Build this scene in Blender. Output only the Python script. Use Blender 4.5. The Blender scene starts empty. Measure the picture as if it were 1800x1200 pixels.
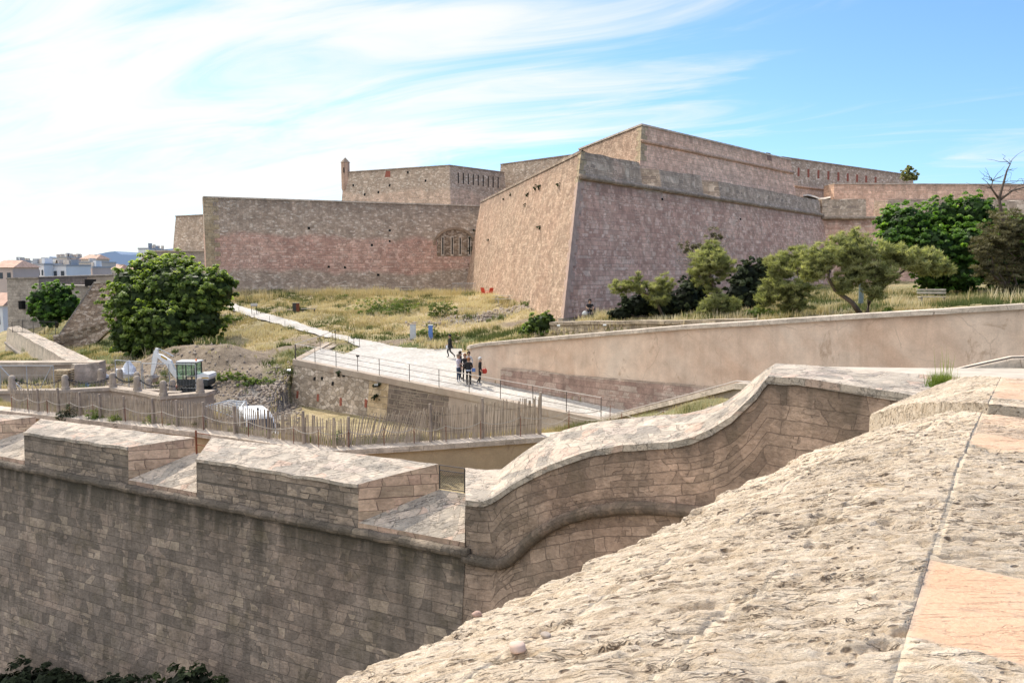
import bpy, bmesh, math, random
import numpy as np
from mathutils import Vector, Matrix
random.seed(7); rng = np.random.default_rng(7)
scene = bpy.context.scene
col = scene.collection
R = math.radians
V = Vector

# ------------------------------------------------------------------ camera
F = 1400.0; HOR = 470.0
PITCH = math.atan((600 - HOR) / F)
cam_d = bpy.data.cameras.new('camera'); cam = bpy.data.objects.new('camera', cam_d); col.objects.link(cam)
cam_d.lens = 28.0; cam_d.sensor_width = 36.0; cam_d.clip_start = 0.05; cam_d.clip_end = 30000
cam.location = (0, 0, 0); cam.rotation_euler = (R(90) - PITCH, 0, 0)
scene.camera = cam
_F = V((0, math.cos(PITCH), -math.sin(PITCH))); _U = V((0, math.sin(PITCH), math.cos(PITCH)))
def ray(px, py):
    return V((1, 0, 0)) * ((px - 900) / F) + _U * ((600 - py) / F) + _F
def PD(px, py, d):            # survey: point seen at (px,py) at forward distance d
    r = ray(px, py); return r * (d / r.y)
def PZ(px, py, z):            # ... at height z
    r = ray(px, py); return r * (z / r.z)
def PV(px, py, A, B):         # ... on the vertical plane through plan points A,B
    r = ray(px, py); n = V((-(B[1] - A[1]), B[0] - A[0], 0))
    return r * (n.dot(V((A[0], A[1], 0))) / n.dot(r))
def PP(px, py, a, b, c):      # ... on the plane abc
    r = ray(px, py); n = (b - a).cross(c - a); return r * (n.dot(a) / n.dot(r))

# ------------------------------------------------------------------ noise in numpy
def _hash(ix, iy, s):
    h = (ix * 374761393 + iy * 668265263 + s * 1442695041) & 0xFFFFFFFF
    h = ((h ^ (h >> 13)) * 1274126177) & 0xFFFFFFFF
    return ((h ^ (h >> 16)) & 0xFFFFFF) / float(0xFFFFFF)
def vnoise(x, y, s=0):
    x = np.asarray(x, float); y = np.asarray(y, float)
    ix = np.floor(x).astype(np.int64); iy = np.floor(y).astype(np.int64)
    fx = x - ix; fy = y - iy
    fx = fx * fx * (3 - 2 * fx); fy = fy * fy * (3 - 2 * fy)
    a = _hash(ix, iy, s); b = _hash(ix + 1, iy, s); c = _hash(ix, iy + 1, s); d = _hash(ix + 1, iy + 1, s)
    return (a * (1 - fx) + b * fx) * (1 - fy) + (c * (1 - fx) + d * fx) * fy
def fbm(x, y, o=4, s=0):
    t = 0; amp = .5
    for k in range(o):
        t = t + amp * vnoise(np.asarray(x) * 2 ** k, np.asarray(y) * 2 ** k, s + k); amp *= .5
    return t / (1 - .5 ** o)
def inpoly(x, y, poly):
    x = np.asarray(x, float); y = np.asarray(y, float); c = np.zeros(x.shape, bool); n = len(poly)
    for i in range(n):
        x1, y1 = poly[i][0], poly[i][1]; x2, y2 = poly[i - 1][0], poly[i - 1][1]
        if y1 == y2: continue
        m = ((y1 > y) != (y2 > y)) & (x < (x2 - x1) * (y - y1) / (y2 - y1) + x1); c ^= m
    return c

# ------------------------------------------------------------------ tagging
def tag(o, label=None, cat=None, group=None, kind=None):
    if label: o['label'] = label
    if cat: o['category'] = cat
    if group: o['group'] = group
    if kind: o['kind'] = kind
    return o
def empty(name, loc, rz=0, **k):
    o = bpy.data.objects.new(name, None); col.objects.link(o); o.location = loc; o.rotation_euler = (0, 0, rz)
    o.empty_display_size = .2
    return tag(o, **k)
def copy_tree(o, parent=None):
    c = o.copy(); col.objects.link(c)
    if parent is not None: c.parent = parent
    for ch in [q for q in bpy.data.objects if q.parent == o]: copy_tree(ch, c)
    return c

# ------------------------------------------------------------------ mesh builder
class MB:
    def __init__(s): s.v = []; s.f = []; s.uv = []; s.aux = []; s.mi = []
    def face(s, pts, uvs=None, aux=None, mi=0):
        i = len(s.v); s.v += [tuple(p) for p in pts]; s.f.append(tuple(range(i, i + len(pts))))
        if uvs is None:
            p0 = V(pts[0]); n = (V(pts[1]) - p0).cross(V(pts[2]) - p0)
            if n.length > 0: n.normalize()
            if abs(n.z) > .7: uvs = [(p[0], p[1]) for p in pts]
            elif abs(n.x) > abs(n.y): uvs = [(p[1], p[2]) for p in pts]
            else: uvs = [(p[0], p[2]) for p in pts]
        if aux is None:
            zt = max(p[2] for p in pts); aux = [(0, zt - p[2]) for p in pts]
        s.uv += list(uvs); s.aux += list(aux); s.mi.append(mi)
    def box(s, c, size, rz=0, mi=0, rx=0, taper=1.0, bev=0.0):
        M = Matrix.Translation(V(c)) @ Matrix.Rotation(rz, 4, 'Z') @ Matrix.Rotation(rx, 4, 'X')
        x, y, z = size[0] / 2, size[1] / 2, size[2] / 2; t = taper
        P = [(-x, -y, -z), (x, -y, -z), (x, y, -z), (-x, y, -z), (-x * t, -y * t, z), (x * t, -y * t, z), (x * t, y * t, z), (-x * t, y * t, z)]
        s.hexa([M @ V(p) for p in P], mi)
    def hexa(s, P, mi=0, mtop=None):
        for q, f in enumerate(((0, 1, 5, 4), (1, 2, 6, 5), (2, 3, 7, 6), (3, 0, 4, 7), (4, 5, 6, 7), (3, 2, 1, 0))):
            s.face([P[i] for i in f], mi=(mtop if (q == 4 and mtop is not None) else mi))
    def prism(s, poly, z0, z1, mi=0, mtop=None):
        n = len(poly)
        for i in range(n):
            a, b = poly[i], poly[(i + 1) % n]
            s.face([(a[0], a[1], z0), (b[0], b[1], z0), (b[0], b[1], z1), (a[0], a[1], z1)], mi=mi)
        s.face([(p[0], p[1], z1) for p in poly], mi=mi if mtop is None else mtop)
        s.face([(p[0], p[1], z0) for p in reversed(poly)], mi=mi)
    def extrude_profile(s, prof, y0, y1, M=Matrix.Identity(4), mi=0):     # prof in (x,z), extruded along y
        n = len(prof)
        A = [M @ V((p[0], y0, p[1])) for p in prof]; B = [M @ V((p[0], y1, p[1])) for p in prof]
        for i in range(n):
            j = (i + 1) % n; s.face([A[i], A[j], B[j], B[i]], mi=mi)
        s.face(list(reversed(A)), mi=mi); s.face(B, mi=mi)
    def tube(s, path, r, n=6, mi=0, caps=True):
        path = [V(p) for p in path]; k = len(path)
        rs = r if isinstance(r, (list, tuple)) else [r] * k
        rings = []; L = 0; Ls = []
        for i, p in enumerate(path):
            t = (path[min(i + 1, k - 1)] - path[max(i - 1, 0)]); t.normalize()
            up = V((0, 0, 1)) if abs(t.z) < .9 else V((1, 0, 0))
            a = t.cross(up).normalized(); b = a.cross(t).normalized()
            rings.append([p + (a * math.cos(2 * math.pi * q / n) + b * math.sin(2 * math.pi * q / n)) * rs[i] for q in range(n)])
            if i: L += (p - path[i - 1]).length
            Ls.append(L)
        for i in range(k - 1):
            for q in range(n):
                w = (q + 1) % n; rr = rs[i] * 2 * math.pi / n
                s.face([rings[i][q], rings[i][w], rings[i + 1][w], rings[i + 1][q]],
                       uvs=[(Ls[i], q * rr), (Ls[i], (q + 1) * rr), (Ls[i + 1], (q + 1) * rr), (Ls[i + 1], q * rr)], mi=mi)
        if caps:
            s.face(list(reversed(rings[0])), mi=mi); s.face(rings[-1], mi=mi)
    def loft(s, secs, mis=None, closed=False, vmode='z', caps=True, u0=0.0):
        n = len(secs[0]); us = [u0]
        for i in range(1, len(secs)):
            a, b = V(secs[i - 1][0]), V(secs[i][0]); us.append(us[-1] + math.hypot(b.x - a.x, b.y - a.y))
        cum = []
        for sec in secs:
            c = [0.0]
            for j in range(1, n + 1): c.append(c[-1] + (V(sec[j % n]) - V(sec[j - 1])).length)
            cum.append(c)
        m = n if closed else n - 1
        tops = [max(p[2] for p in sec) for sec in secs]
        for i in range(len(secs) - 1):
            for j in range(m):
                k = (j + 1) % n
                P = [secs[i][j], secs[i + 1][j], secs[i + 1][k], secs[i][k]]
                steep = abs(P[3][2] - P[0][2]) > .6 * (V(P[3]) - V(P[0])).length
                def vv(ii, jj, cj):
                    if steep: return secs[ii][jj][2] if vmode == 'z' else secs[ii][jj][2] - tops[ii]
                    return cum[ii][cj]
                uvs = [(us[i], vv(i, j, j)), (us[i + 1], vv(i + 1, j, j)), (us[i + 1], vv(i + 1, k, j + 1)), (us[i], vv(i, k, j + 1))]
                aux = [(0, tops[i] - P[0][2]), (0, tops[i + 1] - P[1][2]), (0, tops[i + 1] - P[2][2]), (0, tops[i] - P[3][2])]
                s.face(P, uvs, aux, mi=(mis[j] if mis else 0))
        if caps:
            s.face(list(secs[0]), mi=mis[0] if mis else 0); s.face(list(reversed(secs[-1])), mi=mis[0] if mis else 0)
    def build(s, name, mats, parent=None, smooth=False, local=False, merge=True, **k):
        if not isinstance(mats, (list, tuple)): mats = [mats]
        me = bpy.data.meshes.new(name); ob = bpy.data.objects.new(name, me); col.objects.link(ob)
        A = np.array(s.v, float)
        if parent is None and not local:
            o = V(((A[:, 0].min() + A[:, 0].max()) / 2, (A[:, 1].min() + A[:, 1].max()) / 2, A[:, 2].min()))
            A = A - np.array(o); ob.location = o
        elif parent is not None:
            ob.parent = parent
            if not local:
                o = V((0, 0, 0)); q = parent
                while q is not None: o += q.location; q = q.parent
                ob.location = -o
        me.from_pydata(A.tolist(), [], s.f)
        uvl = me.uv_layers.new(name='UVMap'); uvl.data.foreach_set('uv', np.array(s.uv, np.float32).ravel())
        ax = me.uv_layers.new(name='Aux'); ax.data.foreach_set('uv', np.array(s.aux, np.float32).ravel())
        for m in mats: me.materials.append(m)
        me.polygons.foreach_set('material_index', s.mi)
        if merge:
            bm = bmesh.new(); bm.from_mesh(me); bmesh.ops.remove_doubles(bm, verts=bm.verts, dist=.0008)
            bmesh.ops.recalc_face_normals(bm, faces=bm.faces); bm.to_mesh(me); bm.free()
        if smooth: me.polygons.foreach_set('use_smooth', [True] * len(me.polygons))
        me.update()
        return tag(ob, **k)

def np_obj(name, verts, faces, mat, parent=None, colr=None, smooth=False, loc=(0, 0, 0), uv=None, **k):
    """verts (N,3), faces (M,q) equal-sized polygons; colr (N,3|4) point colour attribute 'tint'"""
    me = bpy.data.meshes.new(name); N = len(verts); M, q = faces.shape
    me.vertices.add(N); me.vertices.foreach_set('co', np.ascontiguousarray(verts - np.array(loc), dtype=np.float32).ravel())
    me.loops.add(M * q); me.loops.foreach_set('vertex_index', faces.astype(np.int32).ravel())
    me.polygons.add(M); me.polygons.foreach_set('loop_start', np.arange(0, M * q, q, dtype=np.int32))
    me.update(calc_edges=True)
    if uv is not None:
        l = me.uv_layers.new(name='UVMap'); l.data.foreach_set('uv', uv[faces.ravel()].astype(np.float32).ravel())
    if colr is not None:
        c = np.ones((N, 4), np.float32); c[:, :colr.shape[1]] = colr
        a = me.color_attributes.new('tint', 'FLOAT_COLOR', 'POINT'); a.data.foreach_set('color', c.ravel())
    me.materials.append(mat)
    if smooth: me.polygons.foreach_set('use_smooth', np.ones(M, bool))
    ob = bpy.data.objects.new(name, me); col.objects.link(ob)
    if parent is not None:
        ob.parent = parent; o = V((0, 0, 0)); p = parent
        while p is not None: o += p.location; p = p.parent
        ob.location = V(loc) - o
    else: ob.location = loc
    me.validate()
    return tag(ob, **k)

# ------------------------------------------------------------------ materials
class NT:
    def __init__(s, name):
        s.m = bpy.data.materials.new(name); s.m.use_nodes = True; s.t = s.m.node_tree
        s.N = s.t.nodes; s.L = s.t.links
        s.b = s.N['Principled BSDF']; s.out = s.N['Material Output']
        s.b.inputs['Roughness'].default_value = .9; s.b.inputs['Specular IOR Level'].default_value = .25
    def put(s, sock, v):
        if hasattr(v, 'is_output') or isinstance(v, bpy.types.NodeSocket): s.L.new(v, sock)
        elif v is not None:
            if isinstance(v, (tuple, list)) and len(v) == 3 and sock.type == 'RGBA': v = (*v, 1)
            sock.default_value = v
    def n(s, typ, ins=None, **props):
        nd = s.N.new(typ)
        for k, v in props.items(): setattr(nd, k, v)
        for k, v in (ins or {}).items(): s.put(nd.inputs[k], v)
        return nd
    def math(s, op, a, b=None, c=None, clamp=False):
        nd = s.n('ShaderNodeMath', operation=op, use_clamp=clamp); s.put(nd.inputs[0], a)
        if b is not None: s.put(nd.inputs[1], b)
        if c is not None: s.put(nd.inputs[2], c)
        return nd.outputs[0]
    def mix(s, f, a, b, mode='MIX'):
        nd = s.n('ShaderNodeMix', data_type='RGBA', blend_type=mode, clamp_factor=True)
        s.put(nd.inputs[0], f); s.put(nd.inputs[6], a); s.put(nd.inputs[7], b); return nd.outputs[2]
    def ramp(s, fac, stops, interp='LINEAR'):
        nd = s.n('ShaderNodeValToRGB'); s.put(nd.inputs[0], fac); cr = nd.color_ramp; cr.interpolation = interp
        while len(cr.elements) < len(stops): cr.elements.new(.5)
        for e, (p, c) in zip(cr.elements, stops):
            e.position = p; e.color = (*c, 1) if isinstance(c, (tuple, list)) else (c, c, c, 1)
        return nd.outputs[0]
    def pos(s): return s.n('ShaderNodeNewGeometry').outputs['Position']
    def scalev(s, v, sc):
        nd = s.n('ShaderNodeVectorMath', operation='MULTIPLY'); s.put(nd.inputs[0], v); nd.inputs[1].default_value = sc; return nd.outputs[0]
    def noise(s, vec, scale, detail=4, rough=.55, dist=0.0):
        nd = s.n('ShaderNodeTexNoise', {'Scale': scale, 'Detail': detail, 'Roughness': rough, 'Distortion': dist}); s.put(nd.inputs['Vector'], vec)
        return nd.outputs['Fac']
    def bump(s, h, strength, dist, prev=None):
        nd = s.n('ShaderNodeBump', {'Strength': strength, 'Distance': dist, 'Height': h})
        if prev is not None: s.put(nd.inputs['Normal'], prev)
        return nd.outputs[0]
    def done(s, colr=None, normal=None, rough=None):
        if colr is not None: s.put(s.b.inputs['Base Color'], colr)
        if normal is not None: s.put(s.b.inputs['Normal'], normal)
        if rough is not None: s.put(s.b.inputs['Roughness'], rough)
        return s.m

def uvdist(t, amt, sc):
    uv = t.n('ShaderNodeUVMap', uv_map='UVMap').outputs[0]
    nz = t.n('ShaderNodeTexNoise', {'Scale': sc, 'Detail': 3}); t.put(nz.inputs['Vector'], t.pos())
    sb = t.n('ShaderNodeVectorMath', operation='SUBTRACT'); t.put(sb.inputs[0], nz.outputs['Color']); sb.inputs[1].default_value = (.5, .5, .5)
    ml = t.n('ShaderNodeVectorMath', operation='SCALE'); t.put(ml.inputs[0], sb.outputs[0]); ml.inputs['Scale'].default_value = amt
    ad = t.n('ShaderNodeVectorMath', operation='ADD'); t.put(ad.inputs[0], uv); t.put(ad.inputs[1], ml.outputs[0])
    return ad.outputs[0]
def ashlar(t, uv, bw, bh, mortar):
    sx = t.n('ShaderNodeSeparateXYZ', {'Vector': uv})
    n1 = t.n('ShaderNodeTexNoise', {'Scale': .55 / bh, 'Detail': 1.0}, noise_dimensions='1D'); t.put(n1.inputs['W'], sx.outputs[1])
    v2 = t.math('ADD', sx.outputs[1], t.math('MULTIPLY', t.math('SUBTRACT', n1.outputs['Fac'], .5), bh * 1.5))
    n2 = t.n('ShaderNodeTexNoise', {'Scale': .7 / bw, 'Detail': 1.0}, noise_dimensions='2D'); t.put(n2.inputs['Vector'], t.scalev(uv, (1, .8, 1)))
    u2 = t.math('ADD', sx.outputs[0], t.math('MULTIPLY', t.math('SUBTRACT', n2.outputs['Fac'], .5), bw * 1.2))
    uw = t.n('ShaderNodeCombineXYZ', {0: u2, 1: v2, 2: 0.0}).outputs[0]
    def br(w, h, off):
        b = t.n('ShaderNodeTexBrick', {'Vector': uw, 'Color1': (0, 0, 0, 1), 'Color2': (1, 1, 1, 1), 'Mortar': (.5, .5, .5, 1), 'Scale': 1.0,
            'Mortar Size': mortar, 'Mortar Smooth': .35, 'Bias': 0.0, 'Brick Width': w, 'Row Height': h}, offset=off, offset_frequency=2, squash=.7, squash_frequency=3)
        return b.outputs['Color'], b.outputs['Fac']
    c1, f1 = br(bw, bh, .43); c2, f2 = br(bw * 1.55, bh, .37); c3, f3 = br(bw * .6, bh * .5, .5)
    m = t.ramp(t.noise(t.pos(), .55, 2), [(.50, 0.0), (.505, 1.0)]); m3 = t.ramp(t.noise(t.scalev(t.pos(), (1, 1, 1.0)), .9, 2), [(.57, 0.0), (.575, 1.0)])
    c = t.mix(m, c1, c2); f = t.mix(m, f1, f2); return t.mix(m3, c, c3), t.mix(m3, f, f3)
def rubble(t, uv, bw, bh, joint=.09):
    sc = t.n('ShaderNodeVectorMath', operation='MULTIPLY'); t.put(sc.inputs[0], uv); sc.inputs[1].default_value = (1 / bw, 1 / bh, 1)
    a = t.n('ShaderNodeTexVoronoi', {'Scale': 1.0, 'Randomness': .85}, voronoi_dimensions='2D'); t.put(a.inputs['Vector'], sc.outputs[0])
    e = t.n('ShaderNodeTexVoronoi', {'Scale': 1.0, 'Randomness': .85}, voronoi_dimensions='2D', feature='DISTANCE_TO_EDGE'); t.put(e.inputs['Vector'], sc.outputs[0])
    sep = t.n('ShaderNodeSeparateColor'); t.put(sep.inputs[0], a.outputs['Color'])
    mr = t.n('ShaderNodeMapRange', {'Value': e.outputs['Distance'], 'From Min': 0.0, 'From Max': joint, 'To Min': 1.0, 'To Max': 0.0})
    return sep.outputs[0], mr.outputs[0]

def masonry(name, bw=.6, bh=.3, mortar=.015, pal=None, patch=None, patch_scale=.12, patch_amt=.6, joint=(.12, .10, .09), joint_amt=.8,
            kind='ashlar', bands=None, stain=.5, stain_depth=1.5, stain_col=(.09, .08, .07), fine=14, bump=.6, bdist=.03, distort=.08, dsc=1.3, pit=0.0, streak=.35, joint_bump=.6, moss=0.0, xfade=None, gain=1.08, warm=(1.06, 1.0, .945), soft=0.0):
    t = NT(name); P = t.pos(); uv = uvdist(t, distort, dsc)
    if kind == 'ashlar': val, jf = ashlar(t, uv, bw, bh, mortar)
    elif kind == 'rubble': val, jf = rubble(t, uv, bw, bh)
    else:   # both, by height z band: bands = (z_low, z_high) ashlar between
        v1, j1 = ashlar(t, uv, bw, bh, mortar); v2, j2 = rubble(t, uv, bw * .75, bh * .8)
        z = t.n('ShaderNodeSeparateXYZ', {'Vector': P}).outputs[2]
        nz = t.math('MULTIPLY', t.math('SUBTRACT', t.noise(P, .13, 4), .5), 5.0)
        zz = t.math('ADD', z, nz)
        m = t.math('MULTIPLY', t.n('ShaderNodeMapRange', {'Value': zz, 'From Min': bands[0] - .3, 'From Max': bands[0] + .3}).outputs[0],
                   t.n('ShaderNodeMapRange', {'Value': zz, 'From Min': bands[1] + .4, 'From Max': bands[1] - .4}).outputs[0])
        val = t.mix(m, v2, v1); jf = t.mix(m, j2, j1)
    base = t.ramp(val, pal)
    if patch:
        pf = t.noise(P, patch_scale, 5, .6)
        pc = t.ramp(pf, patch)
        base = t.mix(patch_amt, base, pc)
        base = t.mix(.5, base, t.mix(1.0, t.ramp(val, pal), (1.9, 1.9, 1.9), 'MULTIPLY'), 'MULTIPLY') if False else base
        vv = t.ramp(val, [(0, .80 + .12 * soft), (.5, 1.0), (1, 1.18 - .09 * soft)])
        base = t.mix(.8, base, vv, 'MULTIPLY')
    if kind == 'band':
        grey = t.ramp(v2, [(0, (.33, .26, .20)), (.6, (.43, .345, .27)), (.85, (.49, .41, .33)), (1, (.62, .55, .46))])
        base = t.mix(m, grey, base)
    f1 = t.noise(P, fine, 6, .65); f2 = t.noise(P, fine * .22, 5, .6); f3 = t.noise(P, fine * .06, 4, .6)
    base = t.mix(1.0, base, t.ramp(f1, [(.25, .74 + .14 * soft), (.5, 1.0), (.75, 1.2 - .1 * soft)]), 'MULTIPLY')
    base = t.mix(1.0, base, t.ramp(f2, [(.3, .80 + .1 * soft), (.7, 1.18 - .07 * soft)]), 'MULTIPLY')
    base = t.mix(1.0, base, t.ramp(f3, [(.35, .80), (.65, 1.14)]), 'MULTIPLY')
    # water stains running from the top
    aux = t.n('ShaderNodeSeparateXYZ', {'Vector': t.n('ShaderNodeUVMap', uv_map='Aux').outputs[0]}).outputs[1]
    sv = t.scalev(P, (1.7, 1.7, .16)); sn = t.noise(sv, 1.0, 5, .6)
    edge = t.n('ShaderNodeMapRange', {'Value': aux, 'From Min': 0.0, 'From Max': stain_depth, 'To Min': 1.0, 'To Max': 0.0}).outputs[0]
    sf = t.math('MULTIPLY', t.n('ShaderNodeMapRange', {'Value': t.math('ADD', sn, t.math('MULTIPLY', edge, .3)), 'From Min': .5, 'From Max': .8}).outputs[0], edge)
    if stain: base = t.mix(t.math('MULTIPLY', sf, stain, clamp=True), base, stain_col)
    if streak:
        s2 = t.n('ShaderNodeMapRange', {'Value': t.noise(t.scalev(P, (1.1, 1.1, .1)), 1.3, 6, .65), 'From Min': .52, 'From Max': .75}).outputs[0]
        base = t.mix(t.math('MULTIPLY', s2, streak), base, stain_col)
    if moss:
        ms = t.n('ShaderNodeMapRange', {'Value': t.noise(P, .8, 6, .7), 'From Min': .52, 'From Max': .66}).outputs[0]
        base = t.mix(t.math('MULTIPLY', ms, moss), base, (.10, .085, .035))
    base = t.mix(t.math('MULTIPLY', jf, joint_amt), base, joint)
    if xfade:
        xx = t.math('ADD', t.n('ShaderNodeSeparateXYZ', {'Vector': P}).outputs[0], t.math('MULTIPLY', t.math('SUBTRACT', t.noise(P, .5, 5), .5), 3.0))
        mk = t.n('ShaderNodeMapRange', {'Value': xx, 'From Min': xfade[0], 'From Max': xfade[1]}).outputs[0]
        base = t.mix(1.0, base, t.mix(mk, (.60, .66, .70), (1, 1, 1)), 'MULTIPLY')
    h = t.math('ADD', t.math('MULTIPLY', jf, -joint_bump), t.math('ADD', t.math('MULTIPLY', f1, .8), t.math('MULTIPLY', val, .35)))
    if pit:
        w = t.noise(t.scalev(P, (1, 1, 3.5)), 3.2, 7, .7, .8)
        wr = t.ramp(w, [(.40, 0.0), (.5, 1.0)]); h = t.math('ADD', h, t.math('MULTIPLY', wr, pit))
        base = t.mix(t.math('MULTIPLY', t.math('SUBTRACT', 1.0, wr), min(.75, pit * .6)), base, joint)
    base = t.mix(1.0, base, tuple(c * gain for c in warm), 'MULTIPLY')
    nrm = t.bump(h, bump, bdist)
    return t.done(base, nrm, .92)

PINK = [(0, (.38, .235, .185)), (.35, (.50, .32, .25)), (.6, (.57, .39, .31)), (.85, (.58, .46, .38)), (1, (.66, .56, .47))]
GREY = [(0, (.31, .245, .185)), (.4, (.40, .32, .25)), (.75, (.47, .38, .30)), (1, (.56, .49, .40))]
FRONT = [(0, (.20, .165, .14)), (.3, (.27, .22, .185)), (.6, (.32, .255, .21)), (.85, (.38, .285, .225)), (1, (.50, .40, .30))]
PPATCH = [(.3, (.58, .45, .37)), (.42, (.58, .39, .305)), (.52, (.46, .275, .215)), (.6, (.55, .36, .28)), (.75, (.50, .40, .335))]

M = {}
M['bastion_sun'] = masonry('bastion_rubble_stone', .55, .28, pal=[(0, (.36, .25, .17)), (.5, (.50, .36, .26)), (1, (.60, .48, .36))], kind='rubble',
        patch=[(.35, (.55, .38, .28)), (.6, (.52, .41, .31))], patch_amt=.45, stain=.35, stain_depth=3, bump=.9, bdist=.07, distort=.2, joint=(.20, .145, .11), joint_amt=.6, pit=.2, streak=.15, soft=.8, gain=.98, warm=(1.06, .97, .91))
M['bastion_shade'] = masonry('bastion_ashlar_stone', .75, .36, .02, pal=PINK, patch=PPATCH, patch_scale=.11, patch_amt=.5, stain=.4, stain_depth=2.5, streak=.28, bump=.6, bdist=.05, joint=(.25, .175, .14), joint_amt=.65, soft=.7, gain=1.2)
M['parapet_far'] = masonry('weathered_parapet_stone', .7, .34, .02, pal=GREY, patch=[(.35, (.44, .34, .27)), (.6, (.37, .29, .22)), (.7, (.48, .31, .23))], patch_amt=.5, stain=.45, stain_depth=1.0, streak=.3, bdist=.05, joint_amt=.6, soft=.5, gain=1.2)
M['curtain'] = masonry('curtain_wall_stone', .55, .26, .02, pal=PINK, patch=PPATCH, patch_scale=.09, patch_amt=.5, kind='band', bands=(-.6, 4.2), stain=.5, stain_depth=3.5, streak=.25, bdist=.05, joint_amt=.6, soft=.6, gain=1.18)
M['citadel'] = masonry('citadel_stone', .55, .26, .02, pal=[(0, (.43, .32, .24)), (.5, (.53, .40, .31)), (1, (.60, .50, .40))], kind='band', bands=(9, 14.5),
        patch=[(.35, (.56, .41, .31)), (.6, (.52, .40, .30))], patch_amt=.4, stain=.25, streak=.15, bdist=.05, joint_amt=.6, soft=.7, gain=1.2)
M['cavalier'] = masonry('cavalier_pink_stone', .8, .4, .018, pal=[(0, (.50, .33, .24)), (.5, (.62, .43, .32)), (1, (.68, .51, .39))],
        patch=[(.35, (.64, .46, .35)), (.6, (.57, .38, .28))], patch_scale=.08, patch_amt=.5, stain=.35, stain_depth=2, streak=.18, bdist=.04, joint_amt=.5, soft=.8, gain=1.2)
M['quoin'] = masonry('yellow_quoin_stone', .8, .45, .015, pal=[(0, (.40, .31, .19)), (1, (.50, .41, .28))], stain=.3, streak=.1)
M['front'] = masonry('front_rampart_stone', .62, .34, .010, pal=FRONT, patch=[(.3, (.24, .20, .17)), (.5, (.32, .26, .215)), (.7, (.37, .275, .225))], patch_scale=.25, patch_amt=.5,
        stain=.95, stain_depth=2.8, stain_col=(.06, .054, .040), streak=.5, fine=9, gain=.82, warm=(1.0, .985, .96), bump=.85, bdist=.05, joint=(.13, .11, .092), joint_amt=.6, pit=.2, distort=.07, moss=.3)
M['front_up'] = masonry('merlon_face_stone', .75, .34, .014, pal=FRONT, patch=[(.3, (.28, .235, .19)), (.6, (.38, .30, .24))], patch_scale=.4, patch_amt=.5,
        stain=.7, stain_depth=1.0, stain_col=(.085, .073, .058), streak=.45, fine=9, gain=.9, warm=(1.0, .99, .96), bump=.9, bdist=.06, joint=(.11, .095, .08), pit=.22, distort=.06, moss=.2)
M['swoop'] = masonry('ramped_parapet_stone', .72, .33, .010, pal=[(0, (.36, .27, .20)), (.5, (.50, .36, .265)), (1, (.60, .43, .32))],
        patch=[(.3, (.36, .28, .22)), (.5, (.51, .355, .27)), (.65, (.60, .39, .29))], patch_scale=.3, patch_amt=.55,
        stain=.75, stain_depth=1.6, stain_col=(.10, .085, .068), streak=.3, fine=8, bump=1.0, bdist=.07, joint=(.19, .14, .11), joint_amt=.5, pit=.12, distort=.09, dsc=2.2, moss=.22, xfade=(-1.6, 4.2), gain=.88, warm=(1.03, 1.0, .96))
M['cheek'] = masonry('merlon_cheek_stone', .8, .38, .014, pal=[(0, (.40, .31, .23)), (.5, (.52, .37, .285)), (1, (.60, .46, .34))], stain=.45, stain_depth=.5, streak=.15, fine=9, joint=(.12, .09, .07), pit=.3)
def coping_mat():
    t = NT('rough_coping_slabs'); P = t.pos(); uv = uvdist(t, .05, 2.0); val, jf = ashlar(t, uv, .8, .52, .012)
    base = t.ramp(val, [(0, (.36, .31, .26)), (.2, (.48, .41, .33)), (.45, (.57, .48, .385)), (.75, (.62, .51, .40)), (.90, (.58, .47, .385)), (.96, (.58, .42, .32)), (1, (.60, .45, .35))])
    n1 = t.noise(t.scalev(P, (5, 13, 9)), 1.0, 8, .72, .5); n2 = t.noise(P, 1.2, 5, .6); n3 = t.noise(t.scalev(P, (2.2, 9, 6)), 1.0, 4, .6, .9)
    base = t.mix(1.0, base, t.ramp(n1, [(.3, .62), (.45, .95), (.7, 1.16)]), 'MULTIPLY'); base = t.mix(1.0, base, t.ramp(n2, [(.3, .78), (.7, 1.1)]), 'MULTIPLY')
    gl = t.n('ShaderNodeMapRange', {'Value': t.noise(P, 2.0, 7, .75), 'From Min': .50, 'From Max': .66}).outputs[0]; base = t.mix(t.math('MULTIPLY', gl, .5), base, (.30, .275, .245))
    line = t.n('ShaderNodeMapRange', {'Value': t.math('ABSOLUTE', t.math('SUBTRACT', n3, .5)), 'From Min': .0, 'From Max': .02, 'To Min': 1.0, 'To Max': 0.0}).outputs[0]
    line = t.math('MULTIPLY', line, t.ramp(t.noise(P, 2.0, 4), [(.44, 0.0), (.56, 1.0)])); base = t.mix(t.math('MULTIPLY', line, .7), base, (.13, .10, .08))
    base = t.mix(t.math('MULTIPLY', jf, .55), base, (.24, .19, .145))
    h = t.math('SUBTRACT', t.math('ADD', t.math('MULTIPLY', n1, 1.2), t.math('MULTIPLY', val, .5)), t.math('ADD', t.math('MULTIPLY', jf, .5), t.math('MULTIPLY', line, .6)))
    return t.done(base, t.bump(h, .9, .05), .92)
M['coping'] = coping_mat()
M['coping_far'] = masonry('pale_coping_stone', 1.2, .6, .012, pal=[(0, (.42, .37, .31)), (1, (.54, .48, .41))], stain=.0, streak=.0, bump=.5, joint=(.2, .17, .14))
M['brickwall'] = masonry('garden_wall_stone', .62, .28, .02, pal=[(0, (.30, .25, .20)), (.5, (.42, .36, .28)), (1, (.52, .44, .33))], stain=.3, stain_depth=.3, joint=(.12, .10, .08))
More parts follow.
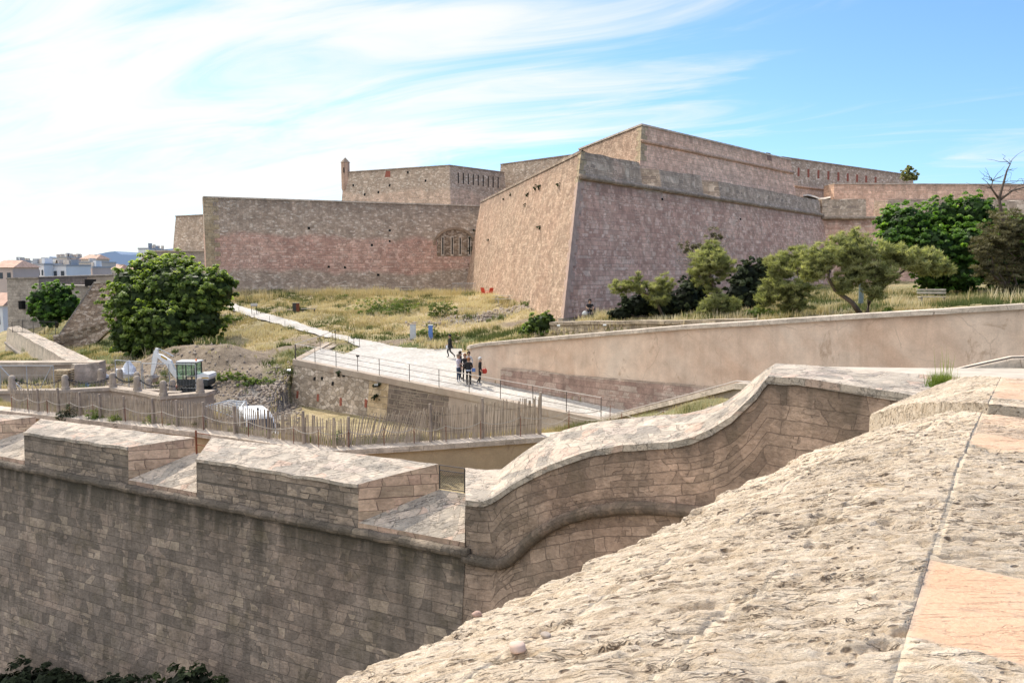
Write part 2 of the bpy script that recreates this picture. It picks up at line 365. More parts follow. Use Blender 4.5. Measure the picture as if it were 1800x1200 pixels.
M['plinth'] = masonry('plinth_stone', .8, .36, .014, pal=[(0, (.31, .22, .185)), (.5, (.38, .28, .235)), (1, (.42, .35, .30))], stain=.5, stain_depth=.3, joint=(.19, .14, .115))
M['rubblewall'] = masonry('pale_rubble_wall', .42, .30, pal=[(0, (.30, .25, .19)), (.5, (.44, .38, .31)), (1, (.58, .53, .46))], kind='rubble', joint=(.25, .21, .165),
        patch=[(.3, (.40, .35, .29)), (.7, (.46, .38, .30))], patch_amt=.4, stain=.3, stain_depth=1, streak=.15, bump=.9, bdist=.06, joint_amt=.8)
M['rubble_brown'] = masonry('brown_rubble_wall', .38, .2, pal=[(0, (.17, .12, .085)), (.5, (.32, .25, .19)), (1, (.50, .44, .38))], kind='rubble', joint=(.14, .11, .085),
        patch=[(.3, (.34, .27, .2)), (.7, (.36, .24, .14))], patch_amt=.4, stain=.2, bump=.9, bdist=.06)
M['limestone'] = masonry('dressed_limestone', 1.3, .5, .008, pal=[(0, (.46, .40, .33)), (1, (.54, .47, .39))], stain=.35, stain_depth=.8, streak=.12, bump=.25, joint=(.25, .2, .16))
M['greywall'] = masonry('grey_ashlar_wall', 1.1, .4, .02, pal=[(0, (.27, .245, .22)), (1, (.38, .345, .31))], stain=.4, streak=.35, joint=(.17, .15, .13))

def plaster(name, c1, c2, c3, stain=.3):
    t = NT(name); P = t.pos()
    n1 = t.noise(P, .22, 6, .62, .6); n2 = t.noise(P, 1.1, 6, .65); n3 = t.noise(P, 18, 5, .6)
    b = t.ramp(n1, [(.34, c1), (.5, c2), (.64, c3)])
    b = t.mix(1.0, b, t.ramp(n2, [(.3, .84), (.7, 1.12)]), 'MULTIPLY'); b = t.mix(1.0, b, t.ramp(n3, [(.3, .92), (.7, 1.07)]), 'MULTIPLY')
    sp = t.n('ShaderNodeMapRange', {'Value': t.noise(t.scalev(P, (1, 1, .6)), .55, 7, .7, 1.0), 'From Min': .60, 'From Max': .66}).outputs[0]
    b = t.mix(t.math('MULTIPLY', sp, .55), b, (.34, .22, .14))
    s2 = t.n('ShaderNodeMapRange', {'Value': t.noise(t.scalev(P, (1.4, 1.4, .12)), 1.0, 5, .6), 'From Min': .5, 'From Max': .8}).outputs[0]
    b = t.mix(t.math('MULTIPLY', s2, stain), b, (.22, .16, .12))
    cr = t.n('ShaderNodeTexVoronoi', {'Scale': .35}, feature='DISTANCE_TO_EDGE')
    ds = t.n('ShaderNodeTexNoise', {'Scale': .8, 'Detail': 6}); t.put(ds.inputs['Vector'], P)
    ad = t.n('ShaderNodeVectorMath', operation='ADD'); t.put(ad.inputs[0], P); t.put(ad.inputs[1], ds.outputs['Color']); t.put(cr.inputs['Vector'], ad.outputs[0])
    ck = t.n('ShaderNodeMapRange', {'Value': cr.outputs['Distance'], 'From Min': 0.0, 'From Max': .012, 'To Min': .35, 'To Max': 0.0}).outputs[0]
    b = t.mix(t.math('MULTIPLY', ck, t.ramp(n2, [(.45, 0.0), (.6, 1.0)])), b, (.2, .14, .1))
    return t.done(b, t.bump(t.math('ADD', n3, n2), .35, .02), .9)
M['ochre'] = plaster('ochre_plaster', (.72, .575, .45), (.70, .53, .40), (.60, .42, .30))
M['ochre2'] = plaster('yellow_ochre_plaster', (.50, .38, .24), (.52, .38, .23), (.48, .34, .21), .15)
M['ochre3'] = plaster('beige_plaster', (.44, .37, .30), (.42, .345, .27), (.38, .30, .235), .35)

def simple(name, c, rough=.6, metal=0, var=.12, sc=8, bump=0.0, spec=.4):
    t = NT(name); P = t.pos(); n1 = t.noise(P, sc, 5)
    b = t.mix(1.0, c, t.ramp(n1, [(.3, 1 - var), (.7, 1 + var)]), 'MULTIPLY')
    t.b.inputs['Metallic'].default_value = metal; t.b.inputs['Specular IOR Level'].default_value = spec
    return t.done(b, t.bump(n1, bump, .01) if bump else None, rough)
M['steel'] = simple('galvanised_steel', (.42, .44, .46), .45, .6, .1)
M['dark_iron'] = simple('dark_iron', (.10, .085, .075), .6, .3, .25)
M['rust'] = simple('rusty_iron', (.22, .07, .035), .85, .1, .3)
M['chain'] = simple('dark_chain', (.05, .05, .05), .6, .4, .2)
M['rail_pale'] = simple('pale_metal_rail', (.50, .45, .40), .5, .3, .1)
M['white_paint'] = simple('white_vehicle_paint', (.78, .78, .77), .35, 0, .05, 3)
M['yellow_label'] = simple('ochre_decal', (.55, .33, .05), .5)
M['black_rubber'] = simple('black_rubber', (.03, .03, .03), .8, 0, .3)
M['dark_mach'] = simple('dark_machine_metal', (.055, .06, .06), .6, .2, .3)
M['red_part'] = simple('red_paint', (.55, .05, .03), .5)
M['orange'] = simple('orange_beacon_plastic', (.75, .18, .04), .4)
M['red_chair'] = simple('red_chair_plastic', (.62, .07, .045), .45)
M['dark_opening'] = simple('dark_recess', (.012, .011, .010), 1.0, 0, .3)
M['redopening'] = simple('red_brick_recess', (.30, .10, .065), .95, 0, .3)
M['blue'] = simple('blue_paint', (.13, .24, .55), .5, 0, .15)
M['palegrey'] = simple('pale_grey_cabinet', (.55, .56, .55), .6, 0, .1)
M['bag_white'] = simple('white_woven_sack', (.66, .68, .72), .8, 0, .12, 5, .4)
M['signdark'] = simple('dark_sign_panel', (.05, .045, .04), .5)
M['pebble'] = simple('pink_pebble', (.58, .42, .33), .8, 0, .1, 40)
M['glass'] = simple('cab_glass', (.12, .22, .19), .08, 0, .1, 3, 0, .8)
def clear_glass(name, c):
    t = NT(name); g = t.n('ShaderNodeBsdfGlossy', {'Color': (.8, .9, .9, 1), 'Roughness': .03}); tr = t.n('ShaderNodeBsdfTransparent', {'Color': (*c, 1)})
    mx = t.n('ShaderNodeMixShader', {0: .14, 1: tr.outputs[0], 2: g.outputs[0]}); t.L.new(mx.outputs[0], t.out.inputs[0]); return t.m
M['glass'] = clear_glass('tinted_cab_glass', (.80, .94, .88))
M['screen'] = simple('windscreen_glass', (.03, .035, .04), .08, 0, .1, 3, 0, .8)
M['white_wall'] = simple('white_render', (.80, .78, .75), .9, 0, .07, .2)
M['pink_wall'] = simple('pink_render', (.62, .48, .40), .9, 0, .1, .2)
M['beige_wall'] = simple('beige_render', (.62, .53, .44), .9, 0, .1, .2)
M['grey_wall'] = simple('grey_render', (.40, .40, .40), .9, 0, .1, .2)
M['tile_roof'] = simple('clay_tile_roof', (.52, .33, .24), .9, 0, .2, 1)
M['window'] = simple('town_window_glass', (.07, .08, .09), .3)

def wood(name, c1, c2, sc=(14, 14, 1.2)):
    t = NT(name); P = t.pos(); n1 = t.noise(t.scalev(P, sc), 1, 5, .6); n2 = t.noise(P, 2.5, 3)
    b = t.ramp(n1, [(.3, c1), (.7, c2)]); b = t.mix(1.0, b, t.ramp(n2, [(.3, .75), (.7, 1.2)]), 'MULTIPLY')
    return t.done(b, t.bump(n1, .4, .01), .85)
M['picket'] = wood('weathered_chestnut_pale', (.30, .235, .17), (.50, .41, .32))
M['post'] = wood('weathered_wood_post', (.25, .195, .15), (.42, .34, .27))
M['pallet'] = wood('pallet_wood', (.34, .25, .15), (.52, .42, .28), (3, 3, 3))
M['tablewood'] = wood('picnic_table_wood', (.42, .36, .27), (.56, .50, .40), (3, 3, 3))
M['tabledark'] = wood('shaded_table_wood', (.30, .27, .23), (.40, .36, .31), (3, 3, 3))
M['bark'] = wood('tree_bark', (.07, .052, .04), (.17, .13, .10), (6, 6, 1.5))
M['bark_grey'] = wood('dry_bare_twig', (.20, .17, .15), (.34, .30, .27), (6, 6, 1.5))
M['rope'] = simple('pale_rope', (.46, .41, .34), .9, 0, .15, 30)

def paving():
    t = NT('pale_cobble_paving'); P = t.pos()
    v = t.n('ShaderNodeTexVoronoi', {'Scale': 4.5}); t.put(v.inputs['Vector'], P)
    e = t.n('ShaderNodeTexVoronoi', {'Scale': 4.5}, feature='DISTANCE_TO_EDGE'); t.put(e.inputs['Vector'], P)
    val = t.n('ShaderNodeSeparateColor', {0: v.outputs['Color']}).outputs[0]
    j = t.n('ShaderNodeMapRange', {'Value': e.outputs['Distance'], 'From Min': 0.0, 'From Max': .09, 'To Min': 1.0, 'To Max': 0.0}).outputs[0]
    b = t.ramp(val, [(0, (.42, .385, .34)), (.5, (.49, .455, .41)), (1, (.57, .535, .48))])
    big = t.noise(P, .35, 5, .6); b = t.mix(1.0, b, t.ramp(big, [(.3, .8), (.7, 1.15)]), 'MULTIPLY')
    b = t.mix(t.math('MULTIPLY', j, .4), b, (.32, .28, .24))
    return t.done(b, t.bump(t.math('SUBTRACT', val, j), .5, .03), .85)
M['paving'] = paving()
def flagstones():
    t = NT('pale_flagstone_floor'); P = t.pos(); n1 = t.noise(P, 3, 6); n2 = t.noise(P, .5, 4)
    b = t.ramp(n1, [(.3, (.42, .36, .29)), (.7, (.54, .47, .38))]); b = t.mix(1.0, b, t.ramp(n2, [(.3, .85), (.7, 1.1)]), 'MULTIPLY')
    return t.done(b, t.bump(n1, .4, .02), .9)
M['floor'] = flagstones()

def foliage(name, ramp, trans=.48, rough=.55, tr_boost=2.0):
    t = NT(name); at = t.n('ShaderNodeAttribute', attribute_name='tint'); val = t.n('ShaderNodeSeparateColor', {0: at.outputs['Color']}).outputs[0]
    c = t.ramp(val, ramp)
    df = t.b; t.put(df.inputs['Base Color'], c); df.inputs['Roughness'].default_value = rough; df.inputs['Specular IOR Level'].default_value = .3
    tr = t.n('ShaderNodeBsdfTranslucent', {'Color': t.mix(1.0, c, (tr_boost, tr_boost * 1.05, tr_boost * .5), 'MULTIPLY')})
    mx = t.n('ShaderNodeMixShader', {0: trans, 1: df.outputs[0], 2: tr.outputs[0]}); t.L.new(mx.outputs[0], t.out.inputs[0])
    return t.m
M['fig'] = foliage('fig_leaf', [(0, (.035, .055, .014)), (.4, (.095, .14, .03)), (.75, (.19, .25, .055)), (1, (.33, .37, .11))])
M['figdark'] = foliage('dark_fig_leaf', [(0, (.02, .042, .008)), (.4, (.06, .13, .02)), (.8, (.14, .24, .04)), (1, (.24, .34, .08))])
M['tamarisk'] = foliage('tamarisk_foliage', [(0, (.08, .085, .035)), (.5, (.22, .23, .10)), (1, (.40, .38, .21))], .4, .8)
M['browntree'] = foliage('brownish_conifer_foliage', [(0, (.045, .042, .02)), (.5, (.12, .105, .055)), (1, (.22, .20, .11))], .2, .8)
M['darkshrub'] = foliage('dark_shrub_leaf', [(0, (.01, .014, .006)), (.6, (.03, .042, .015)), (1, (.07, .085, .03))], .2, .8)
M['bush'] = foliage('bright_bush_leaf', [(0, (.04, .07, .015)), (.5, (.11, .16, .03)), (1, (.25, .27, .06))], .3, .7)
M['grass'] = foliage('grass_blades', [(0, (.06, .09, .025)), (.3, (.17, .19, .07)), (.55, (.43, .345, .185)), (.8, (.60, .48, .29)), (1, (.74, .64, .45))], .2, .8, 1.1)

def terrain_mat():
    t = NT('dry_grass_ground'); P = t.pos(); at = t.n('ShaderNodeAttribute', attribute_name='tint')
    sp = t.n('ShaderNodeSeparateColor', {0: at.outputs['Color']}); dirt, green, rock = sp.outputs[0], sp.outputs[1], sp.outputs[2]
    n1 = t.noise(P, 1.4, 7, .68); n2 = t.noise(P, 9, 6, .7); n3 = t.noise(P, .25, 5, .6)
    dry = t.ramp(n1, [(.3, (.25, .18, .09)), (.5, (.40, .31, .17)), (.7, (.50, .40, .24))])
    grn = t.ramp(n1, [(.3, (.06, .08, .025)), (.7, (.19, .20, .07))])
    g = t.mix(t.ramp(t.math('ADD', t.math('MULTIPLY', green, .9), t.math('MULTIPLY', t.math('SUBTRACT', n3, .5), .9)), [(.2, 0.0), (.7, 1.0)]), dry, grn)
    d = t.ramp(n1, [(.3, (.14, .105, .075)), (.5, (.24, .185, .13)), (.7, (.34, .27, .20))])
    r = t.ramp(n2, [(.35, (.10, .085, .07)), (.55, (.28, .245, .21)), (.7, (.42, .38, .33))])
    b = t.mix(t.ramp(t.math('ADD', dirt, t.math('MULTIPLY', t.math('SUBTRACT', n1, .5), .8)), [(.35, 0.0), (.6, 1.0)]), g, d)
    b = t.mix(t.ramp(t.math('ADD', rock, t.math('MULTIPLY', t.math('SUBTRACT', n1, .5), .8)), [(.35, 0.0), (.6, 1.0)]), b, r)
    b = t.mix(1.0, b, t.ramp(n2, [(.3, .7), (.7, 1.25)]), 'MULTIPLY')
    return t.done(b, t.bump(t.math('ADD', n2, n1), .9, .12), .95)
M['terrain'] = terrain_mat()
t = NT('far_ground'); n1 = t.noise(t.pos(), .02, 6); M['farground'] = t.done(t.ramp(n1, [(.3, (.10, .10, .06)), (.7, (.24, .21, .15))]))
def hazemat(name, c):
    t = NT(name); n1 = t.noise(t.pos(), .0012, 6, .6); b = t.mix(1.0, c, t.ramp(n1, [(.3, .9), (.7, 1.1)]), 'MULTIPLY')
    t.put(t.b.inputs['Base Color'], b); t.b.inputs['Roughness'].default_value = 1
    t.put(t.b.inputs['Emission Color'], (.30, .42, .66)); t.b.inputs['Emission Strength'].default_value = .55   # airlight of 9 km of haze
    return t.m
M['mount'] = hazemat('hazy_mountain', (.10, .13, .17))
# ------------------------------------------------------------------ rampart helpers
def mitre(pts, d):
    """offset a plan polyline by d towards the camera side of its first segment"""
    P = [V((p[0], p[1])) for p in pts]; k = len(P); out = []
    def nrm(a, b):
        t = (b - a).normalized(); n = V((t.y, -t.x)); return n
    sgn = 1 if nrm(P[0], P[1]).dot(-P[0]) > 0 else -1
    ns = [nrm(P[i], P[i + 1]) * sgn for i in range(k - 1)]
    for i in range(k):
        if i == 0: o = ns[0] * d
        elif i == k - 1: o = ns[-1] * d
        else:
            m = (ns[i - 1] + ns[i]); m /= max(m.length_squared, .2); o = m * 2 * d
        out.append(P[i] + o)
    return out
def jit(pts, step, amp, seed=0):
    """subdivide a polyline and roughen its heights a little"""
    out = []
    r = random.Random(seed)
    for a, b in zip(pts, pts[1:]):
        a, b = V(a), V(b); n = max(1, int((b - a).length / step))
        for i in range(n):
            p = a.lerp(b, i / n)
            if i: p.z += r.uniform(-amp, amp)
            out.append(p)
    out.append(V(pts[-1])); return out
def rampart(name, tops, zb, batter, thick, mats, segmat=None, cop=True, copmat=None, step=0, amp=.04, u0=0, **k):
    tops = [V(p) for p in tops]; n = len(tops)
    if not isinstance(zb, (list, tuple)): zb = [zb] * n
    fo = mitre(tops, batter); bo = mitre(tops, -thick)
    mb = MB(); u = u0
    for i in range(n - 1):
        secs = []
        s = segmat[i] if segmat else 0
        L = (tops[i + 1] - tops[i]).length; m = max(1, int(L / step)) if step else 1
        for q in range(m + 1):
            f = q / m; T = tops[i].lerp(tops[i + 1], f); A = fo[i].lerp(fo[i + 1], f); B = bo[i].lerp(bo[i + 1], f); z = zb[i] * (1 - f) + zb[i + 1] * f
            dz = random.uniform(-amp, amp) if (step and 0 < q < m) else 0
            secs.append([V((A.x, A.y, z)), V((T.x, T.y, T.z + dz)), V((B.x, B.y, T.z + dz)), V((B.x, B.y, z))])
        mb.loft(secs, mis=[s, s, s], caps=(True), u0=u); u += L
    root = mb.build(name, mats, **k)
    if cop:
        c0 = mitre(tops, .14); c1 = mitre(tops, -thick); mb = MB(); secs = []
        for i in range(n):
            T = tops[i]; secs.append([V((c0[i].x, c0[i].y, T.z - .12)), V((c0[i].x, c0[i].y, T.z + .08)), V((c1[i].x, c1[i].y, T.z + .12)), V((c1[i].x, c1[i].y, T.z - .05))])
        mb.loft(secs, closed=True); mb.build('coping', copmat or M['parapet_far'], root)
    return root
def cordon(root, pts, r=.24, mat=None, name='cordon', seed=1, amp=.03, step=1.0):
    P = jit(pts, step, amp, seed); mb = MB(); mb.tube(P, r, 8); return mb.build(name, mat or M['parapet_far'], root, smooth=True)
def holes(root, name, spots, A, B, C, w=.25, h=.25, mat=None, depth=.1, tilt=0):
    """small recesses set in the wall plane ABC"""
    n = (B - A).cross(C - A).normalized()
    if n.dot(-A) < 0: n = -n
    ux = (B - A).normalized(); uz = n.cross(ux); uz = uz if uz.z > 0 else -uz
    for (px, py) in spots:
        c = PP(px, py, A, B, C); mb = MB()
        P = [c + ux * (sx * w / 2 * random.uniform(.8, 1.2)) + uz * (sz * h / 2 * random.uniform(.85, 1.1)) + n * .02 for sx, sz in ((-1, -1), (1, -1), (1, 1), (-1, 1))]
        Q = [p - n * depth for p in P]
        mb.hexa(Q + P) ; mb.build(name, mat or M['dark_opening'], root)

# ------------------------------------------------------------------ the great bastion in the middle
T0 = PD(1022, 266, 68); T1 = PZ(845, 355, T0.z); T2 = PZ(1442, 352, T0.z)
nl = V((-(T1.y - T0.y), (T1.x - T0.x), 0)).normalized(); nl = nl if nl.x < 0 else -nl
nr = V(((T2.y - T0.y), -(T2.x - T0.x), 0)).normalized()
CZ = 2.2          # parapet height above the cordon
mb = MB()
def bpts(T, off, z): return V((T.x + off.x, T.y + off.y, z))
B0 = PD(990, 563, 62.3); B1 = bpts(T1, nl * 2.7, -4.6); B2 = bpts(T2, nr * 3.0, -4.5)
ZC = T0.z - CZ
def onedge(f, T, B): return B.lerp(T, f)
fc = (ZC - B0.z) / (T0.z - B0.z)
C0_ = B0.lerp(T0, fc)
C2_ = V((T2.x + nr.x * .45, T2.y + nr.y * .45, ZC))
nseg = 50
secs = []
for i in range(nseg + 1):
    f = i / nseg; b = B0.lerp(B1, f); tt = T0.lerp(T1, f); tt = tt + V((0, 0, random.uniform(-.07, .05) if 0 < i < nseg else 0))
    b.z = -4.9
    secs.append([b, tt, tt - nl * (.02 + 2.5 * min(1, max(0, i - 1) / 4))])
mb.loft(secs, mis=[0, 0], caps=False)
secs = []
for i in range(21):
    f = i / 20; b = B0.lerp(B2, f); c = C0_.lerp(C2_, f); b.z = -4.9
    secs.append([b, c, c - nr * (.3 + 2.9 * min(1, i / 3))])
mb.loft(secs, mis=[1, 1], caps=False)
bast = mb.build('bastion', [M['bastion_sun'], M['bastion_shade']], label='great pink stone bastion with a sharp corner in the middle of the hill', cat='bastion')
# corner quoins
mb = MB(); k = 26
for i in range(k):
    f0, f1 = i / k, (i + 1) / k; a, b = B0.lerp(T0, f0), B0.lerp(T0, f1); w = .95 if i % 2 else .6; w2 = .6 if i % 2 else .95
    dl = (B1 - B0).normalized(); dr = (B2 - B0).normalized(); dl.z = 0; dr.z = 0; e = .035
    o = (nl + nr * 1.0).normalized() * e * 2
    pl = [a + o + dl * w + nl * 0, b + o + dl * w]; pr = [a + o + dr * w2, b + o + dr * w2]
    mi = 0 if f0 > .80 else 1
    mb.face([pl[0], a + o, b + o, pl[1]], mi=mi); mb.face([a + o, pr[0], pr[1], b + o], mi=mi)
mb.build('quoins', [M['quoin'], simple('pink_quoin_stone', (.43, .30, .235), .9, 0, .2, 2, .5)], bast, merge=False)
# pale footing at the corner
mb = MB(); P = [B0 + nl * .35 + (B1 - B0).normalized() * .2, B0 + (nl + nr) * .3, B0 + nr * .3 + (B2 - B0).normalized() * 2.6, B0 - nl * 1 + nr * .0 + (B2 - B0).normalized() * 2.6]
mb.prism([(p.x, p.y) for p in P], -5.6, -3.95); mb.build('footing', M['limestone'], bast)
cordon(bast, [C0_ + nr * .12, C2_ + nr * .12], .24, seed=3)
def merl(pxs, name='merlon', Ta=T0, Tb=T2, zc=ZC, nrm=nr, th=2.6, parent=bast, mats=None, top0=None, back=.55, corner=None):
    xa, xb, ya, yb = pxs
    a = PV(xa, ya, Ta, Tb); b = PV(xb, yb, Ta, Tb); d = (b - a); d.z = 0; d.normalize()
    f = nrm * .06
    A0 = V((a.x, a.y, zc)) + nrm * .4; B0_ = V((b.x, b.y, zc)) + nrm * .4
    sec1 = [A0, a, a - nrm * th - d * back + V((0, 0, .25)), V((a.x, a.y, zc)) - nrm * th - d * back]
    sec2 = [B0_, b, b - nrm * th + d * back + V((0, 0, .25)), V((b.x, b.y, zc)) - nrm * th + d * back]
    if corner is not None:
        k_ = th / abs(corner.dot(nrm)); sec1[2] = a + corner * k_ + V((0, 0, .05)); sec1[3] = V((a.x, a.y, zc)) + corner * k_ ; sec1[0] = V((a.x, a.y, zc)) + nrm * .3
    L = (b - a).length; m = max(2, int(L / 1.5)); secs = []
    for i in range(m + 1):
        g = i / m; s = [p.lerp(q, g) for p, q in zip(sec1, sec2)]
        if 0 < i < m:
            dz = random.uniform(-.07, .05); s[1].z += dz; s[2].z += dz
        secs.append(s)
    mb = MB(); mb.loft(secs, mis=[0, 1, 0]); return mb.build(name, mats or [M['parapet_far'], M['coping_far']], parent)
merl((1022, 1124, 266, 286), corner=V((T1.x - T0.x, T1.y - T0.y, 0)).normalized()); merl((1158, 1232, 298, 309.5), back=1.9); merl((1262, 1442, 319, 352), back=1.9)
# sills of the two embrasures
for xa, xb, ya, yb in ((1124, 1158, 313, 320), (1232, 1262, 334, 344)):
    a = PV(xa, ya, T0, T2); b = PV(xb, yb, T0, T2); mb = MB(); zc = ZC
    mb.hexa([V((a.x, a.y, zc - .3)) + nr * .45, V((b.x, b.y, zc - .3)) + nr * .45, V((b.x, b.y, zc - .3)) - nr * 2.6, V((a.x, a.y, zc - .3)) - nr * 2.6,
             V((a.x, a.y, zc + .18)) + nr * .45, V((b.x, b.y, zc + .18)) + nr * .45, V((b.x, b.y, zc + .5)) - nr * 2.6, V((a.x, a.y, zc + .5)) - nr * 2.6])
    mb.build('embrasure_sill', M['coping_far'], bast)
mb = MB(); mb.loft([[T0 + nl * .1 + V((0, 0, -.15)), T0 + nl * .1 + V((0, 0, .1)), T0 - nl * .05 + V((0, 0, .12))], [T0.lerp(T1, .06) + nl * .1 + V((0, 0, -.15)), T0.lerp(T1, .06) + nl * .1 + V((0, 0, .1)), T0.lerp(T1, .06) - nl * 2.0 + V((0, 0, .12))], [T1 + nl * .1 + V((0, 0, -.15)), T1 + nl * .1 + V((0, 0, .1)), T1 - nl * 2.5 + V((0, 0, .12))]])
mb.build('coping', M['parapet_far'], bast)
holes(bast, 'weep_hole', [(1165, 350), (1302, 385)], B0, B2, C0_, .2, .22)

# ------------------------------------------------------------------ curtain wall on the left
CA = PZ(357, 346, 9.4); CB = PZ(847, 362, 9.4); CA.z = CB.z = 9.4
curt = rampart('curtain_wall', [CA, CB], -5.2, 2.3, 2.5, [M['curtain']], step=2.5, amp=.05, label='long curtain wall of grey rubble over red blocks left of the bastion', cat='rampart wall', copmat=M['coping_far'])
fo = mitre([CA, CB], 2.3); cb0 = V((fo[0].x, fo[0].y, -5.2)); cb1 = V((fo[1].x, fo[1].y, -5.2))
ndir = (cb1 - cb0).cross(CA - cb0).normalized(); ndir = ndir if ndir.y < 0 else -ndir
mb = MB(); k = 24; dcr = (CB - CA).normalized()
for i in range(5, k):
    a, b = cb0.lerp(CA, i / k), cb0.lerp(CA, (i + 1) / k); w = 1.9 if i % 2 else 1.2
    mb.face([a + ndir * .04, a + dcr * w + ndir * .04, b + dcr * w + ndir * .04, b + ndir * .04])
mb.build('quoins', M['quoin'], curt, merge=False)
# walled-up arch with four loopholes
def onC(px, py): return PP(px, py, cb0, cb1, CA)
mb = MB(); cx, cy = 799, 431; ring = []
for i in range(19):
    a = math.pi * i / 18; ring.append((cx - 34 * math.cos(a), cy - 27 * math.sin(a), cx - 38 * math.cos(a), cy - 31 * math.sin(a)))
for a, b in zip(ring, ring[1:]):
    P = [onC(a[0], a[1]), onC(b[0], b[1]), onC(b[2], b[3]), onC(a[2], a[3])]
    mb.hexa([p for p in P] + [p + ndir * .14 for p in P])
mb.build('relieving_arch', simple('brown_arch_stone', (.30, .21, .14), .95, 0, .3, 2, .6), curt)
mb = MB(); P = [onC(768, 450), onC(832, 450), onC(832, 412), onC(815, 405), onC(799, 402), onC(783, 405), onC(768, 414)]
mb.face([p + ndir * .05 for p in P]); mb.build('arch_infill', M['rubble_brown'], curt, merge=False)
for px in (778, 794.5, 808.5, 825):
    for nm, w, h0, h1, e, mt in (('loophole_frame', 2.6, 415, 450, .09, M['limestone']), ('loophole', 1.0, 418, 447, .12, M['dark_opening'])):
        mb = MB(); P = [onC(px - w, h1), onC(px + w, h1), onC(px + w, h0), onC(px - w, h0)]; mb.hexa([p + ndir * 0 for p in P] + [p + ndir * e for p in P]); mb.build(nm, mt, curt)
holes(curt, 'weep_hole', [(543, 401), (685, 405), (685, 424), (654, 431), (578, 469), (606, 470), (665, 483)], cb0, cb1, CA, .34, .34)

# far continuation left of the curtain
a = PD(309, 380, 128); b = PD(372, 378, 124)
fb = rampart('far_bastion_flank', [V((a.x, a.y, a.z)), V((b.x, b.y, a.z))], -3.0, 1.6, 3, [M['citadel']], step=3, label='short lower flank of wall stepping down at the far left end of the curtain wall', cat='rampart wall')
a = PD(262, 441, 120); b = PD(365, 442, 118); c = PD(231, 480, 130)
fl = rampart('outer_rampart', [V((c.x, c.y, a.z - 3.2)), V((a.x, a.y, a.z)), V((b.x, b.y, a.z))], -9, 1.2, 3, [M['greywall']], step=0, label='low grey outer wall rising behind the big fig tree', cat='rampart wall', copmat=M['coping_far'])

# ------------------------------------------------------------------ citadel on the skyline
a = PD(603, 304, 162); zt = PD(790, 290, 150).z; a = PZ(605, 303, zt); b = PZ(790, 290.5, zt); c = PZ(886, 303, zt)
cit = rampart('citadel_wall', [a, b, c], 0, 3.2, 3, [M['citadel']], label='pale stone citadel wall with a corner turret and nine slits on the skyline', cat='rampart wall', step=4, amp=.05)
fo = mitre([a, b, c], 3.2)
def pl(i): return V((fo[i].x, fo[i].y, 0)), V((fo[i + 1].x, fo[i + 1].y, 0)), [a, b, c][i]
A_, B_, C_ = pl(1)
n = (B_ - A_).cross(C_ - A_).normalized(); n = n if n.y < 0 else -n
for i in range(9):
    px = 805.5 + 8.75 * i; y0 = 303.5 + 1.0 * i; y1 = y0 + 19; mb = MB()
    P = [PP(px - .8, y1, A_, B_, C_), PP(px + .8, y1, A_, B_, C_), PP(px + .8, y0, A_, B_, C_), PP(px - .8, y0, A_, B_, C_)]
    mb.hexa([p - n * .1 for p in P] + [p + n * .04 for p in P]); mb.build('loophole', M['dark_opening'], cit)
A_, B_, C_ = pl(0); holes(cit, 'walled_opening', [(682, 306)], A_, B_, C_, 1.25, 1.35, M['redopening']); holes(cit, 'weep_hole', [(641, 342), (685, 326), (665, 338), (717, 303), (621, 326), (748, 318)], A_, B_, C_, .4, .5)
# turret
tc = V((a.x + .3, a.y - .2, 0)); s = 162 / F; root = empty('corner_turret', (tc.x, tc.y, zt - 1.6), label='slim six sided watch turret with a pointed roof on the citadel corner', cat='turret')
mb = MB(); hexp = lambda r: [(math.cos(math.pi / 3 * i + .3) * r, math.sin(math.pi / 3 * i + .3) * r) for i in range(6)]
r = 7.2 * s; zb_ = (304 - 318) * s; z0, z1 = 0, (304 - 290.5) * s + 1.9
mb.loft([[V((x, y, -1.6)) for x, y in hexp(r)], [V((x, y, z1)) for x, y in hexp(r)]], closed=True); mb.build('body', M['cavalier'], root, local=True)
mb = MB(); mb.loft([[V((x, y, -3.6)) for x, y in hexp(r * .25)], [V((x, y, -1.6)) for x, y in hexp(r)]], closed=True); mb.build('corbel', M['cavalier'], root, local=True)
mb = MB(); mb.loft([[V((x, y, z1)) for x, y in hexp(r * 1.18)], [V((x, y, z1 + 1.0)) for x, y in hexp(r * .05)]], closed=True); mb.build('roof', M['parapet_far'], root, local=True)
mb = MB(); mb.box((-.15, -r * .93, z1 * .55), (.22, .15, 1.0)); mb.build('window_slit', M['dark_opening'], root, local=True)

a = PZ(880, 289, 21); b = PZ(1015, 271, 21)
rampart('upper_curtain_wall', [a, b], 2, 2.0, 3, [M['citadel']], label='short stretch of citadel wall between the slit wall and the top corner', cat='rampart wall', step=4)

